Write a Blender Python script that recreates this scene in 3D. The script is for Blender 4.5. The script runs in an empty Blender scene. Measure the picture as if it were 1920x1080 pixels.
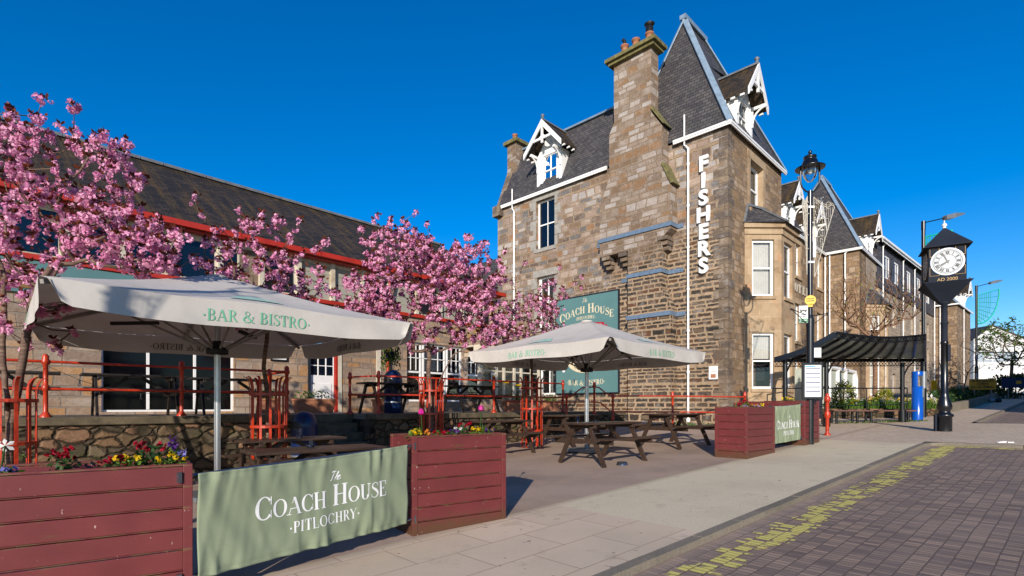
import bpy, bmesh, math, random
from mathutils import Matrix, Vector, noise
R=math.radians; PI=math.pi
V=Vector
sc=bpy.context.scene
col=sc.collection
# ------------------------------------------------------------------ camera, sky, sun, exposure
cam_d=bpy.data.cameras.new('camera'); cam=bpy.data.objects.new('camera',cam_d); col.objects.link(cam)
EYE=1.56
cam.location=(0,0,EYE); cam.rotation_euler=(R(90),0,0)
cam_d.sensor_width=36; cam_d.lens=18.75; cam_d.shift_y=0.1156; cam_d.clip_start=0.05; cam_d.clip_end=3000
sc.camera=cam
SUNV=V((-.165,-1.0,.345)).normalized()
w=bpy.data.worlds.new('World'); sc.world=w; w.use_nodes=True
nt=w.node_tree; nt.nodes.clear()
sky=nt.nodes.new('ShaderNodeTexSky'); sky.sky_type='NISHITA'; sky.sun_disc=False
sky.sun_elevation=math.asin(SUNV.z); sky.sun_rotation=math.atan2(SUNV.x,SUNV.y)%(2*PI)
sky.altitude=300; sky.air_density=1.0; sky.dust_density=0.2; sky.ozone_density=4.0
hs=nt.nodes.new('ShaderNodeHueSaturation'); hs.inputs['Saturation'].default_value=1.38; hs.inputs['Hue'].default_value=.507
bg=nt.nodes.new('ShaderNodeBackground'); bg.inputs[1].default_value=0.117
wo=nt.nodes.new('ShaderNodeOutputWorld')
nt.links.new(sky.outputs[0],hs.inputs['Color']); nt.links.new(hs.outputs[0],bg.inputs[0]); nt.links.new(bg.outputs[0],wo.inputs[0])
sl=bpy.data.lights.new('sun','SUN'); sl.energy=4.2; sl.angle=R(.5); sl.color=(1.0,.91,.79)
so=bpy.data.objects.new('sun',sl); col.objects.link(so); so.location=(-10,-40,30)
so.rotation_euler=(-SUNV).to_track_quat('-Z','Y').to_euler()
sc.view_settings.view_transform='Standard'; sc.view_settings.look='None'; sc.view_settings.gamma=1; sc.view_settings.exposure=0.5
sc.render.engine='CYCLES'; sc.cycles.max_bounces=8; sc.cycles.transparent_max_bounces=16

# ------------------------------------------------------------------ frames
D=V((.734,.679,0)).normalized(); Q=V((-D.y,D.x,0)); TH=math.atan2(D.y,D.x)
def sm(x): x=max(0,min(1,x)); return x*x*(3-2*x)
def G(s,q):
    g=.04*s if s<75 else 3.0+.02*(s-75) if s<200 else 5.5
    if s<-30: g=-1.2
    return g+.3*sm((q-6.5)/4)*sm((s-11)/6)
def S(s,q,z=None,dz=0): 
    p=D*s+Q*q; return V((p.x,p.y,(G(s,q) if z is None else z)+dz))
def sq(x,y): p=V((x,y,0)); return p.dot(D),p.dot(Q)
def GW(x,y): return G(*sq(x,y))

# ------------------------------------------------------------------ objects
def tag(o,label=None,cat=None,group=None,kind=None):
    if label: o['label']=label
    if cat: o['category']=cat
    if group: o['group']=group
    if kind: o['kind']=kind
    return o
def thing(name,label,cat,loc=(0,0,0),rz=0,group=None):
    o=bpy.data.objects.new(name,None); o.empty_display_size=.2; col.objects.link(o)
    o.location=loc; o.rotation_euler=(0,0,rz); return tag(o,label,cat,group)
def copy_tree(o,loc=None,rz=None,label=None,group=None,parent=None):
    c=o.copy(); col.objects.link(c)
    if parent: c.parent=parent
    if loc is not None: c.location=loc
    if rz is not None: c.rotation_euler=(0,0,rz)
    if label: c['label']=label
    if group: c['group']=group
    for ch in list(o.children): copy_tree(ch,parent=c)
    return c
class MB:
    def __init__(s): s.v=[];s.f=[];s.m=[];s.sm=[];s.M=None;s.c=[]
    def add(s,vs,fs,m=0,smooth=False,c=0):
        n=len(s.v)
        if s.M is not None: vs=[s.M@V(p) for p in vs]
        s.v+= [tuple(p) for p in vs]
        for f in fs: s.f.append([n+i for i in f]); s.m.append(m); s.sm.append(smooth); s.c.append(c)
    def quad(s,a,b,c,d,m=0,cc=0): s.add([a,b,c,d],[(0,1,2,3)],m,False,cc)
    def poly(s,pts,m=0): s.add(pts,[tuple(range(len(pts)))],m)
    def box(s,x0,x1,y0,y1,z0,z1,m=0):
        s.hexa([(x0,y0,z0),(x1,y0,z0),(x1,y1,z0),(x0,y1,z0),(x0,y0,z1),(x1,y0,z1),(x1,y1,z1),(x0,y1,z1)],m)
    def hexa(s,p,m=0):
        s.add(p,[(3,2,1,0),(4,5,6,7),(0,1,5,4),(1,2,6,5),(2,3,7,6),(3,0,4,7)],m)
    def boxP(s,P,a0,a1,z0,z1,d0,d1,m=0):
        s.hexa([P(a0,z0,d0),P(a1,z0,d0),P(a1,z0,d1),P(a0,z0,d1),P(a0,z1,d0),P(a1,z1,d0),P(a1,z1,d1),P(a0,z1,d1)],m)
    def prismP(s,P,poly,d0,d1,m=0):
        n=len(poly)
        vs=[P(a,z,d0) for a,z in poly]+[P(a,z,d1) for a,z in poly]
        fs=[tuple(range(n)),tuple(range(2*n-1,n-1,-1))]+[(i,n+i,n+(i+1)%n,(i+1)%n) for i in range(n)]
        s.add(vs,fs,m)
    def bar(s,p,q,w,h,m=0,up=V((0,0,1))):
        p=V(p);q=V(q);d=(q-p).normalized()
        x=d.cross(up)
        if x.length<1e-3: x=d.cross(V((0,1,0)))
        x.normalize(); y=x.cross(d)
        x=x*w/2;y=y*h/2
        s.hexa([p-x-y,p+x-y,q+x-y,q-x-y,p-x+y,p+x+y,q+x+y,q-x+y],m)
    def tube(s,pts,r,n=8,m=0,cap=True,smooth=True):
        pts=[V(p) for p in pts]; k=len(pts)
        if not hasattr(r,'__len__'): r=[r]*k
        vs=[];fs=[];ref=None
        for i,p in enumerate(pts):
            d=(pts[min(i+1,k-1)]-pts[max(i-1,0)])
            if d.length<1e-9: d=V((0,0,1))
            d.normalize()
            if ref is None: ref=d.orthogonal().normalized()
            x=(ref-d*ref.dot(d))
            if x.length<1e-6: x=d.orthogonal()
            x.normalize(); ref=x; y=d.cross(x)
            for j in range(n):
                a=2*PI*j/n; vs.append(p+(x*math.cos(a)+y*math.sin(a))*r[i])
        for i in range(k-1):
            for j in range(n): fs.append((i*n+j,i*n+(j+1)%n,(i+1)*n+(j+1)%n,(i+1)*n+j))
        s.add(vs,fs,m,smooth)
        if cap:
            s.add(vs[:n],[tuple(range(n-1,-1,-1))],m); s.add(vs[-n:],[tuple(range(n))],m)
    def lathe(s,prof,c=(0,0,0),n=16,m=0,smooth=True):
        c=V(c);vs=[];fs=[]
        for r,z in prof:
            for j in range(n):
                a=2*PI*j/n; vs.append(c+V((r*math.cos(a),r*math.sin(a),z)))
        for i in range(len(prof)-1):
            for j in range(n): fs.append((i*n+j,i*n+(j+1)%n,(i+1)*n+(j+1)%n,(i+1)*n+j))
        s.add(vs,fs,m,smooth)
        s.add(vs[:n],[tuple(range(n-1,-1,-1))],m); s.add(vs[-n:],[tuple(range(n))],m)
    def ball(s,c,r,n=10,m=0,sx=1,sy=1,sz=1):
        k=max(4,n//2); prof=[(r*math.sin(PI*(i+.01)/(k+.02)),-r*math.cos(PI*(i+.01)/(k+.02))*sz) for i in range(k+1)]
        s.lathe(prof,c,n,m)
    def build(s,name,mats,parent=None,bevel=0,tagargs=None):
        me=bpy.data.meshes.new(name); me.from_pydata(s.v,[],s.f)
        if not isinstance(mats,(list,tuple)): mats=[mats]
        for m in mats: me.materials.append(m)
        me.polygons.foreach_set('material_index',s.m); me.polygons.foreach_set('use_smooth',s.sm)
        me.update()
        uv=me.uv_layers.new(name='UVMap'); vs=me.vertices
        for p in me.polygons:
            n=p.normal
            if abs(n.z)>.985: t=V((1,0,0)); b=V((0,1,0))
            else:
                t=V((0,0,1)).cross(n); t.normalize(); b=n.cross(t)
            for li in p.loop_indices:
                co=vs[me.loops[li].vertex_index].co; uv.data[li].uv=(co.dot(t),co.dot(b))
        if any(s.c):
            at=me.attributes.new('rnd','FLOAT','FACE')
            at.data.foreach_set('value',[float(x) for x in s.c])
        o=bpy.data.objects.new(name,me); col.objects.link(o)
        if parent is not None: o.parent=parent
        if bevel:
            b=o.modifiers.new('bevel','BEVEL'); b.width=bevel; b.segments=2; b.limit_method='ANGLE'
        return o
def struct(mb,name,mats): 
    o=mb.build(name,mats); o['kind']='structure'; return o

# ------------------------------------------------------------------ materials
class NT:
    def __init__(s,name):
        s.m=bpy.data.materials.new(name); s.m.use_nodes=True; s.t=s.m.node_tree; s.t.nodes.clear()
        s.out=s.t.nodes.new('ShaderNodeOutputMaterial')
    def n(s,typ,ins=None,**kw):
        x=s.t.nodes.new('ShaderNode'+typ)
        for k,v in kw.items(): setattr(x,k,v)
        if ins:
            for k,v in ins.items(): s.set(x,k,v)
        return x
    def set(s,x,k,v):
        if isinstance(v,bpy.types.NodeSocket): s.t.links.new(v,x.inputs[k])
        elif isinstance(v,bpy.types.Node): s.t.links.new(v.outputs[0],x.inputs[k])
        else:
            if isinstance(v,tuple) and len(v)==3 and x.inputs[k].type=='RGBA': v=v+(1,)
            x.inputs[k].default_value=v
    def math(s,op,a,b=0,clamp=False): 
        x=s.n('Math',{0:a,1:b},operation=op); x.use_clamp=clamp; return x.outputs[0]
    def mix(s,f,a,b,mode='MIX'):
        x=s.n('Mix',data_type='RGBA',blend_type=mode); s.set(x,0,f); s.set(x,6,a); s.set(x,7,b); return x.outputs[2]
    def noise(s,vec,scale,detail=4,rough=.55,out=0):
        x=s.n('TexNoise',{'Scale':scale,'Detail':detail,'Roughness':rough}); 
        if vec is not None: s.set(x,'Vector',vec)
        return x.outputs[out]
    def ramp(s,f,stops,interp='LINEAR'):
        x=s.n('ValToRGB'); s.set(x,0,f); r=x.color_ramp; r.interpolation=interp
        while len(r.elements)<len(stops): r.elements.new(.5)
        for e,(p,c) in zip(r.elements,stops):
            e.position=p; e.color=(c if len(c)==4 else tuple(c)+(1,)) if hasattr(c,'__len__') else (c,c,c,1)
        return x.outputs[0]
    def mapr(s,v,a,b,c,d): x=s.n('MapRange',{0:v,1:a,2:b,3:c,4:d}); return x.outputs[0]
    def bsdf(s,color,rough=.7,metal=0,normal=None,spec=.5,**kw):
        x=s.n('BsdfPrincipled',{'Base Color':color,'Roughness':rough,'Metallic':metal,'Specular IOR Level':spec})
        if normal is not None: s.set(x,'Normal',normal)
        for k,v in kw.items(): s.set(x,k,v)
        return x.outputs[0]
    def bump(s,h,strength=.5,dist=.02): return s.n('Bump',{'Height':h,'Strength':strength,'Distance':dist}).outputs[0]
    def fin(s,sh): s.t.links.new(sh,s.out.inputs[0]); return s.m
    def obj(s): return s.n('TexCoord').outputs['Object']
    def uv(s): return s.n('TexCoord').outputs['UV']
    def comb(s,x,y,z=0): return s.n('CombineXYZ',{0:x,1:y,2:z}).outputs[0]
    def sep(s,v): x=s.n('SeparateXYZ',{0:v}); return x.outputs
def C(r,g,b,k=.74): return tuple(k*(x/255/12.92 if x/255<=.04045 else ((x/255+.055)/1.055)**2.4) for x in (r,g,b))
def CG(r,g,b): return C(r,g,b,1.75)
def mat(name,c,rough=.6,metal=0,var=.12,scale=6,bump=0,c2=None,spec=.5,dirt=None,dscale=3,**kw):
    t=NT(name); o=t.obj(); n=t.noise(o,scale,5)
    c2=c2 or tuple(x*(1-var*2) for x in c)
    f=t.mapr(n,.3,.7,0,1)
    cc=t.mix(f,c2,tuple(min(1,x*(1+var)) for x in c))
    if dirt: cc=t.mix(t.mapr(t.noise(o,dscale,6,.65),.52,.72,0,.8),cc,dirt)
    nb=t.bump(t.noise(o,scale*6,4),.35,bump) if bump else None
    return t.fin(t.bsdf(cc,rough,metal,nb,spec,**kw))
def stone(name,bands,rough=.88,tilt=0):
    """bands: list of (w,h,mortar,palette,mortarcolor); two bands are blended at a height"""
    t=NT(name); uv=t.uv(); x,y,_=t.sep(uv)
    def one(bw,bh,ms,pal,mc,seed):
        yy=t.math('ADD',y,t.math('MULTIPLY',t.noise(t.comb(seed,y,0),1.1/bh*.35,1),bh*2.2))
        xx=t.math('ADD',x,t.math('MULTIPLY',t.noise(t.comb(seed,t.math('MULTIPLY',y,.5),x),.35/bw,1),bw*1.6))
        d=t.noise(t.comb(x,y,seed),1.3/bh,3,.6,1); dx,dy,_=t.sep(d)
        xx=t.math('ADD',xx,t.math('MULTIPLY',dx,ms*1.5)); yy=t.math('ADD',yy,t.math('MULTIPLY',dy,ms*1.7))
        b=t.n('TexBrick',{'Vector':t.comb(xx,yy,0),'Color1':(0,0,0,1),'Color2':(1,1,1,1),'Mortar':(0,0,0,1),'Scale':1,'Mortar Size':ms*1.7,'Mortar Smooth':1.0,'Bias':0,'Brick Width':bw,'Row Height':bh})
        b.offset=.43; b.squash=.75; b.squash_frequency=3
        n=len(pal); cr=t.ramp(b.outputs[0],[((i+.0)/n,p) for i,p in enumerate(pal)],'CONSTANT')
        mot=t.noise(t.comb(x,y,0),9,6,.7)
        cr=t.mix(t.mapr(mot,.3,.7,0,.55),cr,t.mix(1,cr,(.55,.5,.46),'MULTIPLY'))
        cr=t.mix(t.mapr(t.noise(t.comb(x,y,9),3.5,3),.5,.8,0,.5),cr,t.mix(.5,cr,(.75,.7,.66)))
        mm=t.mix(t.mapr(t.noise(t.comb(x,y,3),5,5),.35,.7,0,1),mc,tuple(k*.72 for k in mc))
        f=t.mapr(t.math('ADD',b.outputs['Fac'],t.math('MULTIPLY',t.math('SUBTRACT',t.noise(t.comb(x,y,seed+2),1.6/bh,4,.65),.5),1.5)),.38,.62,0,1)
        h=t.math('ADD',t.math('MULTIPLY',t.math('SUBTRACT',1,f),1),t.math('MULTIPLY',mot,.8))
        return t.mix(f,cr,mm),h
    c,h=one(*bands[0],0)
    if len(bands)>1:
        c2,h2=one(*bands[1],5.5)
        zt=bands[2] if len(bands)>2 else 8.2
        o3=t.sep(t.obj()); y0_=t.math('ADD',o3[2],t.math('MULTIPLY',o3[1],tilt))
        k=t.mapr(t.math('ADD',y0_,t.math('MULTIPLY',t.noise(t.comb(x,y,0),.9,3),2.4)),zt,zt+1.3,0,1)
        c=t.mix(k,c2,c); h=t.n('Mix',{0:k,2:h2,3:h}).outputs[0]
    big=t.noise(t.comb(x,y,2),.35,4,.6)
    c=t.mix(t.mapr(big,.42,.68,0,.38),c,t.mix(1,c,(.5,.45,.42),'MULTIPLY'))
    return t.fin(t.bsdf(c,rough,0,t.bump(h,.75,.03),.25))
UP=[C(142,122,106),C(172,150,134),C(150,143,138),C(134,128,124),C(184,160,142),C(178,136,100),C(190,182,176),C(126,108,94),C(196,174,156),C(156,130,106),C(204,194,184)]
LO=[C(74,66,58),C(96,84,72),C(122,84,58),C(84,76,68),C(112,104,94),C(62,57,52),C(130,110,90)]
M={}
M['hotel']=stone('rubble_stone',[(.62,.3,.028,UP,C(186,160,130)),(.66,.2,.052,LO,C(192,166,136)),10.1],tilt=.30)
M['breast']=stone('chimney_stone',[(.62,.26,.022,[C(150,130,114),C(190,176,164),C(146,122,98),C(176,156,138),C(164,130,98),C(196,186,178),C(156,136,116),C(168,150,134)],C(164,142,118)),(.6,.2,.048,LO,C(192,166,136)),10.1],tilt=.30)
M['front']=stone('front_stone',[(.6,.28,.025,[C(154,128,100),C(180,152,120),C(160,136,110),C(188,160,130),C(142,120,98),C(172,142,108)],C(162,136,106))])
M['quoin']=stone('quoin_stone',[(.75,.36,.02,[C(128,112,96),C(150,132,112),C(120,108,98),C(160,140,118)],C(150,130,108))])
M['terrace_wall_old']=stone('terrace_rubble',[(.42,.26,.03,[C(120,98,74),C(150,120,88),C(104,88,68),C(134,104,84),C(96,84,64)],C(82,72,56))])
def rubble():
    t=NT('random_rubble'); uv=t.uv(); x,y,_=t.sep(uv)
    d=t.noise(uv,3,3,.6,1); dx,dy,_=t.sep(d)
    v=t.comb(t.math('ADD',t.math('MULTIPLY',x,3.2),t.math('MULTIPLY',dx,.7)),t.math('ADD',t.math('MULTIPLY',y,5.6),t.math('MULTIPLY',dy,.7)),0)
    a=t.n('TexVoronoi',{'Vector':v,'Scale':1,'Randomness':.85}); e=t.n('TexVoronoi',{'Vector':v,'Scale':1,'Randomness':.85},feature='DISTANCE_TO_EDGE')
    k=t.sep(a.outputs['Color'])[0]; pal=[C(116,96,74),C(138,110,84),C(98,86,70),C(150,116,92),C(90,80,64),C(128,112,92)]
    c=t.ramp(k,[(i/6,p) for i,p in enumerate(pal)],'CONSTANT'); mot=t.noise(uv,11,6,.7)
    c=t.mix(t.mapr(mot,.35,.7,0,.6),c,t.mix(1,c,(.5,.48,.42),'MULTIPLY'))
    j=t.mapr(e.outputs['Distance'],.02,.09,1,0); c=t.mix(j,c,C(58,50,38))
    c=t.mix(t.mapr(t.noise(uv,2.2,5,.65),.56,.7,0,.6),c,C(70,78,34))
    h=t.math('ADD',t.mapr(e.outputs['Distance'],0,.16,0,1),t.math('MULTIPLY',mot,.4))
    return t.fin(t.bsdf(c,.92,0,t.bump(h,.9,.05),.2))
M['terrace_wall']=rubble()
M['lhouse']=stone('squared_stone',[(.55,.26,.02,[C(182,156,132),C(200,168,138),C(170,148,130),C(206,160,112),C(190,170,150)],C(168,154,138))])
M['far']=stone('harled_stone',[(.7,.3,.012,[C(190,172,150),C(182,164,142),C(198,180,158)],C(178,160,140))])
def ashlar():
    t=NT('ashlar_sandstone'); uv=t.uv(); x,y,_=t.sep(uv)
    b=t.n('TexBrick',{'Vector':t.comb(x,t.math('ADD',y,.1),0),'Color1':C(194,170,138)+(1,),'Color2':C(178,152,122)+(1,),'Mortar':C(206,186,156)+(1,),'Scale':1,'Mortar Size':.008,'Brick Width':.95,'Row Height':.62})
    o=t.obj(); c=t.mix(t.mapr(t.noise(o,1.6,5,.65),.45,.7,0,.75),b.outputs[0],C(150,120,88))
    c=t.mix(t.mapr(t.noise(o,.9,4,.7),.56,.7,0,.7),c,C(84,70,56))
    c=t.mix(t.mapr(t.noise(o,1.3,2),.6,.75,0,.6),c,C(205,146,100))
    return t.fin(t.bsdf(c,.85,0,t.bump(t.noise(o,30,4),.2,.01),.25))
M['ashlar']=ashlar()
def slate(name,cs,bw=.3,bh=.2,moss=None,ms=.008):
    t=NT(name); uv=t.uv(); x,y,_=t.sep(uv)
    d=t.noise(uv,7,2,.5,1); dx,dy,_=t.sep(d)
    b=t.n('TexBrick',{'Vector':t.comb(t.math('ADD',x,t.math('MULTIPLY',dx,.02)),t.math('ADD',y,t.math('MULTIPLY',dy,.012)),0),'Color1':(0,0,0,1),'Color2':(1,1,1,1),'Mortar':(0,0,0,1),'Scale':1,'Mortar Size':ms,'Mortar Smooth':.2,'Brick Width':bw,'Row Height':bh})
    c=t.ramp(b.outputs[0],[(i/len(cs),k) for i,k in enumerate(cs)],'CONSTANT')
    c=t.mix(t.mapr(t.noise(uv,1.2,6,.7),.4,.7,0,.6),c,tuple(k*.62 for k in cs[0]))
    c=t.mix(t.mapr(t.noise(uv,25,3),.6,.75,0,.35),c,(.3,.29,.28))
    if moss:
        st=t.noise(t.comb(t.math('MULTIPLY',x,2.0),t.math('MULTIPLY',y,.22),0),1.5,6,.7)
        k=t.mapr(st,.47,.68,0,.85); g=t.noise(t.comb(x,y,4),30,3,.7)
        c=t.mix(t.math('MULTIPLY',k,t.mapr(g,.4,.6,.15,1)),c,moss)
    f=b.outputs['Fac']; c=t.mix(t.math('MULTIPLY',f,.85),c,(.012,.012,.013))
    # each slate tilts slightly: height falls along the row
    saw=t.math('FRACT',t.math('DIVIDE',y,bh))
    h=t.math('ADD',t.math('MULTIPLY',t.math('SUBTRACT',1,saw),.6),t.math('ADD',t.math('MULTIPLY',b.outputs[0],.35),t.math('MULTIPLY',f,-.5)))
    return t.fin(t.bsdf(c,.62,0,t.bump(h,.6,.015),.22))
M['slate']=slate('blue_grey_slate',[C(86,82,84),C(98,94,94),C(78,75,78),C(90,87,86),C(104,99,98)],.26,.155,ms=.012)
M['slate_old']=slate('mossy_old_slate',[C(60,52,44),C(72,62,51),C(52,46,40),C(80,68,56)],.25,.13,C(134,104,44))
M['slate_hang']=slate('hung_slate',[C(84,84,92),C(70,66,68),C(98,96,104),C(86,74,70)],.3,.2)
M['lead']=mat('lead_flashing',C(150,172,190),.45,.2,.12,4)
M['leadgrey']=mat('grey_lead',C(128,132,136),.55,.1,.15,4)
M['white']=mat('white_paint',(.80,.79,.77),.4,0,.03,3)
M['cream']=mat('cream_paint',C(228,218,196),.45,0,.06,3,dirt=C(170,140,104),dscale=1.5)
M['blueiron']=mat('blue_grey_painted_iron',C(118,140,164),.5,.1,.1,6)
M['shadewood']=mat('shade_coloured_timber',C(34,28,25),.5,0,.2,8)  # near-black version of the table timber, with the terrace shade put into its colour
M['cast']=mat('cast_black_paint',C(22,24,30),.28,0,.2,5,spec=.6)
M['clockgrey']=mat('dark_slate_blue_paint',C(44,50,62),.75,0,.1,2,spec=.12)
M['dial']=mat('dial_white',(.52,.54,.56),.6,0,.02)
M['gold']=mat('gold_paint',C(190,150,84),.5,.1,.1,8)
M['red']=mat('red_rail_paint',C(204,60,26),.38,0,.18,9,dirt=C(120,38,24),dscale=6)
M['redtrim']=mat('red_fascia_paint',C(196,50,30),.45,0,.12,3)
M['teal']=mat('teal_board',C(98,140,140),.5,0,.04,1)
M['mossy']=mat('mossy_sandstone',C(128,120,74),.95,0,.25,5,.01)
M['lintel']=mat('pale_granite_dressing',C(176,170,160),.85,0,.12,5,.005)
M['terracotta']=mat('terracotta',C(186,124,90),.8,0,.15,5)
M['bluebin']=mat('navy_plastic',C(22,46,92),.3,0,.1,3)
M['bluefount']=mat('bright_blue_enamel',C(16,92,200),.22,0,.05,3)
M['alu']=mat('brushed_aluminium',C(205,208,212),.3,.85,.05,3)
M['steel']=mat('steel',C(150,155,165),.25,.9,.1,5)
M['grey']=mat('lamp_grey_metal',C(150,155,160),.4,.5,.05,3)
M['soil']=mat('soil',C(60,44,32),.95,0,.4,14,.02)
M['black']=mat('matt_black',C(18,18,20),.6)
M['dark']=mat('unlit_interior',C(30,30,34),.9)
M['curtain']=mat('white_curtain',C(236,234,226),.9,0,.05,2)
M['redbud']=mat('bronze',C(96,60,36),.5)
def planks(name,c1,c2,w=.12,rough=.6,axis=1,dirt=None):
    t=NT(name); o=t.obj(); x,y,z=t.sep(o)
    g=t.noise(t.comb(t.math('MULTIPLY',x,1.5),t.math('MULTIPLY',y,22),t.math('MULTIPLY',z,22)),1.2,5,.6)
    c=t.mix(t.mapr(g,.3,.7,0,1),c1,c2)
    c=t.mix(t.mapr(t.noise(o,4,4),.5,.75,0,.5),c,tuple(k*.6 for k in c1))
    return t.fin(t.bsdf(c,rough,0,t.bump(g,.4,.006),.5))
M['darkwood']=planks('dark_brown_stained_timber',C(54,40,33),C(82,63,50),rough=.4)
M['benchwood']=planks('red_brown_timber',C(96,62,52),C(120,84,70),rough=.6)
def planter():
    t=NT('maroon_painted_boards'); o=t.obj(); uv=t.uv()
    n=t.noise(o,3,5); c=t.mix(t.mapr(n,.3,.7,0,1),C(112,46,48),C(128,56,56))
    x,y,z=t.sep(o)
    wn=t.n('TexWhiteNoise',{'Vector':t.comb(t.math('FLOOR',t.math('MULTIPLY',z,6.363)),0,0)}).outputs[0]
    c=t.mix(t.mapr(wn,0,1,0,.45),c,C(100,44,44))
    fr_=t.math('FRACT',t.math('MULTIPLY',z,6.363)); wr=t.math('ADD',t.mapr(fr_,.0,.1,0,.0),t.mapr(fr_,.80,.93,0,.22)); wr=t.math('ADD',wr,t.math('SUBTRACT',t.noise(t.comb(t.math('MULTIPLY',x,4),t.math('MULTIPLY',y,4),t.math('MULTIPLY',z,20)),1.5,5,.7),.5))
    c=t.mix(t.mapr(wr,.17,.27,0,.75),c,C(120,98,66))
    mud=t.mapr(t.math('ADD',z,t.math('MULTIPLY',t.noise(o,7,5),-.22)),-.06,.12,.7,0)
    c=t.mix(mud,c,C(92,72,46))
    moss=t.mapr(t.noise(t.comb(x,y,t.math('MULTIPLY',z,5)),2.6,6,.7),.63,.72,0,.8)
    c=t.mix(moss,c,C(96,84,40))
    sp=t.mapr(t.noise(t.comb(x,y,t.math('MULTIPLY',z,.55)),30,2,.45),.715,.75,0,.9); c=t.mix(sp,c,C(200,176,160))
    gr=t.noise(t.comb(t.math('MULTIPLY',x,3),t.math('MULTIPLY',y,3),t.math('MULTIPLY',z,60)),1.5,3)
    return t.fin(t.bsdf(c,.42,0,t.bump(gr,.15,.004),.45))
M['maroon']=planter()
def canvas(name,c,dirt,tr=.25):
    t=NT(name); o=t.obj()
    wv=t.noise(o,180,2); cc=t.mix(t.mapr(t.noise(o,.9,5,.6),.45,.75,0,.55),c,dirt)
    cc=t.mix(t.mapr(t.noise(o,5,5),.5,.8,0,.3),cc,tuple(k*.8 for k in c))
    p=t.bsdf(cc,.85,0,t.bump(t.math('ADD',t.math('MULTIPLY',t.noise(o,2.2,3),6),wv),.25,.012),.2)
    tl=t.n('BsdfTranslucent',{'Color':cc}).outputs[0]
    return t.fin(t.n('MixShader',{0:tr,1:p,2:tl}).outputs[0])
M['canvas']=canvas('off_white_canvas',C(218,211,202),C(182,173,162),.05)
M['banner']=canvas('sage_green_canvas',C(160,172,142),C(148,160,130),.08)
M['mint']=mat('mint_print',C(120,200,160),.8)
M['mintpale']=mat('faded_mint_print',C(176,216,200),.8)
M['darkprint']=mat('seen_through_print',C(96,84,76),.9)
M['whiteprint']=mat('white_print',(.82,.82,.8),.7,0,.02)
M['signcream']=mat('cream_sign_paint',C(236,222,186),.6,0,.02)
M['signred']=mat('crimson_sign_paint',C(186,22,52),.5,0,.02)
def glass(name,tint=(.02,.04,.08),k=.6):
    t=NT(name)
    fr=t.n('Fresnel',{'IOR':1.5}).outputs[0]
    g=t.n('BsdfGlossy',{'Color':(.9,.95,1,1),'Roughness':.02}).outputs[0]
    tr=t.n('BsdfTransparent',{'Color':(k,k,k,1)}).outputs[0]
    return t.fin(t.n('MixShader',{0:t.math('ADD',fr,.02),1:tr,2:g}).outputs[0])
M['glass']=glass('window_glass',k=.8)
M['navy']=mat('dark_blue_glass',C(14,24,40),.08,0,.2,.8,spec=.55)
M['darkpane']=mat('near_black_glass',C(14,14,18),.1,0,.2,.8,spec=.25)
M['lampglass']=glass('lamp_glass',k=.9)
_t=NT('clouded_grey_polycarbonate'); _c=_t.mix(_t.mapr(_t.noise(_t.obj(),2.5,5),.35,.65,0,1),(.34,.37,.31),(.52,.55,.47)); M['poly']=_t.fin(_t.n('MixShader',{0:.55,1:_t.bsdf(_c,.4),2:_t.n('BsdfTranslucent',{'Color':_c}).outputs[0]}).outputs[0])
# ground materials
def tarmac(name,c,c2,patch=None):
    t=NT(name); o=t.obj()
    n=t.noise(o,60,4,.7); b=t.noise(o,.8,6,.6)
    cc=t.mix(t.mapr(n,.35,.65,0,1),c,c2)
    cc=t.mix(t.mapr(b,.42,.66,0,.55),cc,tuple(k*.66 for k in c))
    if patch: cc=t.mix(t.mapr(t.noise(o,1.7,3),.6,.68,0,.5),cc,patch)
    cc=t.mix(t.mapr(t.noise(o,11,2,.4),.74,.78,0,.6),cc,tuple(k*.4 for k in c))
    return t.fin(t.bsdf(cc,.9,0,t.bump(n,.5,.008),.3))
M['yard']=tarmac('yard_tarmac',CG(118,102,90),CG(136,118,104),CG(134,110,94))
def paving():
    t=NT('pavement_surface'); uv=t.uv(); o=t.obj(); x,y,_=t.sep(uv)
    n=t.noise(o,70,4,.7)
    asp=t.mix(t.mapr(n,.35,.65,0,1),CG(146,135,114),CG(168,156,132))
    b=t.n('TexBrick',{'Vector':uv,'Color1':CG(156,140,120)+(1,),'Color2':CG(164,148,128)+(1,),'Mortar':CG(128,110,90)+(1,),'Scale':1,'Mortar Size':.008,'Brick Width':.9,'Row Height':.6})
    slab=t.mix(t.mapr(n,.3,.7,0,.35),b.outputs[0],CG(136,118,104))
    k=t.mapr(t.math('ADD',x,t.math('MULTIPLY',y,.0)),5.35,5.4,0,1)
    c=t.mix(k,slab,asp)
    b2=t.n('TexBrick',{'Vector':uv,'Color1':CG(154,136,120)+(1,),'Color2':CG(138,120,106)+(1,),'Mortar':CG(116,100,86)+(1,),'Scale':1,'Mortar Size':.005,'Brick Width':.2,'Row Height':.1})
    c=t.mix(t.mapr(x,16.0,16.4,0,.75),c,b2.outputs[0])
    big=t.noise(o,.5,5,.6); c=t.mix(t.mapr(big,.45,.68,0,.4),c,tuple(q*.72 for q in CG(146,132,116)))
    c=t.mix(t.mapr(t.noise(o,9,2,.4),.73,.76,0,.6),c,C(70,62,56)); st_=t.noise(o,2.3,6,.7); c=t.mix(t.mapr(st_,.58,.66,0,.28),c,CG(104,92,78)); c=t.mix(t.mapr(t.math('ABSOLUTE',t.math('SUBTRACT',y,5.0)),.0,.16,.55,0),c,CG(108,94,76))
    return t.fin(t.bsdf(c,.9,0,t.bump(t.math('SUBTRACT',n,t.math('MULTIPLY',b.outputs['Fac'],t.math('SUBTRACT',1,k))),.45,.008),.3))
M['pave']=paving()
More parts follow.
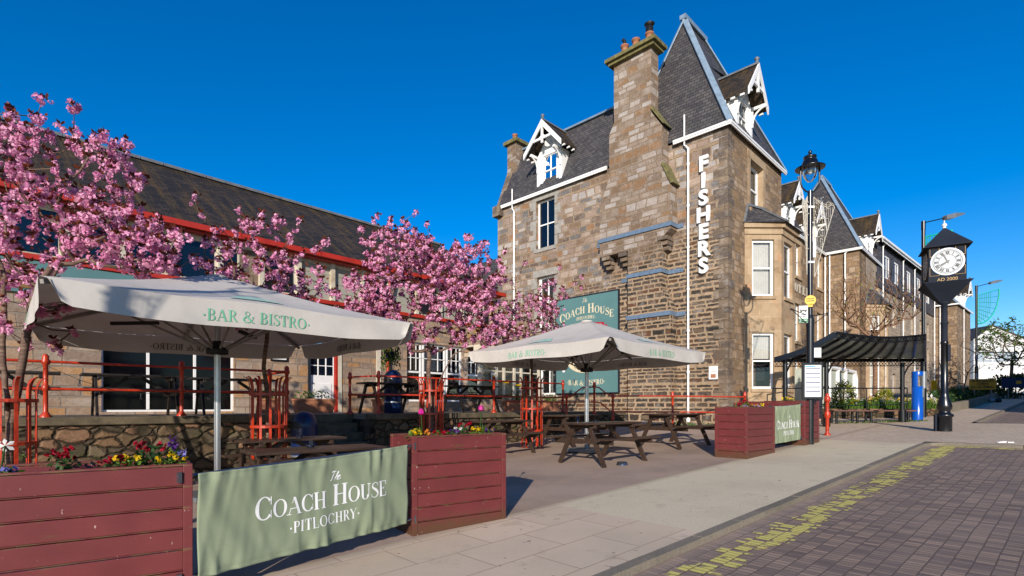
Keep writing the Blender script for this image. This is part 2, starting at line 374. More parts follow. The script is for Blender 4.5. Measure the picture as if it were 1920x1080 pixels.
def setts(yellow=False):
    t=NT('worn_yellow_line' if yellow else 'red_brown_block_paving'); uv=t.uv(); o=t.obj(); x,y,_=t.sep(uv)
    d=t.noise(uv,1.1,2,.5,1); dx,dy,_=t.sep(d)
    xx=t.math('ADD',x,t.math('MULTIPLY',dx,.03)); yy=t.math('ADD',y,t.math('MULTIPLY',dy,.035))
    b=t.n('TexBrick',{'Vector':t.comb(xx,yy,0),'Color1':(0,0,0,1),'Color2':(1,1,1,1),'Mortar':(0,0,0,1),'Scale':1,'Mortar Size':.006,'Mortar Smooth':.3,'Brick Width':.072,'Row Height':.142})
    n=t.noise(o,90,4,.7)
    c=t.ramp(b.outputs[0],[(0,CG(106,90,79)),(.25,CG(116,98,84)),(.5,CG(92,79,72)),(.75,CG(128,108,92)),(.88,CG(82,70,65))],'CONSTANT')
    c=t.mix(t.mapr(n,.3,.7,0,.45),c,CG(74,62,58))
    c=t.mix(t.mapr(t.noise(o,.7,5,.6),.4,.7,0,.45),c,CG(124,108,96))
    c=t.mix(t.math('MULTIPLY',b.outputs['Fac'],.75),c,CG(60,50,44))
    c=t.mix(t.mapr(t.math('ABSOLUTE',t.math('SUBTRACT',y,2.68)),.0,.28,.4,0),c,CG(138,122,108))
    h=t.math('ADD',t.math('MULTIPLY',t.math('SUBTRACT',1,b.outputs['Fac']),1),t.math('ADD',t.math('MULTIPLY',b.outputs[0],.5),t.math('MULTIPLY',n,.35)))
    p=t.bsdf(c,.82,0,t.bump(h,.8,.014),.35)
    if not yellow: return t.fin(p)
    yc=t.mix(t.mapr(n,.35,.7,0,1),CG(184,174,92),CG(158,148,82))
    py=t.bsdf(yc,.8,0,t.bump(h,.6,.01),.35)
    wear=t.math('ADD',t.noise(t.comb(x,t.math('MULTIPLY',y,1.2),0),2.3,5,.65),t.math('MULTIPLY',t.math('SUBTRACT',b.outputs[0],.5),.36))
    edge=t.math('ABSOLUTE',t.math('SUBTRACT',y,2.28))
    wear=t.math('ADD',wear,t.mapr(t.noise(t.comb(x,y,3),1.3,3),.4,.65,-.10,.05))
    wear=t.math('SUBTRACT',wear,t.mapr(edge,.09,.19,0,.16)); wear=t.math('SUBTRACT',wear,t.math('MULTIPLY',b.outputs['Fac'],.16))
    wear=t.math('ADD',wear,t.mapr(x,11,16,0,.12))
    k=t.mapr(wear,.385,.45,0,.8)
    tr=t.n('BsdfTransparent').outputs[0]
    return t.fin(t.n('MixShader',{0:k,1:tr,2:py}).outputs[0])
M['road']=setts(); M['yellow']=setts(True)
M['kerb']=tarmac('kerb_granite',CG(84,78,68),CG(106,98,86))
M['ground']=tarmac('distant_ground',CG(96,96,74),CG(110,106,84))
M['terrace']=tarmac('terrace_flags',CG(96,86,76),CG(112,100,90))
# foliage
def leafm(name,c1,c2,tr=.3,rough=.6):
    t=NT(name); a=t.n('Attribute',attribute_name='rnd').outputs['Fac']
    c=t.mix(a,c1,c2); p=t.bsdf(c,rough,0,None,.3); tl=t.n('BsdfTranslucent',{'Color':c}).outputs[0]
    return t.fin(t.n('MixShader',{0:tr,1:p,2:tl}).outputs[0])
M['blossom']=leafm('cherry_blossom',C(214,114,168,.92),C(250,196,220,.97),.36)
M['bronzeleaf']=leafm('bronze_young_leaf',C(84,34,22),C(132,66,36),.25)
M['green']=leafm('green_leaf',C(52,92,30),C(110,140,46),.3)
M['dgreen']=leafm('dark_green_leaf',C(34,62,30),C(70,98,44),.25)
M['ygreen']=leafm('yellow_green_leaf',C(120,134,30),C(176,176,50),.3)
for n_,a_,b_ in (('p_yellow',C(236,186,10),C(255,220,40)),('p_red',C(140,10,30),C(186,20,50)),('p_white',C(230,228,220),C(250,250,245)),('p_lilac',C(120,120,200),C(160,150,220)),('p_purple',C(66,30,96),C(100,50,140)),('p_orange',C(236,130,20),C(250,160,40)),('p_pink',C(200,20,130),C(230,50,160)),('p_mauve',C(170,110,190),C(210,170,220))):
    M[n_]=leafm(n_,a_,b_,.2,.5)
def bark(name,a,b):
    t=NT(name); o=t.obj(); x,y,z=t.sep(o)
    n=t.noise(t.comb(t.math('MULTIPLY',x,2),t.math('MULTIPLY',y,2),t.math('MULTIPLY',z,14)),2,5)
    return t.fin(t.bsdf(t.mix(t.mapr(n,.35,.65,0,1),a,b),.85,0,t.bump(n,.6,.01),.2))
M['wire']=mat('cream_wire',C(214,206,188),.6)
M['bark']=bark('cherry_bark',C(92,72,62),C(140,116,100))
M['bark2']=bark('pale_bark',C(124,92,72),C(160,126,100))
# ------------------------------------------------------------------ ground sheets
def sheet(name,poly_fn,s0,s1,ns,q0,q1,nq,m,dz=0):
    mb=MB(); 
    for i in range(ns+1):
        for j in range(nq+1):
            s_=s0+(s1-s0)*i/ns; q_=q0+(q1-q0)*j/nq
            mb.v.append(tuple(V((s_,q_,G(s_,q_)+dz))))
    for i in range(ns):
        for j in range(nq):
            a=i*(nq+1)+j; cs=s0+(s1-s0)*(i+.5)/ns; cq=q0+(q1-q0)*(j+.5)/nq
            if poly_fn and not poly_fn(cs,cq): continue
            mb.f.append([a,a+nq+1,a+nq+2,a+1]); mb.m.append(0); mb.sm.append(True); mb.c.append(0)
    o=mb.build(name,m); o.rotation_euler=(0,0,TH); o['kind']='structure'
    return o
RZ=.065
g=sheet('ground',None,-400,900,260,-400,600,100,M['ground'],-.3)
road=sheet('road',None,-12,90,102,-7,2.95,12,M['road'],-RZ)
def kerbq(s):   # pavement edge (q) along the street
    return 2.8
mbp=MB()
pave=sheet('pavement',lambda s,q:True,-12,16.8,72,2.8,5.0,4,M['pave'])
pave2=sheet('pavement',lambda s,q:True,16.8,24.4,38,-6,2.8,22,M['pave'])
pave3=sheet('pavement',lambda s,q:True,16.8,90,146,2.8,11.9,14,M['pave'])
yard=sheet('yard',None,-12,16.8,72,5.0,12.3,18,M['yard'],0)
yard2=sheet('yard',None,16.8,24,18,11.9,14.6,6,M['yard'],0)
# kerb: a real step along the loading bay, round its end, and again beyond the build-out
kb=MB(); kb_pts=[(-12,2.8),(16.0,2.8),(16.5,2.72),(16.75,2.45),(16.8,2.0),(16.8,-6)]
def kerb(pts):
    for i in range(len(pts)-1):
        a=V((*pts[i],0)); b=V((*pts[i+1],0)); L=(b-a).length; n=max(1,int(L/.9)); d=(b-a)/L; nr=V((d.y,-d.x,0))
        for k in range(n):
            p=a+d*(L*k/n+.006); q=a+d*(L*(k+1)/n-.006)
            j=random.uniform(-.004,.004)
            ps=[]
            for top in (0,1):
                for pt,o_ in ((p,0.0),(q,0.0),(q,.12),(p,.12)):
                    w_=pt+nr*(o_-.01); ps.append((w_.x,w_.y,G(w_.x,w_.y)+(.006+j if top else -.2)))
            kb.hexa(ps)
random.seed(3)
kerb(kb_pts); kerb([(24.4,-6),(24.4,2.2),(24.7,2.65),(25.2,2.8),(88,2.8)])
ko=kb.build('kerb',M['kerb']); ko.rotation_euler=(0,0,TH); ko['kind']='structure'
yl=sheet('yellow_line',lambda s,q:True,-4,16.55,60,2.06,2.50,1,M['yellow'],-RZ+.006)
yl2=sheet('yellow_line',None,16.3,16.6,2,-5,2.1,14,M['yellow'],-RZ+.007)
for nme in (yl,yl2): nme['kind']='structure'
mb=MB()
for (s_,q_,l) in ((26.5,1.4,.5),(29,1.4,.5),(27.2,.5,.9),(33,1.3,.6),(37,1.3,.6),(30.4,.6,1.0)):
    mb.quad(V((s_,q_,G(s_,q_)-RZ+.006)),V((s_+l,q_,G(s_+l,q_)-RZ+.006)),V((s_+l,q_+.14,G(s_+l,q_)-RZ+.006)),V((s_,q_+.14,G(s_,q_)-RZ+.006)))
o=mb.build('road_marking',M['whiteprint']); o.rotation_euler=(0,0,TH); o['kind']='structure'
# terrace (raised flagged platform) with retaining wall, steps
TZ=1.36
mb=MB()
def loc(mb_,fn): pass
def street_box(mb,s0,s1,q0,q1,z0,z1,m=0): mb.box(s0,s1,q0,q1,z0,z1,m)
ter=MB(); ter.box(-14,4.5,12.05,20,TZ-.5,TZ); ter.box(4.5,6.5,13.4,20,TZ-.5,TZ); ter.box(6.5,16.9,12.05,20,TZ-.5,TZ); ter.box(16.9,21.4,14.6,24,TZ-.5,TZ);ter.box(6.5,16.9,20,30,TZ-.5,TZ)
o=ter.build('terrace_floor',M['terrace']); o.rotation_euler=(0,0,TH); o['kind']='structure'
tw=thing('retaining_wall','rough rubble stone retaining wall with moss holding up the raised terrace','wall',(0,0,0),TH)
mb=MB(); mb.box(-14,4.5,12.0,12.4,-1,TZ-.13); mb.box(6.5,16.9,12.0,12.4,-.5,TZ-.13); mb.box(4.1,4.5,12.4,13.4,-.5,TZ-.13); mb.box(6.5,6.9,12.4,13.4,-.5,TZ-.13); mb.box(16.5,16.9,12.4,16,-.5,TZ-.13)
mb.build('wall',M['terrace_wall'],tw)
mb=MB(); mb.box(-14,4.53,11.93,12.5,TZ-.13,TZ+.012); mb.box(6.47,16.95,11.93,12.5,TZ-.13,TZ+.012)
mb.build('coping',mat('mossy_coping',C(104,92,72),.9,0,.25,6,.01),tw,bevel=.015)
random.seed(5)
def leafcloud(mb,c,r,n,size,seed=None,flat=1.0,m=0):
    for _ in range(n):
        d=V((random.gauss(0,1),random.gauss(0,1),random.gauss(0,1)*flat)); d.normalize(); p=V(c)+V((d.x*r[0],d.y*r[1],d.z*r[2]))*random.random()**.5
        leaf(mb,p,size*random.uniform(.6,1.2),m)
def leaf(mb,p,sz,m=0,d=None):
    d=d or V((random.gauss(0,1),random.gauss(0,1),random.gauss(0,.8))).normalized()
    x=d.orthogonal().normalized(); x=Matrix.Rotation(random.uniform(0,6.28),3,d)@x
    a=V(p);mb.quad(a,a+d*sz*.5+x*sz*.28,a+d*sz,a+d*sz*.5-x*sz*.28,m,random.random()+.001)
mb=MB()
for k in range(16):
    s_=random.uniform(-3,14)
    if 4.3<s_<6.7: continue
    leafcloud(mb,(s_,11.92,random.uniform(.3,1.2)),(.12,.03,.06),14,.05)
mb.build('ivy',M['green'],tw)
st=thing('stone_steps','four dark stone steps climbing from the yard to the terrace','steps',(0,0,0),TH)
mb=MB(); gz=G(5.5,12)
for k in range(5):
    z1=gz+(TZ-gz)*(k+1)/5.0-(.01 if k==4 else 0); mb.box(4.52,6.48,12.05+k*.29,13.5,gz-.3 if k==0 else gz+(TZ-gz)*k/5-.01,z1)
mb.build('treads',bpy.data.materials['mossy_coping'],st,bevel=.012)

# ------------------------------------------------------------------ walls with openings, windows
def wall_open(mb,P,a0,a1,z0,z1,holes,rev=.2,m=0,mr=None):
    """wall face with openings; reveals go back by rev"""
    mr=m if mr is None else mr
    As=sorted({a0,a1,*[h[0] for h in holes],*[h[1] for h in holes]}); Zs=sorted({z0,z1,*[h[2] for h in holes],*[h[3] for h in holes]})
    As=[a for a in As if a0<=a<=a1];Zs=[z for z in Zs if z0<=z<=z1]
    for i in range(len(As)-1):
        for j in range(len(Zs)-1):
            ca=(As[i]+As[i+1])/2;cz=(Zs[j]+Zs[j+1])/2
            if any(h[0]<ca<h[1] and h[2]<cz<h[3] for h in holes): continue
            mb.quad(P(As[i],Zs[j],0),P(As[i+1],Zs[j],0),P(As[i+1],Zs[j+1],0),P(As[i],Zs[j+1],0),m)
    for h in holes:
        b0,b1,y0,y1=h[:4]
        mb.quad(P(b0,y0,0),P(b0,y1,0),P(b0,y1,-rev),P(b0,y0,-rev),mr); mb.quad(P(b1,y0,0),P(b1,y1,0),P(b1,y1,-rev),P(b1,y0,-rev),mr)
        mb.quad(P(b0,y1,0),P(b1,y1,0),P(b1,y1,-rev),P(b0,y1,-rev),mr); mb.quad(P(b0,y0,0),P(b1,y0,0),P(b1,y0,-rev),P(b0,y0,-rev),mr)
def window(root,P,a0,a1,z0,z1,rev=.18,curtain='none',bars=1,label=None,fw=.09,sash=True,frame='white',pane='glass',mid=.5,name='window'):
    mb=MB(); d0=-rev-.08; d1=-rev+.02
    mb.boxP(P,a0,a0+fw,z0,z1,d0,d1); mb.boxP(P,a1-fw,a1,z0,z1,d0,d1)
    mb.boxP(P,a0+fw,a1-fw,z0,z0+fw,d0,d1); mb.boxP(P,a0+fw,a1-fw,z1-fw,z1,d0,d1)
    zm=z0+(z1-z0)*mid
    if sash: mb.boxP(P,a0+fw,a1-fw,zm-.035,zm+.035,d0+.01,d1+.004)
    for k in range(bars):
        a=a0+(a1-a0)*(k+1)/(bars+1); mb.boxP(P,a-.016,a+.016,z0+fw,z1-fw,d0+.02,d1-.012)
    o=mb.build(name,M[frame],root)
    if label: o['label']=label
    g_=MB(); g_.quad(P(a0+fw,z0+fw,-rev-.03),P(a1-fw,z0+fw,-rev-.03),P(a1-fw,z1-fw,-rev-.03),P(a0+fw,z1-fw,-rev-.03)); g_.build('pane',M[pane],o)
    if pane=='glass':
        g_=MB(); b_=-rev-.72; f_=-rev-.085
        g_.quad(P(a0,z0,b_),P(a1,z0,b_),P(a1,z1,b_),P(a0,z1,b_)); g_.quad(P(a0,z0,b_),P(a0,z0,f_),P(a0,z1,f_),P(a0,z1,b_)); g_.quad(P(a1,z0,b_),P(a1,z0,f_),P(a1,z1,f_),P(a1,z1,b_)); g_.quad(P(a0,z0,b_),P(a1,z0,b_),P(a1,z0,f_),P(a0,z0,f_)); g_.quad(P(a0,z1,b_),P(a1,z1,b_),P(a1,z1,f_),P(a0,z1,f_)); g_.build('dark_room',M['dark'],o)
        c_=MB(); W=a1-a0-2*fw
        def drape(b0,b1,y0,y1):
            n=max(4,int((b1-b0)/.05))
            for i in range(n):
                x0=b0+(b1-b0)*i/n;x1=b0+(b1-b0)*(i+1)/n; e0=.02*(i%2);e1=.02*((i+1)%2)
                c_.quad(P(x0,y0,-rev-.14-e0),P(x1,y0,-rev-.14-e1),P(x1,y1,-rev-.14-e1),P(x0,y1,-rev-.14-e0))
        if curtain=='full': drape(a0+fw,a1-fw,z0+fw,z1-fw)
        elif curtain=='sides': drape(a0+fw,a0+fw+W*.3,z0+fw,z1-fw); drape(a1-fw-W*.3,a1-fw,z0+fw,z1-fw)
        elif curtain=='half': drape(a0+fw,a1-fw,zm+.1,z1-fw)
        elif curtain=='swag':
            drape(a0+fw,a0+fw+W*.5,z0+fw,z1-fw); 
        if c_.v: c_.build('curtain',M['curtain'],o)
    return o
def gutter(root,pts,r=.07,m='white',name='gutter'):
    mb=MB(); 
    for i in range(len(pts)-1):
        mb.bar(pts[i],pts[i+1],.10,.09); 
        a=V(pts[i]);b=V(pts[i+1]); 
        mb.bar(a+V((0,0,-.085)),b+V((0,0,-.085)),.05,.08)
    return mb.build(name,M[m],root)
def downpipe(root,x,y,z0,z1,hop=None,m='white',r=.048):
    mb=MB(); mb.tube([(x,y,z0+.1),(x,y,z1)],r,10)
    z=z0+.3
    while z<z1: mb.tube([(x,y,z),(x,y,z+.09)],r+.022,10); z+=1.8
    mb.tube([(x,y,z0),(x,y,z0+.14)],r+.04,10)
    if hop: mb.tube([(x,y,z1-.05),(x+hop[0]*.5,y+hop[1]*.5,z1+.1),(x+hop[0],y+hop[1],z1+.18),(x+hop[0],y+hop[1],z1+hop[2])],r*.8,8)
    return mb.build('drainpipe',M[m],root)

# ------------------------------------------------------------------ the hotel
hx=8.91;hy=22.0
HK=.84
def hotel_frame(o): o.location=(hx*HK,hy*HK,EYE*(1-HK)); o.rotation_euler=(0,0,math.atan2(.714,.70)); o.scale=(HK,HK,HK); return o
hotel=thing('stone_hotel','long stone hotel with steep slate pavilion roofs, white dormers and a tall end chimney','hotel',(hx,hy,0),math.atan2(.714,.70))
hotel_frame(hotel)
PA=lambda a,z,d=0:(-d,a,z)      # end wall, facing the yard
PF=lambda a,z,d=0:(a,-d,z)      # street front
PR=lambda a,z,d=0:(a,2.3-d,z)   # recessed street front
EV=13.2
mb=MB()
winsA=[(9.29,10.62,10.2,12.85),(9.29,10.55,5.85,8.65),(9.2,10.45,2.2,4.9)]
wall_open(mb,PA,0,13.65,0,EV,winsA)
wall_open(mb,PF,0,1.81,0,EV,[],m=1); wall_open(mb,PF,1.81,6.48,0,EV,[(2.4,3.95,10.4,12.55)],rev=.25,m=1,mr=2)
mb.quad((6.48,0,0),(6.48,2.3,0),(6.48,2.3,EV),(6.48,0,EV),1)
wall_open(mb,PR,6.48,23.2,0,12.9,[(9.4,10.6,10.25,12.4),(13.0,14.2,10.25,12.4),(16.5,17.5,10.25,12.4),(21.4,22.5,10.25,12.4),(10.2,11.4,5.9,8.4),(16.3,17.4,5.9,8.4),(21.3,22.4,5.9,8.4),(16.3,17.4,2.4,4.9),(12,13.2,2.4,4.9)],m=1,mr=2)
mb.quad((0,13.65,0),(6.5,13.65,0),(6.5,13.65,EV),(0,13.65,EV)); mb.quad((6.5,13.65,0),(23.2,13.65,0),(23.2,13.65,EV),(6.5,13.65,EV))
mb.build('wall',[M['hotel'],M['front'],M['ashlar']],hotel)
# quoin strip at the corner and dressed margins round end-wall windows
mb=MB()
z=.6;k=0
while z<EV-.3:
    w_=.62 if k%2 else .38
    w2=.38 if k%2 else .62
    h_=.42
    mb.box(-.012,0.0,0,w_,z,z+h_-.03); mb.box(-.012,w2,-.012,0.0,z,z+h_-.03)
    z+=h_;k+=1
mb.build('quoins',M['quoin'],hotel)
for (a0,a1,z0,z1) in winsA:
    mb=MB(); mb.boxP(PA,a0-.3,a1+.3,z1+.002,z1+.36,.0,.015); mb.boxP(PA,a0-.12,a1+.12,z0-.2,z0-.002,0,.05)
    zz=z0
    k=0
    while zz<z1-.3: 
        mb.boxP(PA,a0-(.42 if k%2 else .2),a0-.002,zz,zz+.5,0,.012); mb.boxP(PA,a1+.002,a1+(.2 if k%2 else .42),zz,zz+.5,0,.012); zz+=.55;k+=1
    mb.build('window_dressing',M['lintel'],hotel)
for P_,a0,a1,z0,z1 in ((PF,2.4,3.95,10.4,12.55),(PR,16.5,17.5,10.25,12.4),(PR,21.4,22.5,10.25,12.4),(PR,16.3,17.4,5.9,8.4),(PR,21.3,22.4,5.9,8.4),(PR,16.3,17.4,2.4,4.9),(PR,9.4,10.6,10.25,12.4),(PR,13.0,14.2,10.25,12.4),(PR,10.2,11.4,5.9,8.4)):
    mb=MB(); mb.boxP(P_,a0-.28,a0-.002,z0-.02,z1+.02,0,.02); mb.boxP(P_,a1+.002,a1+.28,z0-.02,z1+.02,0,.02); mb.boxP(P_,a0-.32,a1+.32,z1+.022,z1+.38,0,.03); mb.boxP(P_,a0-.2,a1+.2,z0-.2,z0-.03,0,.1); mb.build('window_surround',M['ashlar'],hotel)
window(hotel,PA,*winsA[0],curtain='none',bars=1,label='top floor sash window with dark blue panes',pane='navy',rev=.22)
window(hotel,PA,*winsA[1],curtain='sides',bars=1,rev=.22); window(hotel,PA,*winsA[2],curtain='half',bars=1,rev=.22)
window(hotel,PF,2.4,3.95,10.4,12.55,curtain='full',bars=0,rev=.25,fw=.13)
for h in ((9.4,10.6,10.25,12.4),(13.0,14.2,10.25,12.4),(16.5,17.5,10.25,12.4),(21.4,22.5,10.25,12.4),(10.2,11.4,5.9,8.4),(16.3,17.4,5.9,8.4),(21.3,22.4,5.9,8.4),(16.3,17.4,2.4,4.9),(12,13.2,2.4,4.9)):
    window(hotel,PR,*h,curtain='full',bars=0,fw=.12)
# roofs
mb=MB()
e=.12
def hipfaces(mb,base,ridge,m=0):
    """base: 4 corners; ridge: 2 points (over sides 0-1 and 2-3 long)"""
    b=base;r=ridge
    mb.poly([b[0],b[1],r[1],r[0]],m); mb.poly([b[1],b[2],r[1]],m); mb.poly([b[2],b[3],r[0],r[1]],m); mb.poly([b[3],b[0],r[0]],m)
def pavilion(mb,x0,x1,y0,y1,z,rx0,rx1,ry,rz,lead,ms=0):
    b=[V((x0,y0,z)),V((x1,y0,z)),V((x1,y1,z)),V((x0,y1,z))]; r=[V((rx0,ry,rz)),V((rx1,ry,rz))]
    hipfaces(mb,b,r,ms)
    for a_,c_ in ((b[0],r[0]),(b[1],r[1]),(b[2],r[1]),(b[3],r[0])):
        cen=V(((x0+x1)/2,(y0+y1)/2,z)); o_=(V((a_.x,a_.y,z))-cen).normalized()*.03
        lead.bar(a_+o_,c_+o_,.26,.06,up=V((o_.x,o_.y,.01)))
    lead.bar(r[0]-V((.15,0,-.05)),r[1]+V((.15,0,.05)),.3,.2)
lead=MB()
pavilion(mb,-e,6.6,-e,5.3,EV+.05,1.35,3.35,2.6,19.55,lead)
pavilion(mb,23.1,30.6,-e,6.6,13.05,26.0,28.4,3.2,19.9,lead)
# mansard over the end wall range, behind the chimney
mz=17.0;sx=1.55
mb.quad((-e,5.0,EV+.05),(-e,13.5,EV+.05),(sx,13.5,mz),(sx,5.0,mz))
mb.quad((sx,1.5,mz),(sx,13.5,mz),(4.6,13.5,mz+.55),(4.6,1.5,mz+.55)); mb.quad((4.6,1.5,mz+.55),(4.6,13.5,mz+.55),(8,13.5,EV),(8,1.5,EV))
mb.poly([(-e,13.5,EV),(sx,13.5,mz),(4.6,13.5,mz+.55),(8,13.5,EV)])
# over recessed front
mb.quad((6.0,2.2,12.95),(23.3,2.2,12.95),(23.3,4.0,16.6),(6.0,4.0,16.6)); mb.quad((6.0,4.0,16.6),(23.3,4.0,16.6),(23.3,9,17.2),(6.0,9,17.2)); mb.quad((6.0,9,17.2),(23.3,9,17.2),(23.3,13.6,12.9),(6.0,13.6,12.9))
mb.build('roof',M['slate'],hotel)
lead.bar((sx-.03,5,mz+.02),(sx-.03,13.4,mz+.02),.26,.1); lead.bar((6,4,16.62),(23.3,4,16.62),.2,.1)
lead.build('lead_flashing',M['lead'],hotel)
# stone skew (coping) at the far gable
mb=MB(); P0=(-.2,13.25,12.75)
mb.hexa([(-.25,13.3,12.8),(-.25,13.75,12.8),(sx-.1,13.75,17.05),(sx-.1,13.3,17.05),(.25,13.3,12.8),(.25,13.75,12.8),(sx+.45,13.75,17.05),(sx+.45,13.3,17.05)])
mb.box(-.3,.1,13.2,13.8,12.7,13.3); mb.build('gable_coping',M['quoin'],hotel)
gutter(hotel,[(-.17,-.17,EV+.02),(-.17,2.35,EV+.02)]); gutter(hotel,[(-.17,5.85,EV+.02),(-.17,13.3,EV+.02)]); gutter(hotel,[(-.17,-.17,EV+.02),(6.65,-.17,EV+.02)]); gutter(hotel,[(6.5,2.1,12.92),(23.0,2.1,12.92)])
gutter(hotel,[(22.98,-.17,13.0),(22.98,2.2,13.0)]); gutter(hotel,[(22.98,-.17,13.0),(30.7,-.17,13.0)])
downpipe(hotel,-.12,1.68,.9,12.75,(0.0,.18,1.5)); downpipe(hotel,-.12,12.2,1.3,12.7,(0,.15,1.3))
downpipe(hotel,23.05,1.9,.9,12.8); downpipe(hotel,23.05,.9,.9,12.8,(0,-.3,.2)); downpipe(hotel,22.85,2.15,.9,12.7)
# chimney breast and stack
mb=MB()
out=[(5.15,17.6),(5.15,14.95),(5.42,14.45),(5.42,12.35),(5.96,11.2),(5.96,8.75),(4.4,8.75),(4.4,.4),(2.25,.4),(2.25,5.8),(2.7,6.8),(2.7,8.95),(2.25,9.3),(2.25,11.2),(2.66,12.15),(2.66,13.9),(3.19,14.7),(3.19,17.6)]
mb.prismP(PA,out,-.02,.6)
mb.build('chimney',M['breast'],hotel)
ch=hotel.children[-1]
mb=MB(); mb.boxP(PA,2.98,5.36,17.6,17.74,-.15,.78); mb.boxP(PA,2.86,5.48,17.74,17.9,-.25,.9); mb.boxP(PA,3.05,5.3,17.9,18.02,-.1,.72); mb.build('chimney_cap',M['mossy'],ch)
mb=MB(); mb.hexa([PA(2.6,13.98,.66),PA(3.2,14.86,.66),PA(3.2,14.86,-.02),PA(2.6,13.98,-.02),PA(2.5,13.93,.66),PA(3.15,14.95,.66),PA(3.15,14.95,-.02),PA(2.5,13.93,-.02)]); mb.build('shoulder_slab',M['mossy'],ch)
mb=MB(); mb.hexa([PA(2.24,11.25,.66),PA(2.66,12.2,.66),PA(2.66,12.2,-.0),PA(2.24,11.25,-.0),PA(2.1,11.25,.66),PA(2.6,12.3,.66),PA(2.6,12.3,-.0),PA(2.1,11.25,-.0)])
mb.build('shoulder_slab',M['mossy'],ch)
for a,h_ in ((4.75,.45),(4.15,.45),(3.45,.4)):
    mb=MB(); mb.lathe([(.2,18.0),(.2,18.1),(.15,18.15),(.16,18+h_),(.2,18+h_+.02),(.2,18+h_+.08)],(-.3,a,0),14); mb.build('chimney_pot',M['terracotta'],ch)
mb=MB(); mb.lathe([(.17,18.4),(.17,18.75),(.05,18.78),(.05,18.85),(.24,18.9),(.06,19.02)],(-.3,3.45,0),12); mb.build('chimney_cowl',M['black'],ch); mb=MB(); mb.tube([(-.3,4.75,18.45),(-.3,4.75,18.75),(-.3,4.85,18.85)],.08,8); mb.build('chimney_cowl',M['black'],ch)
for a,zt in ((5.65,8.75),(4.72,8.75),(2.62,9.05)):
    mb=MB()
    for i,(w_,dd) in enumerate(((.44,.58),(.38,.46),(.3,.3))): mb.boxP(PA,a-w_/2,a+w_/2,zt-.2*(i+1)+.005,zt-.2*i-.01,-.01 if a>4.5 else .0,dd if a>4.5 else dd+.1)
    mb.build('corbel',M['quoin'],hotel,bevel=.02)
for z_,a0,a1,b0,b1 in ((9.5,1.95,6.5,2.25,5.96),(7.55,1.95,5.1,2.7,4.4),(5.63,1.85,4.75,2.3,4.4)):
    mb=MB(); mb.boxP(PA,b0-.02,b1+.02,z_-.09,z_+.09,.602,.66); mb.boxP(PA,a0,b0-.022,z_-.09,z_+.09,.003,.05); mb.boxP(PA,b1+.022,a1,z_-.09,z_+.09,.003,.05)
    mb.boxP(PA,b0-.06,b0-.021,z_-.089,z_+.089,.051,.655); mb.boxP(PA,b1+.021,b1+.06,z_-.089,z_+.089,.051,.655)
    for a in (a0+.1,a0+.25,a1-.1): mb.tube([PA(a,z_,.05),PA(a,z_,.08)],.025,6)
    mb.build('tie_strap',M['blueiron'],hotel)
# far-end chimney
mb=MB(); mb.box(.9,2.1,13.0,13.75,15.5,17.3); c2=mb.build('chimney',M['breast'],hotel)
mb=MB(); mb.box(.72,2.28,12.82,13.93,17.3,17.5); mb.build('chimney_cap',M['mossy'],c2)
mb=MB(); mb.lathe([(.16,17.5),(.14,17.9),(.18,17.92),(.18,17.97)],(1.2,13.4,0),12); mb.build('chimney_pot',M['terracotta'],c2)
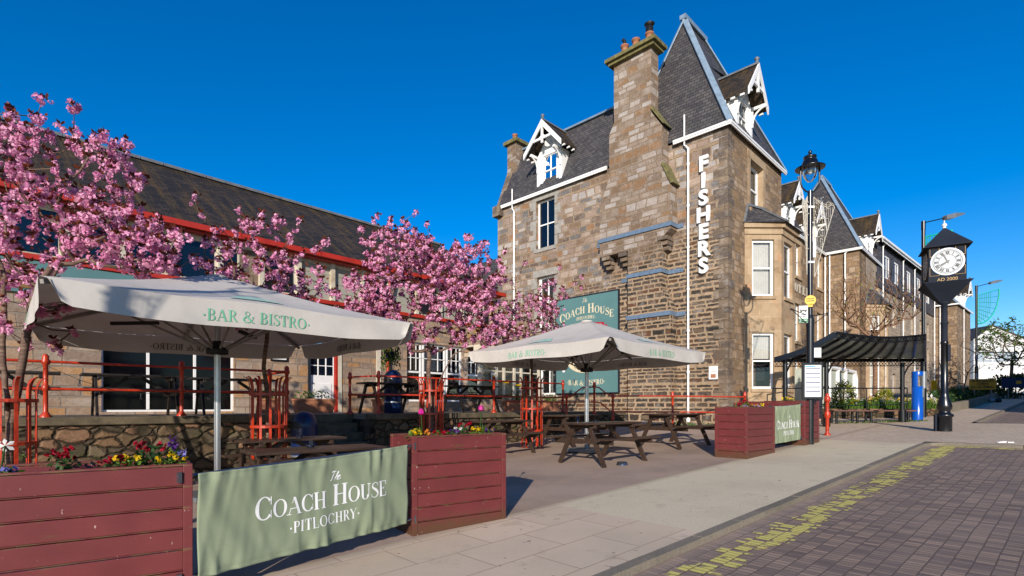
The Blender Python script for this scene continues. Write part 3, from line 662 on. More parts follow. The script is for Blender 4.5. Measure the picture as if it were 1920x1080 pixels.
# dormers with bargeboards
def dormer(root,P,ac,w_,zb,zj,half,zf,za,depth,ovh=.5,win=True,label=None,rec=.12):
    """P plane; face centred on ac, width w_, base zb, jamb top zj; bargeboard feet at half/zf, apex za"""
    a0=ac-w_/2;a1=ac+w_/2
    mb=MB()
    # cheeks and face
    wz0=zb+.28; wz1=zj-.05; wa0=ac-w_*.27; wa1=ac+w_*.27
    wall_open(mb,lambda a,z,d=0:P(a,z,d-rec),a0,a1,zb,zj,[(wa0,wa1,wz0,wz1)],rev=.12)
    mb.poly([P(a0,zj,-rec),P(a1,zj,-rec),P(ac,za-.25,-rec)])
    for a in (a0,a1): mb.quad(P(a,zb,-rec),P(a,zj,-rec),P(a,zj,-depth),P(a,zb,-depth))
    for a in (a0+.09,a1-.09): mb.boxP(P,a-.09,a+.09,zb,zj,-rec+.002,-rec+.05)
    mb.boxP(P,wa0-.1,wa1+.1,wz0-.16,wz0-.02,-rec+.002,-rec+.09)
    o=mb.build('dormer',M['white'],root)
    if label:o['label']=label
    window(o,lambda a,z,d=0:P(a,z,d-rec),wa0,wa1,wz0,wz1,rev=.08,curtain='sides',bars=1,fw=.05)
    # roof slabs
    mb=MB(); t=.1
    for sgn in (-1,1):
        f=ac+sgn*half
        mb.hexa([P(f,zf,ovh),P(ac,za,ovh),P(ac,za,-depth),P(f,zf,-depth),P(f,zf+t,ovh),P(ac,za+t,ovh),P(ac,za+t,-depth),P(f,zf+t,-depth)])
    mb.build('dormer_roof',M['slate_old'],o)
    mb=MB(); mb.bar(P(ac,za+t+.03,ovh+.05),P(ac,za+t+.03,-depth),.16,.08); mb.lathe([(.07,0),(.07,.2),(.12,.25),(.05,.32)],P(ac,za+t,ovh-.05),8); mb.build('ridge_lead',M['leadgrey'],o)
    # bargeboards, collar, brackets
    mb=MB()
    for sgn in (-1,1):
        f=ac+sgn*(half+.02)
        mb.hexa([P(f,zf-.16,ovh),P(ac,za-.2,ovh),P(ac,za-.2,ovh+.06),P(f,zf-.16,ovh+.06),P(f,zf+t+.04,ovh),P(ac,za+t+.04,ovh),P(ac,za+t+.04,ovh+.06),P(f,zf+t+.04,ovh+.06)])
        j=ac+sgn*w_*.46
        pts=[P(j,zj-.75,-rec+.08)]
        for k in range(1,7):
            a=PI/2*k/6; pts.append(P(j,zj-.75+.62*math.sin(a),-rec+.08+(ovh+rec-.02)*(1-math.cos(a))))
        mb.tube(pts,.05,6); mb.bar(P(j,zj-.08,-rec+.05),P(j,zj-.08,ovh),.1,.12)
        mb.bar(P(j,zj-.9,-rec+.06),P(j,zj-.1,-rec+.06),.1,.1)
        for k in range(3):
            mb.bar(P(f-sgn*.06,zf-.1,ovh-.25-.4*k),P(f-sgn*.06,zf-.02,ovh-.25-.4*k),.07,.18)
    zc=zf+(za-zf)*.42; hw=half*.55
    mb.bar(P(ac-hw,zc,ovh+.0),P(ac+hw,zc,ovh+.0),.08,.12); mb.bar(P(ac,zc-.25,ovh),P(ac,za,ovh),.1,.1)
    for sgn in (-1,1):
        pts=[P(ac+sgn*hw*.9,zc-.0,ovh-.01)]+[P(ac+sgn*hw*(.9-.9*math.sin(PI/2*k/5)),zc-.02-.0+.3*(1-math.cos(PI/2*k/5)),ovh-.01) for k in range(1,6)]
        mb.tube(pts,.035,6)
    mb.build('bargeboard',M['white'],o)
    return o
dormer(hotel,PA,9.74,1.75,EV+.1,15.3,1.3,15.25,16.75,1.5,label='white gabled dormer with curtains above the yard')
dormer(hotel,PF,1.95,1.8,EV+.1,15.0,1.12,14.75,16.25,1.9)
dormer(hotel,PR,10.0,1.8,12.95,14.8,1.15,14.5,16.0,1.8); dormer(hotel,PR,15.6,1.8,12.95,14.8,1.15,14.5,16.0,1.8); dormer(hotel,PR,20.6,1.8,12.95,14.8,1.15,14.5,16.0,1.8)
dormer(hotel,PF,27.0,1.9,13.0,14.9,1.2,14.6,16.2,2.2)
# canted bays
def bay(root,x0,p,wf,z_levels,zc,roofz,yf=0,mid=.5,curt=('full','half')):
    # outline of corners from left wall junction
    c=[V((x0,yf,0)),V((x0+p,yf-p,0)),V((x0+p+wf,yf-p,0)),V((x0+2*p+wf,yf,0))]
    parts=[]
    mb=MB(); fr=[]
    for i in range(3):
        a=c[i];b=c[i+1];d=(b-a);L=d.length;d.normalize();n=V((d.y,-d.x,0))
        P=(lambda a,d,n:(lambda s_,z,dd=0:tuple(a+d*s_+n*dd+V((0,0,z)))))(a,d,n)
        m_=.32 if i!=1 else .34
        holes=[(m_,L-m_,z0,z1) for z0,z1 in z_levels]
        wall_open(mb,P,0,L,0,zc,holes,rev=.16)
        for (z0,z1) in z_levels: mb.boxP(P,m_-.06,L-m_+.06,z0-.14,z0-.005,.0,.07)
        mb.boxP(P,-.03,L+.03,zc-.28,zc-.02,.0,.06); mb.boxP(P,-.09,L+.09,zc-.02,zc+.18,-.02,.16)
        fr.append((P,holes))
    o=mb.build('bay_window',M['ashlar'],root)
    for P,holes in fr:
        for k,h in enumerate(holes): window(o,P,*h,rev=.14,curtain=curt[k],bars=0,fw=.1)
    mb=MB(); e_=.3
    cc=[V((x0-.25,yf+.02,zc+.18)),V((x0+p-.14,yf-p-e_,zc+.18)),V((x0+p+wf+.14,yf-p-e_,zc+.18)),V((x0+2*p+wf+.25,yf+.02,zc+.18))]
    t=[V((x0+.25,yf+.02,roofz)),V((x0+p+.15,yf-.28,roofz)),V((x0+p+wf-.15,yf-.28,roofz)),V((x0+2*p+wf-.25,yf+.02,roofz))]
    for i in range(3): mb.poly([cc[i],cc[i+1],t[i+1],t[i]])
    mb.poly(t); mb.poly([c_+V((0,0,-.01)) for c_ in cc][::-1])
    mb.build('bay_roof',M['slate'],o)
    ld=MB()
    for i in (1,2): ld.bar(cc[i]+V((0,0,.03)),t[i]+V((0,0,.03)),.22,.06)
    for i in range(3): ld.bar(t[i]+V((0,0,.02)),t[i+1]+V((0,0,.02)),.14,.09)
    ld.bar(cc[0]+V((0.1,0,.03)),t[0]+V((0,-.03,.03)),.2,.05)
    ld.build('bay_lead',M['leadgrey'],o)
    return o
bay(hotel,1.78,1.14,1.8,[(2.33,4.78),(6.38,8.85)],9.35,10.42,curt=('full','half')[::-1])
bay(hotel,25.1,1.0,1.7,[(2.4,5.3),(6.3,8.4)],9.0,10.4)
mb=MB(); mb.boxP(PF,23.2,25.1,0,13.0,-.02,0); wall_open(mb,PF,23.2,30.5,0,13.0,[(24.0,24.9,10.2,12.3),(28.6,29.6,10.2,12.3),(28.9,29.8,2.0,4.6)],m=1,mr=2)
mb.quad((23.2,0,0),(23.2,2.3,0),(23.2,2.3,13.0),(23.2,0,13.0)); mb.quad((30.5,0,0),(30.5,7,0),(30.5,7,13),(30.5,0,13))
o=mb.build('wall',[M['front'],M['far'],M['ashlar']],hotel); o['label']='second pavilion tower wall further up the street'
for h in ((24.0,24.9,10.2,12.3),(28.6,29.6,10.2,12.3),(28.9,29.8,2.0,4.6)): window(hotel,PF,*h,curtain='full',bars=0)
# pale rendered entrance porch between the towers
mb=MB(); mb.box(14.0,20.6,-.2,2.25,0,3.9); o=mb.build('entrance_porch',mat('pale_green_render',C(198,204,190),.85,0,.05,3),hotel)
mb=MB()
for x in (14.0,15.9,17.8,20.2): mb.tube([(x,-.28,.9),(x,-.28,3.7),(x+.2,-.28,3.9)],.11,8)
mb.tube([(13.8,-.28,3.9),(20.0,-.28,3.9),(20.5,-.28,3.75),(20.7,-.28,3.4),(20.7,-.28,.9)],.12,8); mb.build('porch_pipe',M['white'],o)
mb=MB(); mb.box(18.4,19.4,-.24,-.21,2.1,2.7); mb.build('menu_board',M['white'],o)
# low rear wing with a white dormer, behind the blossoms
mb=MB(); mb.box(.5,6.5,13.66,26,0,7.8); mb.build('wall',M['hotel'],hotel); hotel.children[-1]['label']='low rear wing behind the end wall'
mb=MB(); mb.quad((.3,13.66,7.7),(.3,26,7.7),(3.2,26,11.6),(3.2,13.66,11.6)); mb.quad((3.2,13.66,11.6),(3.2,26,11.6),(6.7,26,7.7),(6.7,13.66,7.7)); mb.poly([(.3,26,7.7),(3.2,26,11.6),(6.7,26,7.7)])
mb.build('roof',M['slate'],hotel)
dormer(hotel,lambda a,z,d=0:(.6-d,a,z),17.6,1.3,8.2,9.5,.95,9.3,10.5,1.8)
# low yard pipe boxes, notice
o=MB(); o.boxP(PA,.42,.80,2.7,3.25,.0,.03); nb=o.build('notice',M['white'],None)
nb.parent=None; hotel_frame(nb); tag(nb,'small white paper notice fixed low on the hotel end wall near the corner','notice')
mb=MB(); mb.boxP(PA,.5,.72,2.76,2.92,.031,.034); mb.boxP(PA,.5,.72,3.0,3.02,.031,.034); mb.build('notice_print',M['terracotta'],nb)

# ------------------------------------------------------------------ long stone house on the terrace (left)
lh=thing('terrace_house','long low stone building on the terrace with mossy slate roof, red eaves and clerestory windows','building',(-6.2,17.5,0),math.atan2(.736,.677))
PL=lambda a,z,d=0:(a,-d,z)
mb=MB()
holesL=[(-5.85,-2.75,1.42,4.1),(-.52,.52,TZ,3.75)]
wall_open(mb,PL,-22,8.1,0,5.05,holesL+[(3.35,6.15,1.75,4.0)],rev=.16)
mb.quad((8.1,0,0),(8.1,8,0),(8.1,8,6.6),(8.1,0,6.6)); mb.poly([(8.1,0,6.6),(8.1,8,6.6),(8.1,4,9.5)])
mb.box(8.1,14,.4,8,0,5.0)
mb.build('wall',M['lhouse'],lh)
mb=MB()
mb.quad((-24,-.35,6.42),(8.25,-.35,6.42),(8.25,4,9.5),(-24,4,9.5)); mb.quad((-24,4,9.5),(8.25,4,9.5),(8.25,8.3,6.4),(-24,8.3,6.4))
mb.quad((-24,-.35,6.35),(8.25,-.35,6.35),(8.25,0,6.35),(-24,0,6.35))
mb.build('roof',M['slate_old'],lh)
mb=MB()
x=-24
while x<8.2: mb.bar((x,4,9.53),(min(8.25,x+.62),4,9.53),.22,.09); x+=.64
mb.build('ridge_tile',M['leadgrey'],lh)
mb=MB(); mb.box(-24,8.25,-.50,-.36,6.33,6.48); mb.box(-24,8.1,-.1,.0,4.93,5.05); mb.box(-24,8.1,-.34,-.08,6.28,6.32)
x=-22
while x<8: mb.box(x,x+.06,-.515,-.5,6.32,6.49); x+=2.4
mb.build('red_eaves_board',M['redtrim'],lh)
# clerestory band
posts=[-9.2,-7.75,-6.55,-5.42,-4.38,-3.15,-2.0,-.85,.3,1.45,2.6,3.75,4.9,6.05,7.2]
posts=[-13.0,-11.0]+posts
mb=MB()
for x in posts: mb.box(x-.07,x+.07,-.12,.02,5.06,6.3)
mb.box(-22,8.1,-.02,.02,6.18,6.3)
mb.build('clerestory_post',M['cream'],lh)
kinds='gwpgwgpgpggpwgpg'
for i in range(len(posts)-1):
    a,b=posts[i]+.07,posts[i+1]-.07
    k=['p','g','m','g','g','g','g','m','g','p','p','g','p','g','p','p'][i]
    if k=='g': window(lh,PL,a,b,5.06,6.18,rev=.02,fw=.04,bars=0,sash=False,pane='navy',frame='cream',name='clerestory_window')
    elif k=='p':
        mb=MB(); mb.box(a,b,-.0,.03,5.06,6.18)
        for j in range(1,4): mb.box(a,b,-.012,0,5.06+j*.28,5.075+j*.28)
        mb.build('cladding_panel',mat('grey_cladding',C(176,172,156),.8,0,.06,4) if 'grey_cladding' not in bpy.data.materials else bpy.data.materials['grey_cladding'],lh)
    else:
        mid=(a+b)/2
        window(lh,PL,a,mid-.03,5.06,6.18,rev=.02,fw=.04,bars=0,sash=False,pane='navy',frame='cream',name='clerestory_window')
        mb=MB(); mb.box(mid-.03,b,-.0,.03,5.06,6.18); mb.build('cladding_panel',M['quoin'],lh)
mb=MB(); mb.box(-22,-13.1,0,.02,5.06,6.18); mb.build('cladding_panel',M['quoin'],lh)
# long teal fascia board with gilt panels under the clerestory
mb=MB(); mb.box(-22,-4.2,-.07,-.003,4.15,4.9); fbrd=mb.build('fascia_board',M['teal'],lh)
for a in (-7.5,-11.2):
    mb=MB(); mb.box(a-.38,a+.38,-.09,-.071,4.25,4.82); mb.build('gilt_panel',mat('dull_gilt',C(150,112,62),.6,0,.3,14) if 'dull_gilt' not in bpy.data.materials else bpy.data.materials['dull_gilt'],fbrd)
# patio doors
o=window(lh,PL,-5.85,-2.75,1.42,4.1,rev=.1,bars=0,sash=False,fw=.05,pane='darkpane',name='patio_window'); 
mb=MB()
for a in (-4.85,-3.75): mb.box(a-.03,a+.03,.08,.2,1.48,4.05)
mb.build('mullion',M['white'],o)
# white part-glazed door in red frame
mb=MB(); mb.box(-.42,.42,.06,.11,TZ+.02,2.55)
for i in range(4): mb.box(-.42+.01+i*.2733-.02,-.42+.01+i*.2733+.02 if i<3 else .42,.06,.11,2.55,3.6)
for j in range(4): mb.box(-.42,.42,.065,.105,2.55+j*.33,2.55+j*.33+.03)
mb.box(-.32,.32,.045,.06,TZ+.2,TZ+.95); dr=mb.build('door',M['white'],lh,bevel=.006)
mb=MB(); mb.box(-.40,.40,.08,.09,2.56,3.6); mb.build('door_pane',M['navy'],dr)
mb=MB(); mb.box(-.36,-.33,.0,.05,2.3,2.34); mb.build('handle',M['steel'],dr)
mb=MB(); mb.box(.43,.52,-.02,.15,TZ,3.75); mb.build('red_door_frame',M['redtrim'],lh); mb=MB(); mb.box(-.52,-.43,-.02,.15,TZ,3.75); mb.box(-.52,.52,-.02,.15,3.66,3.75); mb.build('shade_coloured_door_frame',M['clockgrey'],lh)  # left side and head of the red frame in blue-grey: shade painted as colour
mb=MB(); mb.box(.53,.66,-.03,-.002,TZ,3.9); mb.build('pilaster',M['cream'],lh); mb=MB(); mb.box(2.02,2.2,-.04,-.002,TZ,3.9); mb.build('pilaster',M['cream'],lh)
mb=MB(); mb.tube([(2.42,-.12,TZ),(2.42,-.12,4.9),(2.42,-.3,6.2)],.055,10); mb.box(2.36,2.48,-.06,0,2.6,2.7); mb.build('drainpipe',M['red'],lh); lh.children[-1]['label']='red drainpipe beside the door'
# triple white multi-pane sash
for k,(a,b) in enumerate(((3.35,4.1),(4.16,5.3),(5.36,6.15))):
    o=window(lh,PL,a,b,1.75,4.0,rev=.12,bars=0,curtain='half' if k==1 else 'none',fw=.07)
    mb=MB(); n=3
    for i in range(1,n): mb.box(a+(b-a)*i/n-.012,a+(b-a)*i/n+.012,.1,.13,2.95,3.95)
    mb.box(a,b,.1,.13,3.4,3.43); mb.build('glazing_bars',M['white'],o)
# cream glazed porch
mb=MB()
for a in (6.3,7.25,7.7,8.35,8.8,9.5,10.0): mb.box(a-.06,a+.06,-.9,-.78,TZ,3.75)
mb.box(6.24,10.06,-.9,-.78,3.6,3.75); mb.box(6.24,10.06,-.88,-.8,3.0,3.06); mb.box(6.2,10.1,-1.05,-.6,3.75,4.0); mb.box(6.24,10.06,-.9,0,4.0,4.06)
mb.box(6.24,6.36,-.78,0,3.6,3.75)
pc=mb.build('glazed_porch',M['cream'],lh)
mb=MB(); mb.box(6.3,8.3,-.98,-.76,TZ,1.95); mb.box(8.85,10.0,-.98,-.76,TZ,1.95); mb.build('porch_plinth',M['lhouse'],pc)
mb=MB(); mb.quad((6.3,-.84,1.95),(10.0,-.84,1.95),(10.0,-.84,3.6),(6.3,-.84,3.6)); mb.quad((6.3,-.84,1.95),(6.3,0,1.95),(6.3,0,3.6),(6.3,-.84,3.6)); mb.build('porch_glass',M['glass'],pc)
mb=MB(); mb.box(6.9,7.1,-.93,-.91,2.55,2.95); mb.build('safety_notice',M['white'],pc)
mb=MB(); mb.box(6.93,7.07,-.945,-.931,2.6,2.85); mb.box(7.55,7.95,-.93,-.905,2.55,2.62); mb.box(8.4,8.75,-.93,-.905,2.45,2.52); mb.build('yellow_sticker',M['p_yellow'],pc)
# ------------------------------------------------------------------ lettering
class Pen:
    """high-contrast serif capitals drawn as thick and thin strokes"""
    T=.155;t=.045
    def __init__(s): s.q=[]
    def line(s,x0,y0,x1,y1,w):
        dx,dy=x1-x0,y1-y0;L=math.hypot(dx,dy)
        if abs(dy)>abs(dx)*.3: nx,ny=w/2,0
        else: nx,ny=0,w/2
        s.q.append([(x0-nx,y0-ny),(x1-nx,y1-ny),(x1+nx,y1+ny),(x0+nx,y0+ny)])
    def arc(s,cx,cy,rx,ry,a0,a1,n=22,T=None):
        T=T or s.T; p=[]
        for i in range(n+1):
            a=R(a0+(a1-a0)*i/n); w=s.t+(T-s.t)*abs(math.cos(a))**1.6
            c,si=math.cos(a),math.sin(a)
            p.append(((cx+c*(rx-w/2)-c*w/2,cy+si*(ry-w/2)-si*w/2),(cx+c*(rx-w/2)+c*w/2,cy+si*(ry-w/2)+si*w/2)))
        for i in range(n): s.q.append([p[i][0],p[i+1][0],p[i+1][1],p[i][1]])
    def path(s,pts,ws):
        for i in range(len(pts)-1):
            (x0,y0),(x1,y1)=pts[i],pts[i+1]; dx,dy=x1-x0,y1-y0;L=math.hypot(dx,dy) or 1; nx,ny=-dy/L,dx/L
            w0,w1=ws[i]/2,ws[i+1]/2
            s.q.append([(x0-nx*w0,y0-ny*w0),(x1-nx*w1,y1-ny*w1),(x1+nx*w1,y1+ny*w1),(x0+nx*w0,y0+ny*w0)])
    def serif(s,x,y,h=.13): s.line(x-h,y,x+h,y,s.t)
def smooth_path(pts,n=5):
    o=[]
    P=[pts[0]]+list(pts)+[pts[-1]]
    for i in range(1,len(P)-2):
        for k in range(n):
            t=k/n; a,b,c,d=P[i-1],P[i],P[i+1],P[i+2]
            o.append(tuple(.5*((2*b[j])+(-a[j]+c[j])*t+(2*a[j]-5*b[j]+4*c[j]-d[j])*t*t+(-a[j]+3*b[j]-3*c[j]+d[j])*t**3) for j in (0,1)))
    o.append(pts[-1]); return o
def glyph(ch):
    p=Pen();T,t=p.T,p.t;b=t/2;u=1-t/2
    if ch in 'CG': p.arc(.42,.5,.4,.5,42,318); p.line(.72,.62,.72,.97,t); p.line(.72,.38,.72,.05,t*.8); w=.8
    elif ch=='O': p.arc(.43,.5,.41,.5,0,360,28); w=.88
    elif ch=='A': p.line(.08,0,.38,1,t);p.line(.40,.97,.70,0,T);p.line(.19,.35,.58,.35,t);p.serif(.08,b);p.serif(.70,b,.15);w=.84
    elif ch=='H':
        for x in (.17,.65): p.line(x,0,x,1,T);p.serif(x,b,.15);p.serif(x,u,.15)
        p.line(.2,.52,.6,.52,t); w=.84
    elif ch=='U': p.line(.17,.3,.17,1,T);p.line(.66,.3,.66,1,t);p.arc(.385,.3,.295,.3,180,360,14);p.serif(.17,u,.15);p.serif(.66,u,.12);w=.82
    elif ch=='S': 
        pts=smooth_path([(.55,.80),(.46,.94),(.3,.975),(.14,.88),(.12,.7),(.3,.56),(.48,.43),(.56,.25),(.46,.07),(.28,.025),(.1,.12),(.06,.26)]); n=len(pts)
        p.path(pts,[t+(T-t)*math.exp(-((i/n-.5)/.17)**2) for i in range(n)]); p.line(.555,.7,.555,.97,t*.8);p.line(.06,.03,.06,.3,t*.8); w=.64
    elif ch=='E': p.line(.17,0,.17,1,T);p.line(.04,u,.6,u,t);p.line(.04,b,.62,b,t);p.line(.2,.52,.45,.52,t);p.line(.6,.76,.6,1,t);p.line(.62,0,.62,.26,t);p.line(.45,.42,.45,.62,t);w=.7
    elif ch=='F': p.line(.17,0,.17,1,T);p.line(.04,u,.6,u,t);p.serif(.17,b,.16);p.line(.2,.52,.45,.52,t);p.line(.6,.76,.6,1,t);p.line(.45,.42,.45,.62,t);w=.66
    elif ch=='L': p.line(.17,0,.17,1,T);p.serif(.17,u,.15);p.line(.04,b,.6,b,t);p.line(.6,0,.6,.28,t);w=.66
    elif ch=='I': p.line(.17,0,.17,1,T);p.serif(.17,b,.15);p.serif(.17,u,.15);w=.38
    elif ch=='T': p.line(.34,0,.34,1,T);p.serif(.34,b,.15);p.line(.03,u,.65,u,t);p.line(.04,.74,.04,1,t);p.line(.64,.74,.64,1,t);w=.7
    elif ch in 'PRB':
        p.line(.17,0,.17,1,T);p.serif(.17,b,.15);p.line(.02,u,.36,u,t);p.line(.2,.5,.36,.5,t);p.arc(.34,.74,.27,.26,-90,90,12)
        w=.66
        if ch=='R': p.line(.38,.5,.64,.02,T*.9);p.line(.6,b,.76,b,t);w=.74
        if ch=='B': p.line(.05,b,.36,b,t);p.arc(.36,.26,.3,.26,-90,90,12);w=.72
    elif ch=='D': p.line(.17,0,.17,1,T);p.line(.02,u,.36,u,t);p.line(.02,b,.36,b,t);p.arc(.34,.5,.42,.5,-90,90,18);w=.82
    elif ch=='Y': p.line(.08,1,.36,.48,T*.95);p.line(.64,1,.38,.48,t);p.line(.37,0,.37,.5,T);p.serif(.37,b,.14);p.serif(.1,u,.13);p.serif(.64,u,.1);w=.74
    elif ch=='N': p.line(.1,0,.1,1,t);p.line(.1,1,.62,0,T);p.line(.64,0,.64,1,t);p.serif(.1,b,.1);p.serif(.64,u,.1);w=.76
    elif ch=='&':
        pts=smooth_path([(.86,.52),(.78,.26),(.6,.07),(.35,.02),(.13,.12),(.08,.3),(.2,.47),(.42,.58),(.56,.72),(.54,.9),(.38,.98),(.24,.9),(.24,.72),(.4,.5),(.62,.24),(.8,.05),(.95,.02)]); n=len(pts)
        p.path(pts,[t+(T-t)*(math.exp(-((i/n-.3)/.1)**2)+math.exp(-((i/n-.85)/.1)**2)*.9) for i in range(n)]); p.line(.74,.52,.94,.52,t); w=1.0
    elif ch=='.': p.path([(.06,.44),(.2,.44)],[.15,.15]);w=.32
    else: w=.34
    return p.q,w
def lettering(mb,P,text,x,z,h,d=.004,sp=1.05,center=True,m=0,mirror=False,slope=None,small=.78,curve=None,th=0):
    """text in serif capitals on plane P(a,z,d); lower case letters give small capitals"""
    ws=[];
    for ch in text:
        k=1 if (ch.isupper() or not ch.isalpha()) else small
        if ch==' ': ws.append((None,.36,k));continue
        q,w=glyph(ch.upper()); ws.append((q,w*k,k))
    tot=sum(w for _,w,_ in ws)*h*sp; a=x-tot/2 if center else x; n=0
    for q,w,k in ws:
        if q:
            for poly in q:
                n+=1; pp=[]
                for (gx,gy) in poly:
                    aa=a+gx*k*h; zz=z+gy*k*h
                    if curve: zz+=curve(a+w*h/2)
                    pp.append(P((2*x-aa) if mirror else aa,zz,d+n*1.2e-5))
                mb.poly(pp,m)
        a+=w*h*sp
def script_word(mb,P,x,z,h,word,d=.004,w=.07):
    """loose slanted brush script"""
    L={'T':[[(0,.9),(.25,1),(.6,.98)],[(.4,1),(.28,.5),(.15,.02),(.02,.1)]],'h':[[(.1,0),(.3,.8),(.4,.95),(.35,.7),(.15,.2),(.3,.45),(.42,.4),(.38,.1),(.5,.08)]],'e':[[(.05,.25),(.3,.4),(.25,.52),(.08,.35),(.1,.08),(.3,.06),(.45,.2)]],
       'G':[[(.6,.8),(.4,.97),(.1,.6),(.1,.15),(.35,.03),(.5,.4),(.35,.4),(.6,.42),(.5,0),(.25,-.3)]],'l':[[(.05,.15),(.35,.9),(.25,.95),(.12,.3),(.15,.03),(.3,.12)]],'a':[[(.35,.45),(.12,.4),(.08,.08),(.3,.15),(.38,.48),(.32,.05),(.48,.12)]],
       's':[[(.05,.1),(.28,.48),(.3,.2),(.15,.02),(.4,.12)]],'B':[[(.2,.9),(.1,.0)],[(.1,.85),(.5,.95),(.5,.65),(.2,.5),(.5,.4),(.4,.05),(.05,.02)]],'o':[[(.25,.48),(.07,.3),(.12,.04),(.32,.15),(.28,.48),(.5,.4)]],'t':[[(.35,.85),(.12,.1),(.3,.06)],[(.1,.6),(.42,.65)]],
       'K':[[(.25,.95),(.05,.0)],[(.6,.95),(.15,.45),(.55,.0),(.7,.1)]],'p':[[(.2,.48),(-.05,-.4)],[(.15,.4),(.38,.48),(.35,.12),(.1,.06)]],'r':[[(.08,.02),(.2,.45),(.22,.35),(.4,.48)]]}
    adv={'T':.5,'h':.42,'e':.38,'G':.62,'l':.28,'a':.44,'s':.36,'B':.56,'o':.42,'t':.34,'K':.62,'p':.44,'r':.36,' ':.3}
    n=0
    for ch in word:
        for st_ in L.get(ch,[]):
            pts=smooth_path([(px+.25*py,py) for px,py in st_],4); k=len(pts)
            pen=Pen(); pen.path(pts,[w*(.5+1.0*abs(math.sin(i*1.3/ max(1,k)*3.1))) for i in range(k)])
            for poly in pen.q: n+=1; mb.poly([P(x+gx*h,z+gy*h,d+n*1e-5) for gx,gy in poly])
        x+=adv.get(ch,.4)*h
def font_mesh(text,size,extrude=0,offset=0):
    c=bpy.data.curves.new('t','FONT'); c.body=text; c.size=size; c.extrude=extrude; c.offset=offset; c.align_x='CENTER'; c.align_y='CENTER'
    o=bpy.data.objects.new('t',c); dg=bpy.context.evaluated_depsgraph_get(); col.objects.link(o); dg.update()
    me=bpy.data.meshes.new_from_object(o.evaluated_get(dg)); bpy.data.objects.remove(o); bpy.data.curves.remove(c)
    return me
def font_obj(name,text,size,m,parent,Mx,extrude=0.002,offset=0):
    me=font_mesh(text,size,extrude,offset); me.transform(Mx); me.materials.clear(); me.materials.append(m)
    o=bpy.data.objects.new(name,me); col.objects.link(o); o.parent=parent; return o
def face_mat(origin,a,n):
    """text plane: x along a, y up, z along outward normal n"""
    a=V(a).normalized();n=V(n).normalized();z=V((0,0,1))
    return Matrix.Translation(V(origin))@Matrix(((a.x,z.x,n.x,0),(a.y,z.y,n.y,0),(a.z,z.z,n.z,0),(0,0,0,1)))
# white upright letters on the end wall
HL=V((hx,hy,0)); HR=math.atan2(.714,.70)
fs=thing('hotel_name_letters','thick white capital letters reading FISHERS stacked down the hotel end wall','sign',HL,HR); hotel_frame(fs)
for i,ch in enumerate('FISHERS'):
    z=11.83-i*.7215
    # heavy block capitals
    me=font_mesh(ch,.86,.05,.034); me.transform(face_mat((-.10,1.0,z),(0,-1,0),(-1,0,0))); me.materials.clear(); me.materials.append(M['white'])
    o=bpy.data.objects.new('letter',me); col.objects.link(o); o.parent=fs
hs_=thing('hotel_word_letters','white serif capitals reading HOTEL on the recessed street front of the hotel','sign',HL,HR); hotel_frame(hs_)
for i,ch in enumerate('HOTEL'):
    mb=MB(); q,wd=glyph(ch); Pen.T=.24
    q,wd=glyph(ch); Pen.T=.155
    for poly in q: mb.prismP(lambda a,z,d=0:PR(15.3+i*.85+a*.74,9.15+z*.62,d),poly,.03,.07)
    mb.build('letter',M['wire'],hs_)
# the big teal board
sb=thing('wall_signboard','large teal painted board with cream lettering and red ribbon on the hotel end wall','sign',HL,HR); hotel_frame(sb)
mb=MB(); mb.boxP(PA,5.25,9.1,2.25,7.15,.02,.09); mb.build('board',M['teal'],sb)
mb=MB(); mb.boxP(PA,5.2,5.25,2.2,7.2,.02,.12); mb.boxP(PA,9.1,9.15,2.2,7.2,.02,.12); mb.boxP(PA,5.25,9.1,2.2,2.25,.02,.12); mb.boxP(PA,5.25,9.1,7.15,7.2,.02,.12); mb.build('frame',M['clockgrey'],sb)
PAr=lambda a,z,d=0:PA(14.35-a,z,d+.09)
mb=MB(); c_=7.175
Pen.T=.2;Pen.t=.06
lettering(mb,PAr,'Coach House',c_,6.06,.46,curve=lambda a:-.34*((a-c_)/1.5)**2+.22)
mb.build('lettering',M['signcream'],sb); mb=MB(); lettering(mb,PAr,'.PITLOCHRY.',c_,5.86,.17,curve=lambda a:-.3*((a-c_)/1.5)**2+.12)
mb.build('lettering',M['signcream'],sb); mb=MB(); script_word(mb,PAr,c_-.22,6.82,.22,'The'); mb.build('lettering',M['signcream'],sb); mb=MB()
lettering(mb,PAr,'.BAR & BISTRO.',c_,2.62,.26,curve=lambda a:.1*((a-c_)/1.5)**2)
mb.build('lettering',M['signcream'],sb)
mb=MB(); n=14
for i in range(n):
    def rz(a,o_): return 5.40-.10*((a-c_)/1.5)**2+o_
    a0=c_-1.3+2.6*i/n;a1=c_-1.3+2.6*(i+1)/n
    for (lo,hi) in (((.0,.36),) if .9<i+.5<13.1 else ((-.06,.24),)): mb.quad(PAr(a0,rz(a0,lo),.003),PAr(a1,rz(a1,lo),.003),PAr(a1,rz(a1,hi),.003),PAr(a0,rz(a0,hi),.003))
mb.build('red_ribbon',M['signred'],sb)
mb=MB(); lettering(mb,PAr,'FOOD',c_+.62,5.42,.24,d=.006,curve=lambda a:-.12*((a-c_)/1.5)**2+.03); mb.build('ribbon_lettering',M['signcream'],sb)
mb=MB(); pts=[]
for k in range(28):
    a=2*PI*k/28; pts.append(PAr(c_+1.25*math.cos(a),4.0+.75*math.sin(a),.003))
mb.poly(pts); 
mb.build('cream_oval',M['signcream'],sb)
for sx_ in (-1.42,1.42):
    mb=MB(); pts=[]
    for k in range(20): a=2*PI*k/20; pts.append(PAr(c_+sx_+.16*math.cos(a),3.75+.42*math.sin(a),.002))
    mb.poly(pts); mb.build('white_oval',M['white'],sb)
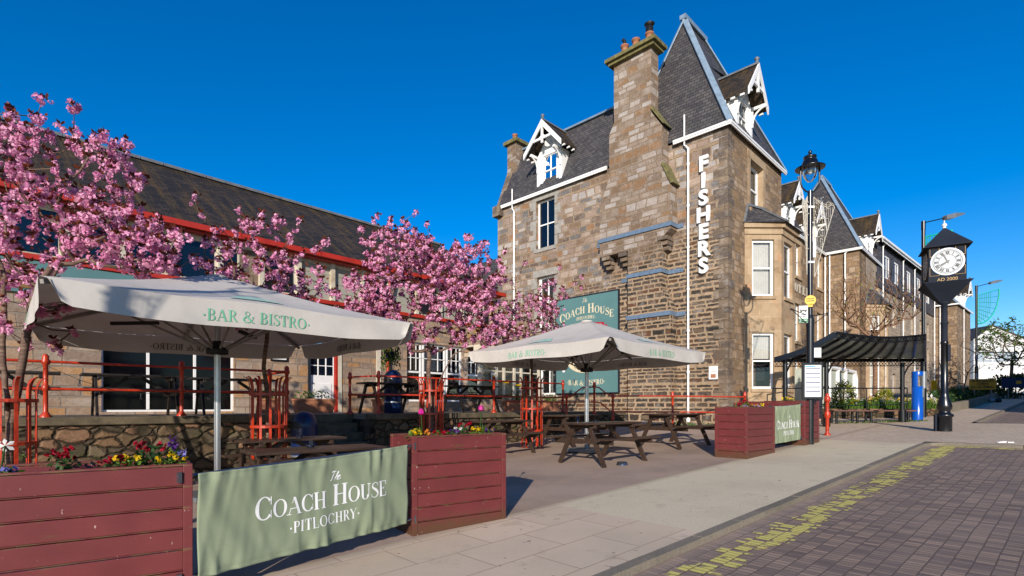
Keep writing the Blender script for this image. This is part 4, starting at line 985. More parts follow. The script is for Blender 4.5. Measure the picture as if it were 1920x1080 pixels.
mb=MB(); script_word(mb,PAr,c_-.75,3.55,.34,'Glass',d=.008,w=.05); mb.build('dark_script',M['black'],sb); mb=MB(); script_word(mb,PAr,c_+.12,3.55,.34,'Bottle',d=.008,w=.05); mb.build('dark_script',M['black'],sb)
Pen.T=.155;Pen.t=.045

# ------------------------------------------------------------------ planters and canvas banners
def planter_box(w_,d_,h,loc,rz,label,boards=7):
    """front-left corner at the origin, front faces -y"""
    r=thing('planter_box',label,'planter',loc,rz,'slatted timber planters round the seating yard')
    mb=MB(); bh=h/boards
    for k in range(boards):
        z0=k*bh;z1=(k+1)*bh-.016
        j=random.uniform(-.002,.002)
        for (x0,x1,y0,y1) in ((.055,w_-.055,-.0+j,.022),(.055,w_-.055,d_-.022,d_),(0+j,.022,.055,d_-.055),(w_-.022,w_-j,.055,d_-.055)): mb.box(x0,x1,y0,y1,z0,z1)
        if k:
            mb.box(.055,w_-.055,.012,.02,z0-.012,z0);mb.box(.012,.02,.055,d_-.055,z0-.012,z0)
    mb.build('boards',M['maroon'],r,bevel=.004)
    mb=MB()
    for x in (0,w_): 
        for y in (0,d_):
            sx_=1 if x==0 else -1; sy_=1 if y==0 else -1
            xa,xb=sorted((x-sx_*.006,x+sx_*.055)); ya,yb=sorted((y-sy_*.006,y+sy_*.055)); mb.box(xa,xb,ya,yb,0,h+.004)
    for (a,b) in (((.055,0),(w_-.055,0)),((.055,d_),(w_-.055,d_)),((0,.055),(0,d_-.055)),((w_,.055),(w_,d_-.055))): 
        sx_=.02; mb.box(min(a[0],b[0])-(0 if a[0]!=b[0] else (.0 if a[0]==0 else .022)),max(a[0],b[0])+(0 if a[0]!=b[0] else (.022 if a[0]==0 else 0)),min(a[1],b[1])-(0 if a[1]!=b[1] else (0 if a[1]==0 else .022)),max(a[1],b[1])+(0 if a[1]!=b[1] else (.022 if a[1]==0 else 0)),h-.012,h+.006)
    mb.build('corner_posts',M['maroon'],r,bevel=.004)
    mb=MB(); mb.box(.03,w_-.03,.03,d_-.03,h-.3,h-.07); mb.build('soil',M['soil'],r)
    return r
def L2W(o,p): return Matrix.Translation(o.location)@Matrix.Rotation(o.rotation_euler[2],4,'Z')@V(p)
random.seed(11)
a1=math.atan2(.57,.82)
pl1=planter_box(3.0,.7,1.1,V((-2.42,4.03,0))-V((math.cos(a1),math.sin(a1),0))*3.0+V((0,0,-.0+.04*.6)),a1,'longest maroon slatted planter with pansies and daisies, left of the near canvas banner')
pl2=planter_box(1.24,.62,1.1,V((-1.09,5.87,G(3.2,5)+.0)),R(35.5),'maroon slatted planter with pink tulips to the right of the near canvas banner')
pl3=planter_box(1.42,.70,1.1,V((4.93,11.2,G(11.2,5))),R(42),'maroon slatted planter with a mossy stain on its side, near the far picnic table')
pl4=planter_box(1.0,1.0,1.12,V((7.33,13.35,G(14.5,5))),R(42),'maroon slatted planter behind the bus timetable, at the end of the far banner')
pl5=planter_box(.75,.6,1.1,V((6.8,14.7,G(14.8,6.2))),R(42),'maroon slatted planter top showing just above the far canvas banner')
def banner(p0,p1,z0,z1,label,txt,n=120,seed=1):
    """cloth stretched between p0 and p1 (world xy), bottoms z0=(za,zb), tops z1"""
    random.seed(seed); p0=V((*p0,0));p1=V((*p1,0));d=p1-p0;L=d.length;ang=math.atan2(d.y,d.x)
    r=thing('canvas_banner',label,'banner',(p0.x,p0.y,0),ang,'sage green canvas banners between the planters')
    ny=44; mb=MB(); folds=[(random.uniform(0,L),random.uniform(.02,.05),random.uniform(-.5,.5),random.uniform(.006,.014)) for _ in range(30)]
    def pt(i,j):
        x=L*i/n; t=j/ny; z=(z0[0]+(z0[1]-z0[0])*x/L)*(1-t)+(z1[0]+(z1[1]-z1[0])*x/L)*t
        y=0
        for fx,fw_,sl,am in folds: y+=am*math.exp(-((x-fx-sl*(t-.5)*.5)/fw_)**2)*(.25+.75*abs(2*t-1)**1.5)
        e=abs(2*t-1)
        y+=.005*math.sin(x*38+2*math.sin(x*7))*max(0,e-.7)/.3
        y+=.018*noise.noise(V((x*1.8+t,t*1.5,seed)))+.012*noise.noise(V((x*6+t*3,t*2,seed+5)))
        if t>.94 or t<.06: y-=.006*math.sin(PI*min(1,(t-.94)/.06 if t>.94 else (.06-t)/.06))
        sag=-.018*math.sin(PI*x/L)*(t) +.0*t
        return (x,-y,z+sag)
    vs=[pt(i,j) for i in range(n+1) for j in range(ny+1)]
    fs_=[(i*(ny+1)+j,(i+1)*(ny+1)+j,(i+1)*(ny+1)+j+1,i*(ny+1)+j+1) for i in range(n) for j in range(ny)]
    mb.add(vs,fs_,0,True); o=mb.build('canvas',M['banner'],r); so_=o.modifiers.new('thick','SOLIDIFY'); so_.thickness=.002; so_.offset=0
    mb=MB()
    for zz in (0,1):
        A=(-.12,.035,(z1[0] if zz else z0[0])+(-.02 if zz else .025)); B=(L+.12,.035,(z1[1] if zz else z0[1])+(-.02 if zz else .025)); mb.tube([A,B],.014,8)
        for e_ in (A,B): mb.box(e_[0]-.012,e_[0]+.012,.0,.07,e_[2]-.04,e_[2]+.04)
    mb.build('rail',M['steel'],r)
    def cloth(a,z,d=0):
        t=(z-z0[0]-(z0[1]-z0[0])*a/L)/((z1[0]-z0[0])*(1-a/L)+(z1[1]-z0[1])*a/L)
        p=pt(n*a/L,ny*max(0,min(1,t))); return (a,p[1]-.003-d*.3,z)
    return r,L,cloth
tb,L1,CL1=banner((-2.395,4.06),(-1.135,5.78),(.245,.29),(1.05,1.145),'sage green canvas banner with white lettering in the foreground between two planters',1)
def PB(a,z,d=0): return (a,-.03-d,z)
mb=MB()
Pen.T=.17
# the cloth rises slightly to the right: follow it
def PBs(a,z,d=0): return CL1(a,z+.065*(a/L1),d)
lettering(mb,PBs,'Coach House',L1*.535,.585,.20,sp=1.0)
mb.build('lettering',M['whiteprint'],tb); mb=MB(); lettering(mb,PBs,'.PITLOCHRY.',L1*.53,.42,.10,sp=1.06)
mb.build('lettering',M['whiteprint'],tb); mb=MB(); script_word(mb,PBs,L1*.545,.825,.085,'The',w=.10)
mb.build('lettering',M['whiteprint'],tb)
tb2,L2,CL2=banner((5.98,12.17),(7.2,13.3),(.62+.08,.66+.08),(1.56,1.62),'small sage green canvas banner with white lettering strung between the two far planters',1,n=90,seed=4)
def PB2(a,z,d=0): return CL2(a,z+.04*(a/L2),d)
mb=MB(); lettering(mb,PB2,'Coach House',L2*.5,1.02,.20,sp=1.0); mb.build('lettering',M['whiteprint'],tb2); mb=MB(); lettering(mb,PB2,'PITLOCHRY',L2*.52,.86,.10); mb.build('lettering',M['whiteprint'],tb2); mb=MB(); script_word(mb,PB2,L2*.5,1.26,.08,'The'); mb.build('lettering',M['whiteprint'],tb2)
Pen.T=.155

# ------------------------------------------------------------------ parasols
M['ribgrey']=mat('ribs_pale_grey',C(150,144,136),.5)
def parasol(loc,rz,half,zr,rise,val,label,fade=False,mirrored=True):
    r=thing('parasol',label,'parasol',loc,rz,'square off-white parasols over the yard tables')
    mb=MB(); n=8
    cr=[V((half*sx_,half*sy_,zr)) for sx_,sy_ in ((-1,-1),(1,-1),(1,1),(-1,1))]
    ap=.28
    for k in range(4):
        a=cr[k];b=cr[(k+1)%4]
        A=V((a.x/half*ap,a.y/half*ap,zr+rise));B=V((b.x/half*ap,b.y/half*ap,zr+rise))
        N=12;rows=[]
        for i in range(N+1):
            t=i/N; row=[]
            for j in range(N+1):
                s_=j/N; lo=a.lerp(b,s_);hi=A.lerp(B,s_); p=lo.lerp(hi,t)
                # ribs at 0, .5, 1: cloth sags between
                sag=.03*(1-t)*(math.sin(PI*((s_*2)%1)))**2+.05*math.sin(PI*t)
                p.z-=sag; row.append(p)
            rows.append(row)
        vs=[p for row in rows for p in row]; mb.add(vs,[(i*(N+1)+j,i*(N+1)+j+1,(i+1)*(N+1)+j+1,(i+1)*(N+1)+j) for i in range(N) for j in range(N)],0,False)
    o=mb.build('canopy',M['canvas'],r)
    for p_ in o.data.polygons: p_.use_smooth=True
    mb=MB(); mb.add([(ap*1.25*sx_,ap*1.25*sy_,zr+rise-.03) for sx_,sy_ in ((-1,-1),(1,-1),(1,1),(-1,1))]+[(0,0,zr+rise+.09)],[(0,1,4),(1,2,4),(2,3,4),(3,0,4)]); mb.lathe([(.14,zr+rise+.05),(.15,zr+rise+.085),(.03,zr+rise+.11)],(0,0,0),14)
    mb.build('top_vent',M['canvas'],o)
    # valances
    for k in range(4):
        a=cr[k];b=cr[(k+1)%4]; d=(b-a).normalized(); nrm=V((d.y,-d.x,0)); L=(b-a).length
        mb=MB(); N=40;rows=[]
        for j in range(N+1):
            s_=j/N; x=L*s_; e=min(x,L-x)
            ln=val*(1-.16*abs(2*s_-1)**2)
            cut=0
            if e<.2: cut=(.2-e)/.2; ln*=(1-.93*cut**2.2)
            top=a.lerp(b,s_); top.z-=.03*(math.sin(PI*((s_*2)%1)))**2
            row=[]
            for i in range(5):
                t=i/4; fl=.03*t*math.sin(s_*9+k)+.02*t+ .012*t*math.sin(s_*31+k*2)
                row.append(top+nrm*(.01+fl+ .0)+V((0,0,-ln*t))+d*(.08*max(0,1-x/.4)-.08*max(0,1-(L-x)/.4))*t)
            rows.append(row)
        vs=[p for row in rows for p in row]; mb.add(vs,[(j*5+i,j*5+i+1,(j+1)*5+i+1,(j+1)*5+i) for j in range(N) for i in range(4)],0,True)
        vo=mb.build('valance',M['canvas'],r)
        def PV(al,z,dd=0):
            s_=al/L; t=min(1,max(0,(zr-z)/val)); top=a.lerp(b,s_); top.z=zr
            fl=.03*t*math.sin(s_*9+k)+.02*t+.012*t*math.sin(s_*31+k*2)
            q=top+nrm*(.01+fl+dd); q.z=z-.03*(math.sin(PI*((s_*2)%1)))**2; return tuple(q)
        front=k in (0,3); m_=M['mintpale'] if fade else M['mint']
        mb=MB(); Pen.T=.15;Pen.t=.05
        h=val*.44
        if front: lettering(mb,PV,'.BAR & BISTRO.',L/2+(-.10 if not fade else 0),zr-val*.80,h,d=.006); mb.build('lettering',m_,vo)
        else: lettering(mb,PV,'.BAR & BISTRO.',L/2,zr-val*.78,h*.8,d=-.012); mb.build('lettering',M['darkprint'],vo)
    # printed device on the two panels, faded
    for k in (0,3):
        mb=MB(); a=cr[k];b=cr[(k+1)%4];A=V((a.x/half*ap,a.y/half*ap,zr+rise));B=V((b.x/half*ap,b.y/half*ap,zr+rise))
        def PC(s_,t):
            lo=a.lerp(b,s_);hi=A.lerp(B,s_);p=lo.lerp(hi,t); p.z-=.03*(1-t)*(math.sin(PI*((s_*2)%1)))**2+.05*math.sin(PI*t); p.z+=.012;return p
        for (s0,s1,t0,t1) in ((.40,.60,.16,.34),):
            n1=8
            for i in range(n1):
                for j in range(3):
                    def sc_(i_,j_):
                        t=t0+(t1-t0)*j_/3; w_=1-.55*j_/3
                        s_=.5+((s0+(s1-s0)*i_/n1)-.5)*w_; return PC(s_,t)
                    mb.quad(sc_(i,j),sc_(i+1,j),sc_(i+1,j+1),sc_(i,j+1))
        mb.build('faded_print',M['mintpale'],o)
    # frame
    hubz=zr-.42
    mb=MB(); mb.tube([(0,0,.1),(0,0,zr+rise-.02)],.042,14); 
    for k in range(8): 
        a=k*PI/4; mb.tube([(.043*math.cos(a),.043*math.sin(a),.2),(.043*math.cos(a),.043*math.sin(a),zr-.5)],.006,4)
    mb.build('pole',M['alu'],r)
    mb=MB(); mb.lathe([(.10,hubz-.08),(.16,hubz-.07),(.16,hubz+.02),(.07,hubz+.05),(.07,hubz+.14)],(0,0,0),16); mb.build('hub',M['black'],r)
    for k in range(8):
        a=k*PI/4+PI/4*0; dirn=V((math.cos(a),math.sin(a),0)); L_=half/max(abs(dirn.x),abs(dirn.y))
        e=dirn*(L_-.03)+V((0,0,zr-.03)); t_=V((0,0,zr+rise-.08))+dirn*.1
        mb=MB(); mb.bar(t_,e+V((0,0,-.02)),.04,.045); mid=t_.lerp(e,.52)+V((0,0,-.03)); mb.bar(dirn*.12+V((0,0,hubz)),mid,.028,.03)
        mb.build('rib',M['ribgrey'],r)
    for k in (1,3,5,7):
        mb=MB(); a=k*PI/4; dr_=V((math.cos(a+.12),math.sin(a+.12),0)); mb.bar(dr_*.9+V((0,0,hubz+.42)),dr_*1.6+V((0,0,hubz+.40)),.07,.05)
        mb.build('strip_heater',M['black'],r)
    mb=MB(); mb.box(-.42,.42,-.42,.42,0.01,.09); mb.tube([(0,0,.09),(0,0,.4)],.06,12); mb.build('base',M['grey'],r,bevel=.01)
    return r
parasol(V((-4.75,8.6,GW(-4.8,8.58))),TH+R(1),2.24,2.80,.68,.33,'larger off-white parasol in the left foreground with green lettering, behind the near banner',False)
parasol(V((1.88,13.4,GW(1.88,13.4))),TH+R(3),2.12,2.50,.70,.30,'further off-white parasol with faded lettering over the picnic tables beside the hotel')

# ------------------------------------------------------------------ picnic tables
def picnic():
    r=thing('picnic_table','x','picnic table',(0,0,0),0)
    L=1.8
    mb=MB()
    for k in range(5): mb.box(-L/2,L/2,-.36+k*.146,-.36+k*.146+.136,.715,.755)
    for x in (-.62,.62): mb.box(x-.035,x+.035,-.34,.34,.64,.714)
    mb.build('tabletop',M['darkwood'],r,bevel=.006)
    for sgn in (-1,1):
        mb=MB()
        for k in range(2): y=sgn*(.60+k*.13); mb.box(-L/2,L/2,min(y,y+sgn*.12),max(y,y+sgn*.12),.42,.46)
        mb.build('seat',M['darkwood'],r,bevel=.006)
    for sx_ in (-1,1):
        for sy_ in (-1,1):
            mb=MB(); x=sx_*.62; mb.bar((x+sx_*.055,sy_*.62,-.12),(x+sx_*.055,sy_*.20,.714),.045,.10,up=V((0,1,0)))
            mb.build('leg',M['darkwood'],r,bevel=.004)
        mb=MB(); x=sx_*.62; mb.box(x-.022+sx_*.01,x+.022+sx_*.01,-.8,.8,.325,.419); mb.build('crossbeam',M['darkwood'],r,bevel=.004)
        mb=MB(); mb.bar((sx_*.6,0,.36),(sx_*.12,0,.70),.045,.07); mb.build('brace',M['darkwood'],r)
    mb=MB()
    for sx_ in (-1,1):
        for sy_ in (-1,1):
            for (y,z) in ((.42,.37),(.27,.66)): mb.tube([(sx_*.70,sy_*y,z),(sx_*.712,sy_*y,z)],.012,6)
    mb.build('bolts',M['steel'],r)
    return r
pt=picnic()
tabs=[ # x,y,rot,label
 (1.95,11.45,TH-R(3),'dark brown picnic table in the middle of the yard with a drinking glass on top',None),
 (4.3,14.1,TH-R(4),'dark brown picnic table at the right of the yard, beside the mossy planter',None),
 (1.7,15.1,TH+R(3),'dark brown picnic table behind the further parasol pole, below the arched red railing',None),
 (-.35,13.4,TH+R(4),'dark brown picnic table between the tulip planter and the smallest cherry tree',None),
 (-2.75,7.5,TH-R(2),'dark brown picnic table just behind the near canvas banner, with an ashtray',None),
 (-3.95,9.5,TH+R(3),'dark brown picnic table under the larger parasol against the retaining wall',None),
]
for i,(x,y,rz,lab,_) in enumerate(tabs):
    o=pt if i==0 else copy_tree(pt)
    o.location=(x,y,GW(x,y)+.10 if i!=5 else GW(x,y)+.1); o.rotation_euler=(0,0,rz); o['label']=lab; o['group']='picnic tables in the lower yard'
def shade_colour(o):  # gives terrace tables the timber whose colour stands in for shade
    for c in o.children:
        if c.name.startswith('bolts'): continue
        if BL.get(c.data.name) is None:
            me=c.data.copy(); me.materials.clear(); me.materials.append(M['shadewood']); BL[c.data.name]=me
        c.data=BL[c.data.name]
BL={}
for s_,q_,lab in ((-.3,13.6,'shade-coloured picnic table at the far left of the terrace, beside the stone wall'),(1.8,13.6,'shade-coloured picnic table on the terrace before the left half of the patio windows'),(3.75,13.9,'shade-coloured picnic table on the terrace just left of the part-glazed white door'),(7.7,13.3,'shade-coloured picnic table on the terrace right of the steps, before the sunlit bin'),(10.6,13.4,'shade-coloured picnic table on the terrace behind the sunlit red tree guard')):
    p=S(s_,q_,TZ); o=copy_tree(pt,p+V((0,0,.1)),TH+R(random.uniform(-5,5)),lab,'picnic tables on the raised terrace'); shade_colour(o)
def small(name,label,cat,loc,build,group=None,rz=0):
    mbs=build(); r=None
    for i,(nm,mb,m) in enumerate(mbs):
        o=mb.build(nm if i else name,m,r)
        if i==0: r=o
    r.location=loc; r.rotation_euler=(0,0,rz); tag(r,label,cat,group); return r
def ash():
    mb=MB(); mb.lathe([(.05,0),(.065,.035),(.055,.035),(.045,.01)],(0,0,0),12); 
    for k in range(4): a=k*PI/2; mb.ball((.058*math.cos(a),.058*math.sin(a),.035),.012,6)
    return [('ashtray',mb,M['lampglass'])]
small('ashtray','clear glass ashtray on the picnic table behind the near banner','ashtray',V((-2.85,7.55,GW(-2.75,7.5)+.86)),ash)
small('ashtray','clear glass ashtray on the shaded picnic table under the larger parasol','ashtray',V((-3.8,9.55,GW(-3.95,9.5)+.86)),ash)
small('ashtray','clear glass ashtray beside the drinking glass on the middle picnic table','ashtray',V((1.78,11.35,GW(1.95,11.45)+.86)),ash)
def tum():
    mb=MB(); mb.lathe([(.028,0),(.036,.13),(.033,.13),(.026,.01)],(0,0,0),12); return [('glass',mb,M['lampglass'])]
small('drinking_glass','tall clear drinking glass standing on the middle picnic table','glass',V((1.35,10.95,GW(1.95,11.45)+.858)),tum)
def bowl():
    mb=MB(); mb.lathe([(.12,0),(.10,.06),(.085,.06),(.09,.02),(.0,.02)],(0,0,0),18); return [('bowl',mb,M['steel'])]
small('dog_bowl','round steel dog bowl on the tarmac under the middle picnic table','bowl',S(*sq(2.25,10.9))+V((0,0,.005)),bowl)

# ------------------------------------------------------------------ red iron railings
def rail_post(mb,x,y,z0,h,r=.035):
    mb.lathe([(.09,z0),(.09,z0+.03),(.05,z0+.08),(r,z0+.12),(r,z0+h*.42),(.055,z0+h*.44),(.055,z0+h*.50),(r,z0+h*.52),(r,z0+h-.19),(.058,z0+h-.17),(.062,z0+h-.12),(.045,z0+h-.08),(.05,z0+h-.04),(.02,z0+h)],(x,y,0),12)
def railing(posts,label,h=1.1,top=.97,low=.50,close=False,rails=None):
    """posts: list of (s,q,zbase)"""
    r=thing('iron_railing',label,'railing',(0,0,0),TH,'red iron railings round the terrace and yard')
    for (s_,q_,z) in posts:
        mb=MB(); rail_post(mb,s_,q_,z,h); mb.build('post',M['red'],r)
    for t_,nm in ((top,'top_rail'),(low,'lower_rail')):
        mb=MB(); mb.tube([(s_,q_,z+t_) for s_,q_,z in posts],.024,8); mb.build(nm,M['red'],r)
    return r
railing([(-3.7,12.15,TZ),(-1.7,12.15,TZ),(.34,12.15,TZ),(2.36,12.15,TZ),(4.39,12.15,TZ)],'red iron railing along the terrace edge left of the stone steps')
railing([(4.40,12.16,TZ+.001),(4.40,13.3,TZ)],'short red iron railing returning beside the left of the steps')
railing([(6.4,13.2,TZ),(6.66,12.15,TZ),(10.5,12.15,TZ),(13.6,12.15,TZ)],'red iron railing along the terrace edge behind the cherry trees, right of the steps')
# swept section and low run by the hotel
ar=thing('iron_railing','red iron railing with an arched top, in front of the teal signboard','railing',(0,0,0),0,'red iron railings round the terrace and yard')
pA=V((1.78,17.4,0));pB=V((2.70,17.5,0));pC=V((3.32,17.55,0))
for p,z0,h in ((pA,1.0,1.0),(pB,1.0,1.36),(pC,1.0,1.02)):
    mb=MB(); rail_post(mb,p.x,p.y,z0-.6,h+.6); mb.build('post',M['red'],ar)
mb=MB()
mb.tube([(pA.x,pA.y,1.86),(pA.x+.15,pA.y,1.88),(pA.x+.35,pA.y,2.05),(pA.x+.52,17.45,2.17),(pB.x,pB.y,2.2),(pB.x+.15,pB.y,2.18),(pB.x+.4,pB.y,1.98),(pC.x,pC.y,1.9)],.024,8); mb.build('arched_rail',M['red'],ar)
mb=MB(); mb.tube([(-.2,16.6,1.72),(pA.x,pA.y,1.70),(pB.x,pB.y,1.70),(pB.x+.2,pB.y,1.68),(pC.x-.1,pC.y,1.42),(pC.x,pC.y,1.40)],.022,8); mb.build('lower_rail',M['red'],ar)
railr=thing('iron_railing','long plain red iron railing running in front of the hotel end wall and white drainpipe','railing',(0,0,0),0,'red iron railings round the terrace and yard')
for x,y in ((5.27,17.5),(7.66,17.55)):
    mb=MB(); rail_post(mb,x,y,.55,1.5); mb.build('post',M['red'],railr)
for z,nm in ((1.9,'top_rail'),(1.38,'lower_rail')):
    mb=MB(); mb.tube([(3.32,17.55,z),(5.27,17.5,z),(7.66,17.55,z-.03)],.024,8); mb.build(nm,M['red'],railr)
# lone red bollard-like post by the bus stop
mb=MB(); p=V((9.34,15.8,GW(9.34,15.8))); rail_post(mb,0,0,0,1.25,.05); b=mb.build('iron_post',M['red'],None); b.location=p; tag(b,'lone bright orange-red iron post standing on the pavement beside the bus timetable','post')
mb=MB(); mb.lathe([(.075,.52),(.085,.56),(.085,.66),(.07,.7)],(0,0,0),12); mb.build('collar',M['red'],b); mb=MB(); mb.lathe([(.075,1.0),(.085,1.03),(.085,1.12),(.06,1.16)],(0,0,0),12); mb.build('collar',M['red'],b)
# tree guards
def guard(loc,lab):
    r=thing('tree_guard',lab,'tree guard',loc,0,'red iron tree guards round the cherry trunks')
    rb,rt=.30,.33
    for k in range(12):
        a=2*PI*k/12; c_,s_=math.cos(a),math.sin(a); mb=MB()
        pts=[(rb*c_,rb*s_,0.0),(rb*c_,rb*s_,1.7)]
        for j in range(1,6): u=j/5; rr=rb+.10*u*u; pts.append((rr*c_,rr*s_,1.7+.25*math.sin(u*PI/2)))
        for i in range(len(pts)-1):
            mb.bar(pts[i],pts[i+1],.042,.010,up=V((c_,s_,0.001)))
        mb.build('upright',M['red'],r)
    for z in (.45,1.05,1.62):
        mb=MB(); mb.lathe([(rb+.008,z),(rb+.018,z),(rb+.018,z+.045),(rb+.008,z+.045)],(0,0,0),24,smooth=False); mb.build('hoop',M['red'],r)
    return r
TREES=[(-6.72,7.1),(-4.36,9.55),(-2.04,13.5),(.55,14.9)]
guard(V((*TREES[0],GW(*TREES[0]))),'red iron tree guard at the left edge beside the longest planter')
guard(V((*TREES[1],GW(*TREES[1]))),'red iron tree guard in shade behind the larger parasol pole, left of the navy bin')
guard(V((*TREES[2],GW(*TREES[2]))),'sunlit red iron tree guard rising behind the tulip planter')
guard(V((*TREES[3],GW(*TREES[3]))),'dark red iron tree guard between the glazed porch and the further parasol')
# bins
def litter_bin(loc,lab):
    r=thing('litter_bin',lab,'bin',loc,R(-30),'navy dome-topped litter bins')
    mb=MB(); mb.lathe([(.25,0),(.27,.03),(.27,.92),(.275,.95),(.27,1.0),(.25,1.1),(.2,1.19),(.12,1.25),(.03,1.27)],(0,0,0),24); mb.build('body',M['bluebin'],r)
    mb=MB()
    for sg in (-1,1): 
        pts=[]
        for k in range(13):
            a=-PI/2+sg*0+(-.75+1.5*k/12); pts.append((.277*math.cos(a),.277*math.sin(a)))
        n=len(pts)
        for i in range(n-1):
            h0=.12*math.sin(PI*i/(n-1))+.02;h1=.12*math.sin(PI*(i+1)/(n-1))+.02
            mb.quad((pts[i][0],pts[i][1],.93-h0*.3),(pts[i+1][0],pts[i+1][1],.93-h1*.3),(pts[i+1][0]*.98,pts[i+1][1]*.98,.93+h1),(pts[i][0]*.98,pts[i][1]*.98,.93+h0))
        break
    mb.build('opening',M['black'],r)
    mb=MB(); mb.quad((.262,-.09,.55),(.272,.0,.55),(.272,.0,.68),(.262,-.09,.68)); mb.lathe([(.272,.3),(.276,.31),(.276,.33),(.272,.34)],(0,0,0),24); mb.build('label_plate',M['grey'],r)
    return r
p=V((-4.48,11.5,GW(-4.48,11.5))); litter_bin(p,'navy dome-topped litter bin in shade at the foot of the stone steps')
litter_bin(V((-3.48,15.6,TZ)),'navy dome-topped litter bin in sunlight on the terrace by the house wall')
# terrace pots
def trough(loc,rz,w_,lab,fl=('p_yellow','p_orange')):
    r=thing('terracotta_trough',lab,'plant pot',loc,rz)
    mb=MB(); mb.hexa([(-w_*.44,-.14,0),(w_*.44,-.14,0),(w_*.44,.14,0),(-w_*.44,.14,0),(-w_/2,-.19,.36),(w_/2,-.19,.36),(w_/2,.19,.36),(-w_/2,.19,.36)]); mb.box(-w_/2-.02,w_/2+.02,-.21,.21,.36,.42); mb.build('pot',M['terracotta'],r,bevel=.012)
    mb=MB(); mb2=MB(); leafcloud(mb,(0,0,.5),(w_*.5,.2,.2),240,.08); leafcloud(mb2,(0,0,.62),(w_*.45,.16,.12),26,.05)
    mb.build('foliage',M['green'],r); mb2.build('flowers',M[fl[0]],r); return r
trough(V((-5.75,15.5,TZ)),TH,1.15,'long terracotta trough of foliage on the terrace left of the white door')
trough(V((-4.05,16.6,TZ)),TH,.5,'small terracotta pot with yellow-green shoots under the terrace table by the drainpipe')
trough(V((-6.9,15.1,TZ)),TH,.5,'small planted terracotta pot beside the patio window')
trough(V((.2,20.5,TZ)),TH,1.3,'long terracotta trough below the glazed porch windows'); trough(V((1.6,22.2,TZ)),TH,.9,'terracotta trough of green leaves beside the porch entrance')
# hanging basket
hb=thing('hanging_basket','hanging basket of trailing green leaves with yellow and purple flowers beside the red drainpipe','hanging basket',(-3.72,16.3,3.2),0)
mb=MB(); mb.lathe([(.03,-.2),(.16,-.12),(.2,0)],(0,0,0),12); mb.build('basket',M['black'],hb)
mb=MB(); 
for a in (0,2.1,4.2): mb.tube([(.2*math.cos(a),.2*math.sin(a),0),(0,0,.5)],.006,4)
mb.bar((0,0,.5),(-.35,.45,.5),.02,.02); mb.build('bracket',M['black'],hb)
mb=MB(); random.seed(8)
for _ in range(420):
    a=random.uniform(0,6.28);rr=random.uniform(.1,.3); leaf(mb,(rr*math.cos(a),rr*math.sin(a),random.uniform(-.55,.15)*(rr/.3)+.05),.09,0,V((random.gauss(0,.4),random.gauss(0,.4),-1)).normalized())
mb.build('foliage',M['green'],hb)
mb=MB(); leafcloud(mb,(0,-.05,.16),(.25,.25,.08),36,.08); mb.build('yellow_flowers',M['p_yellow'],hb)
mb=MB(); leafcloud(mb,(0.02,-.15,-.06),(.2,.15,.15),36,.06); mb.build('purple_flowers',M['p_purple'],hb)
# wall notices
for (px_,lab,w_,h_,zz,t_) in ((0,'white framed menu notice on the house wall left of the white door',.42,.4,3.0,-1.45),):
    mb=MB(); mb.box(-w_/2-.05,w_/2+.05,-.04,-.005,zz-.05,zz+h_+.05); o=mb.build('menu_frame',M['black'],None)
    a=math.atan2(.736,.677); o.location=V((-6.2,17.5,0))+V((math.cos(a),math.sin(a),0))*t_; o.rotation_euler=(0,0,a); tag(o,lab,'notice')
    mb=MB(); mb.box(-w_/2,w_/2,-.052,-.041,zz,zz+h_); mb.build('notice_paper',M['white'],o)
# ------------------------------------------------------------------ ornate street lamp that also carries the bus stop
def lantern(r,zc,mname='cast'):
    """zc = height of the hat rim"""
    mb=MB(); mb.lathe([(.345,zc),(.35,zc+.015),(.30,zc+.04),(.2,zc+.09),(.17,zc+.2),(.13,zc+.21),(.13,zc+.25),(.155,zc+.27),(.15,zc+.31),(.08,zc+.34),(.03,zc+.38),(.05,zc+.42),(.03,zc+.46)],(0,0,0),24)
    mb.lathe([(.34,zc-.004),(.18,zc-.012)],(0,0,0),24)
    o=mb.build('lantern',M[mname],r)
    mb=MB(); mb.lathe([(.175,zc-.01),(.172,zc-.1),(.14,zc-.22),(.07,zc-.32),(.01,zc-.345)],(0,0,0),20); mb.build('glass_bowl',M['lampglass'],o)
    mb=MB(); mb.ball((0,0,zc-.08),.06,10); mb.build('bulb',M['white'],o)
    mb=MB()
    pts=[(.24,0,zc+.01),(.24,0,zc-.35),(.2,0,zc-.48),(.1,0,zc-.58),(0,0,zc-.6),(-.1,0,zc-.58),(-.2,0,zc-.48),(-.24,0,zc-.35),(-.24,0,zc+.01)]
    mb.tube(pts,.022,8); mb.build('yoke',M[mname],r)
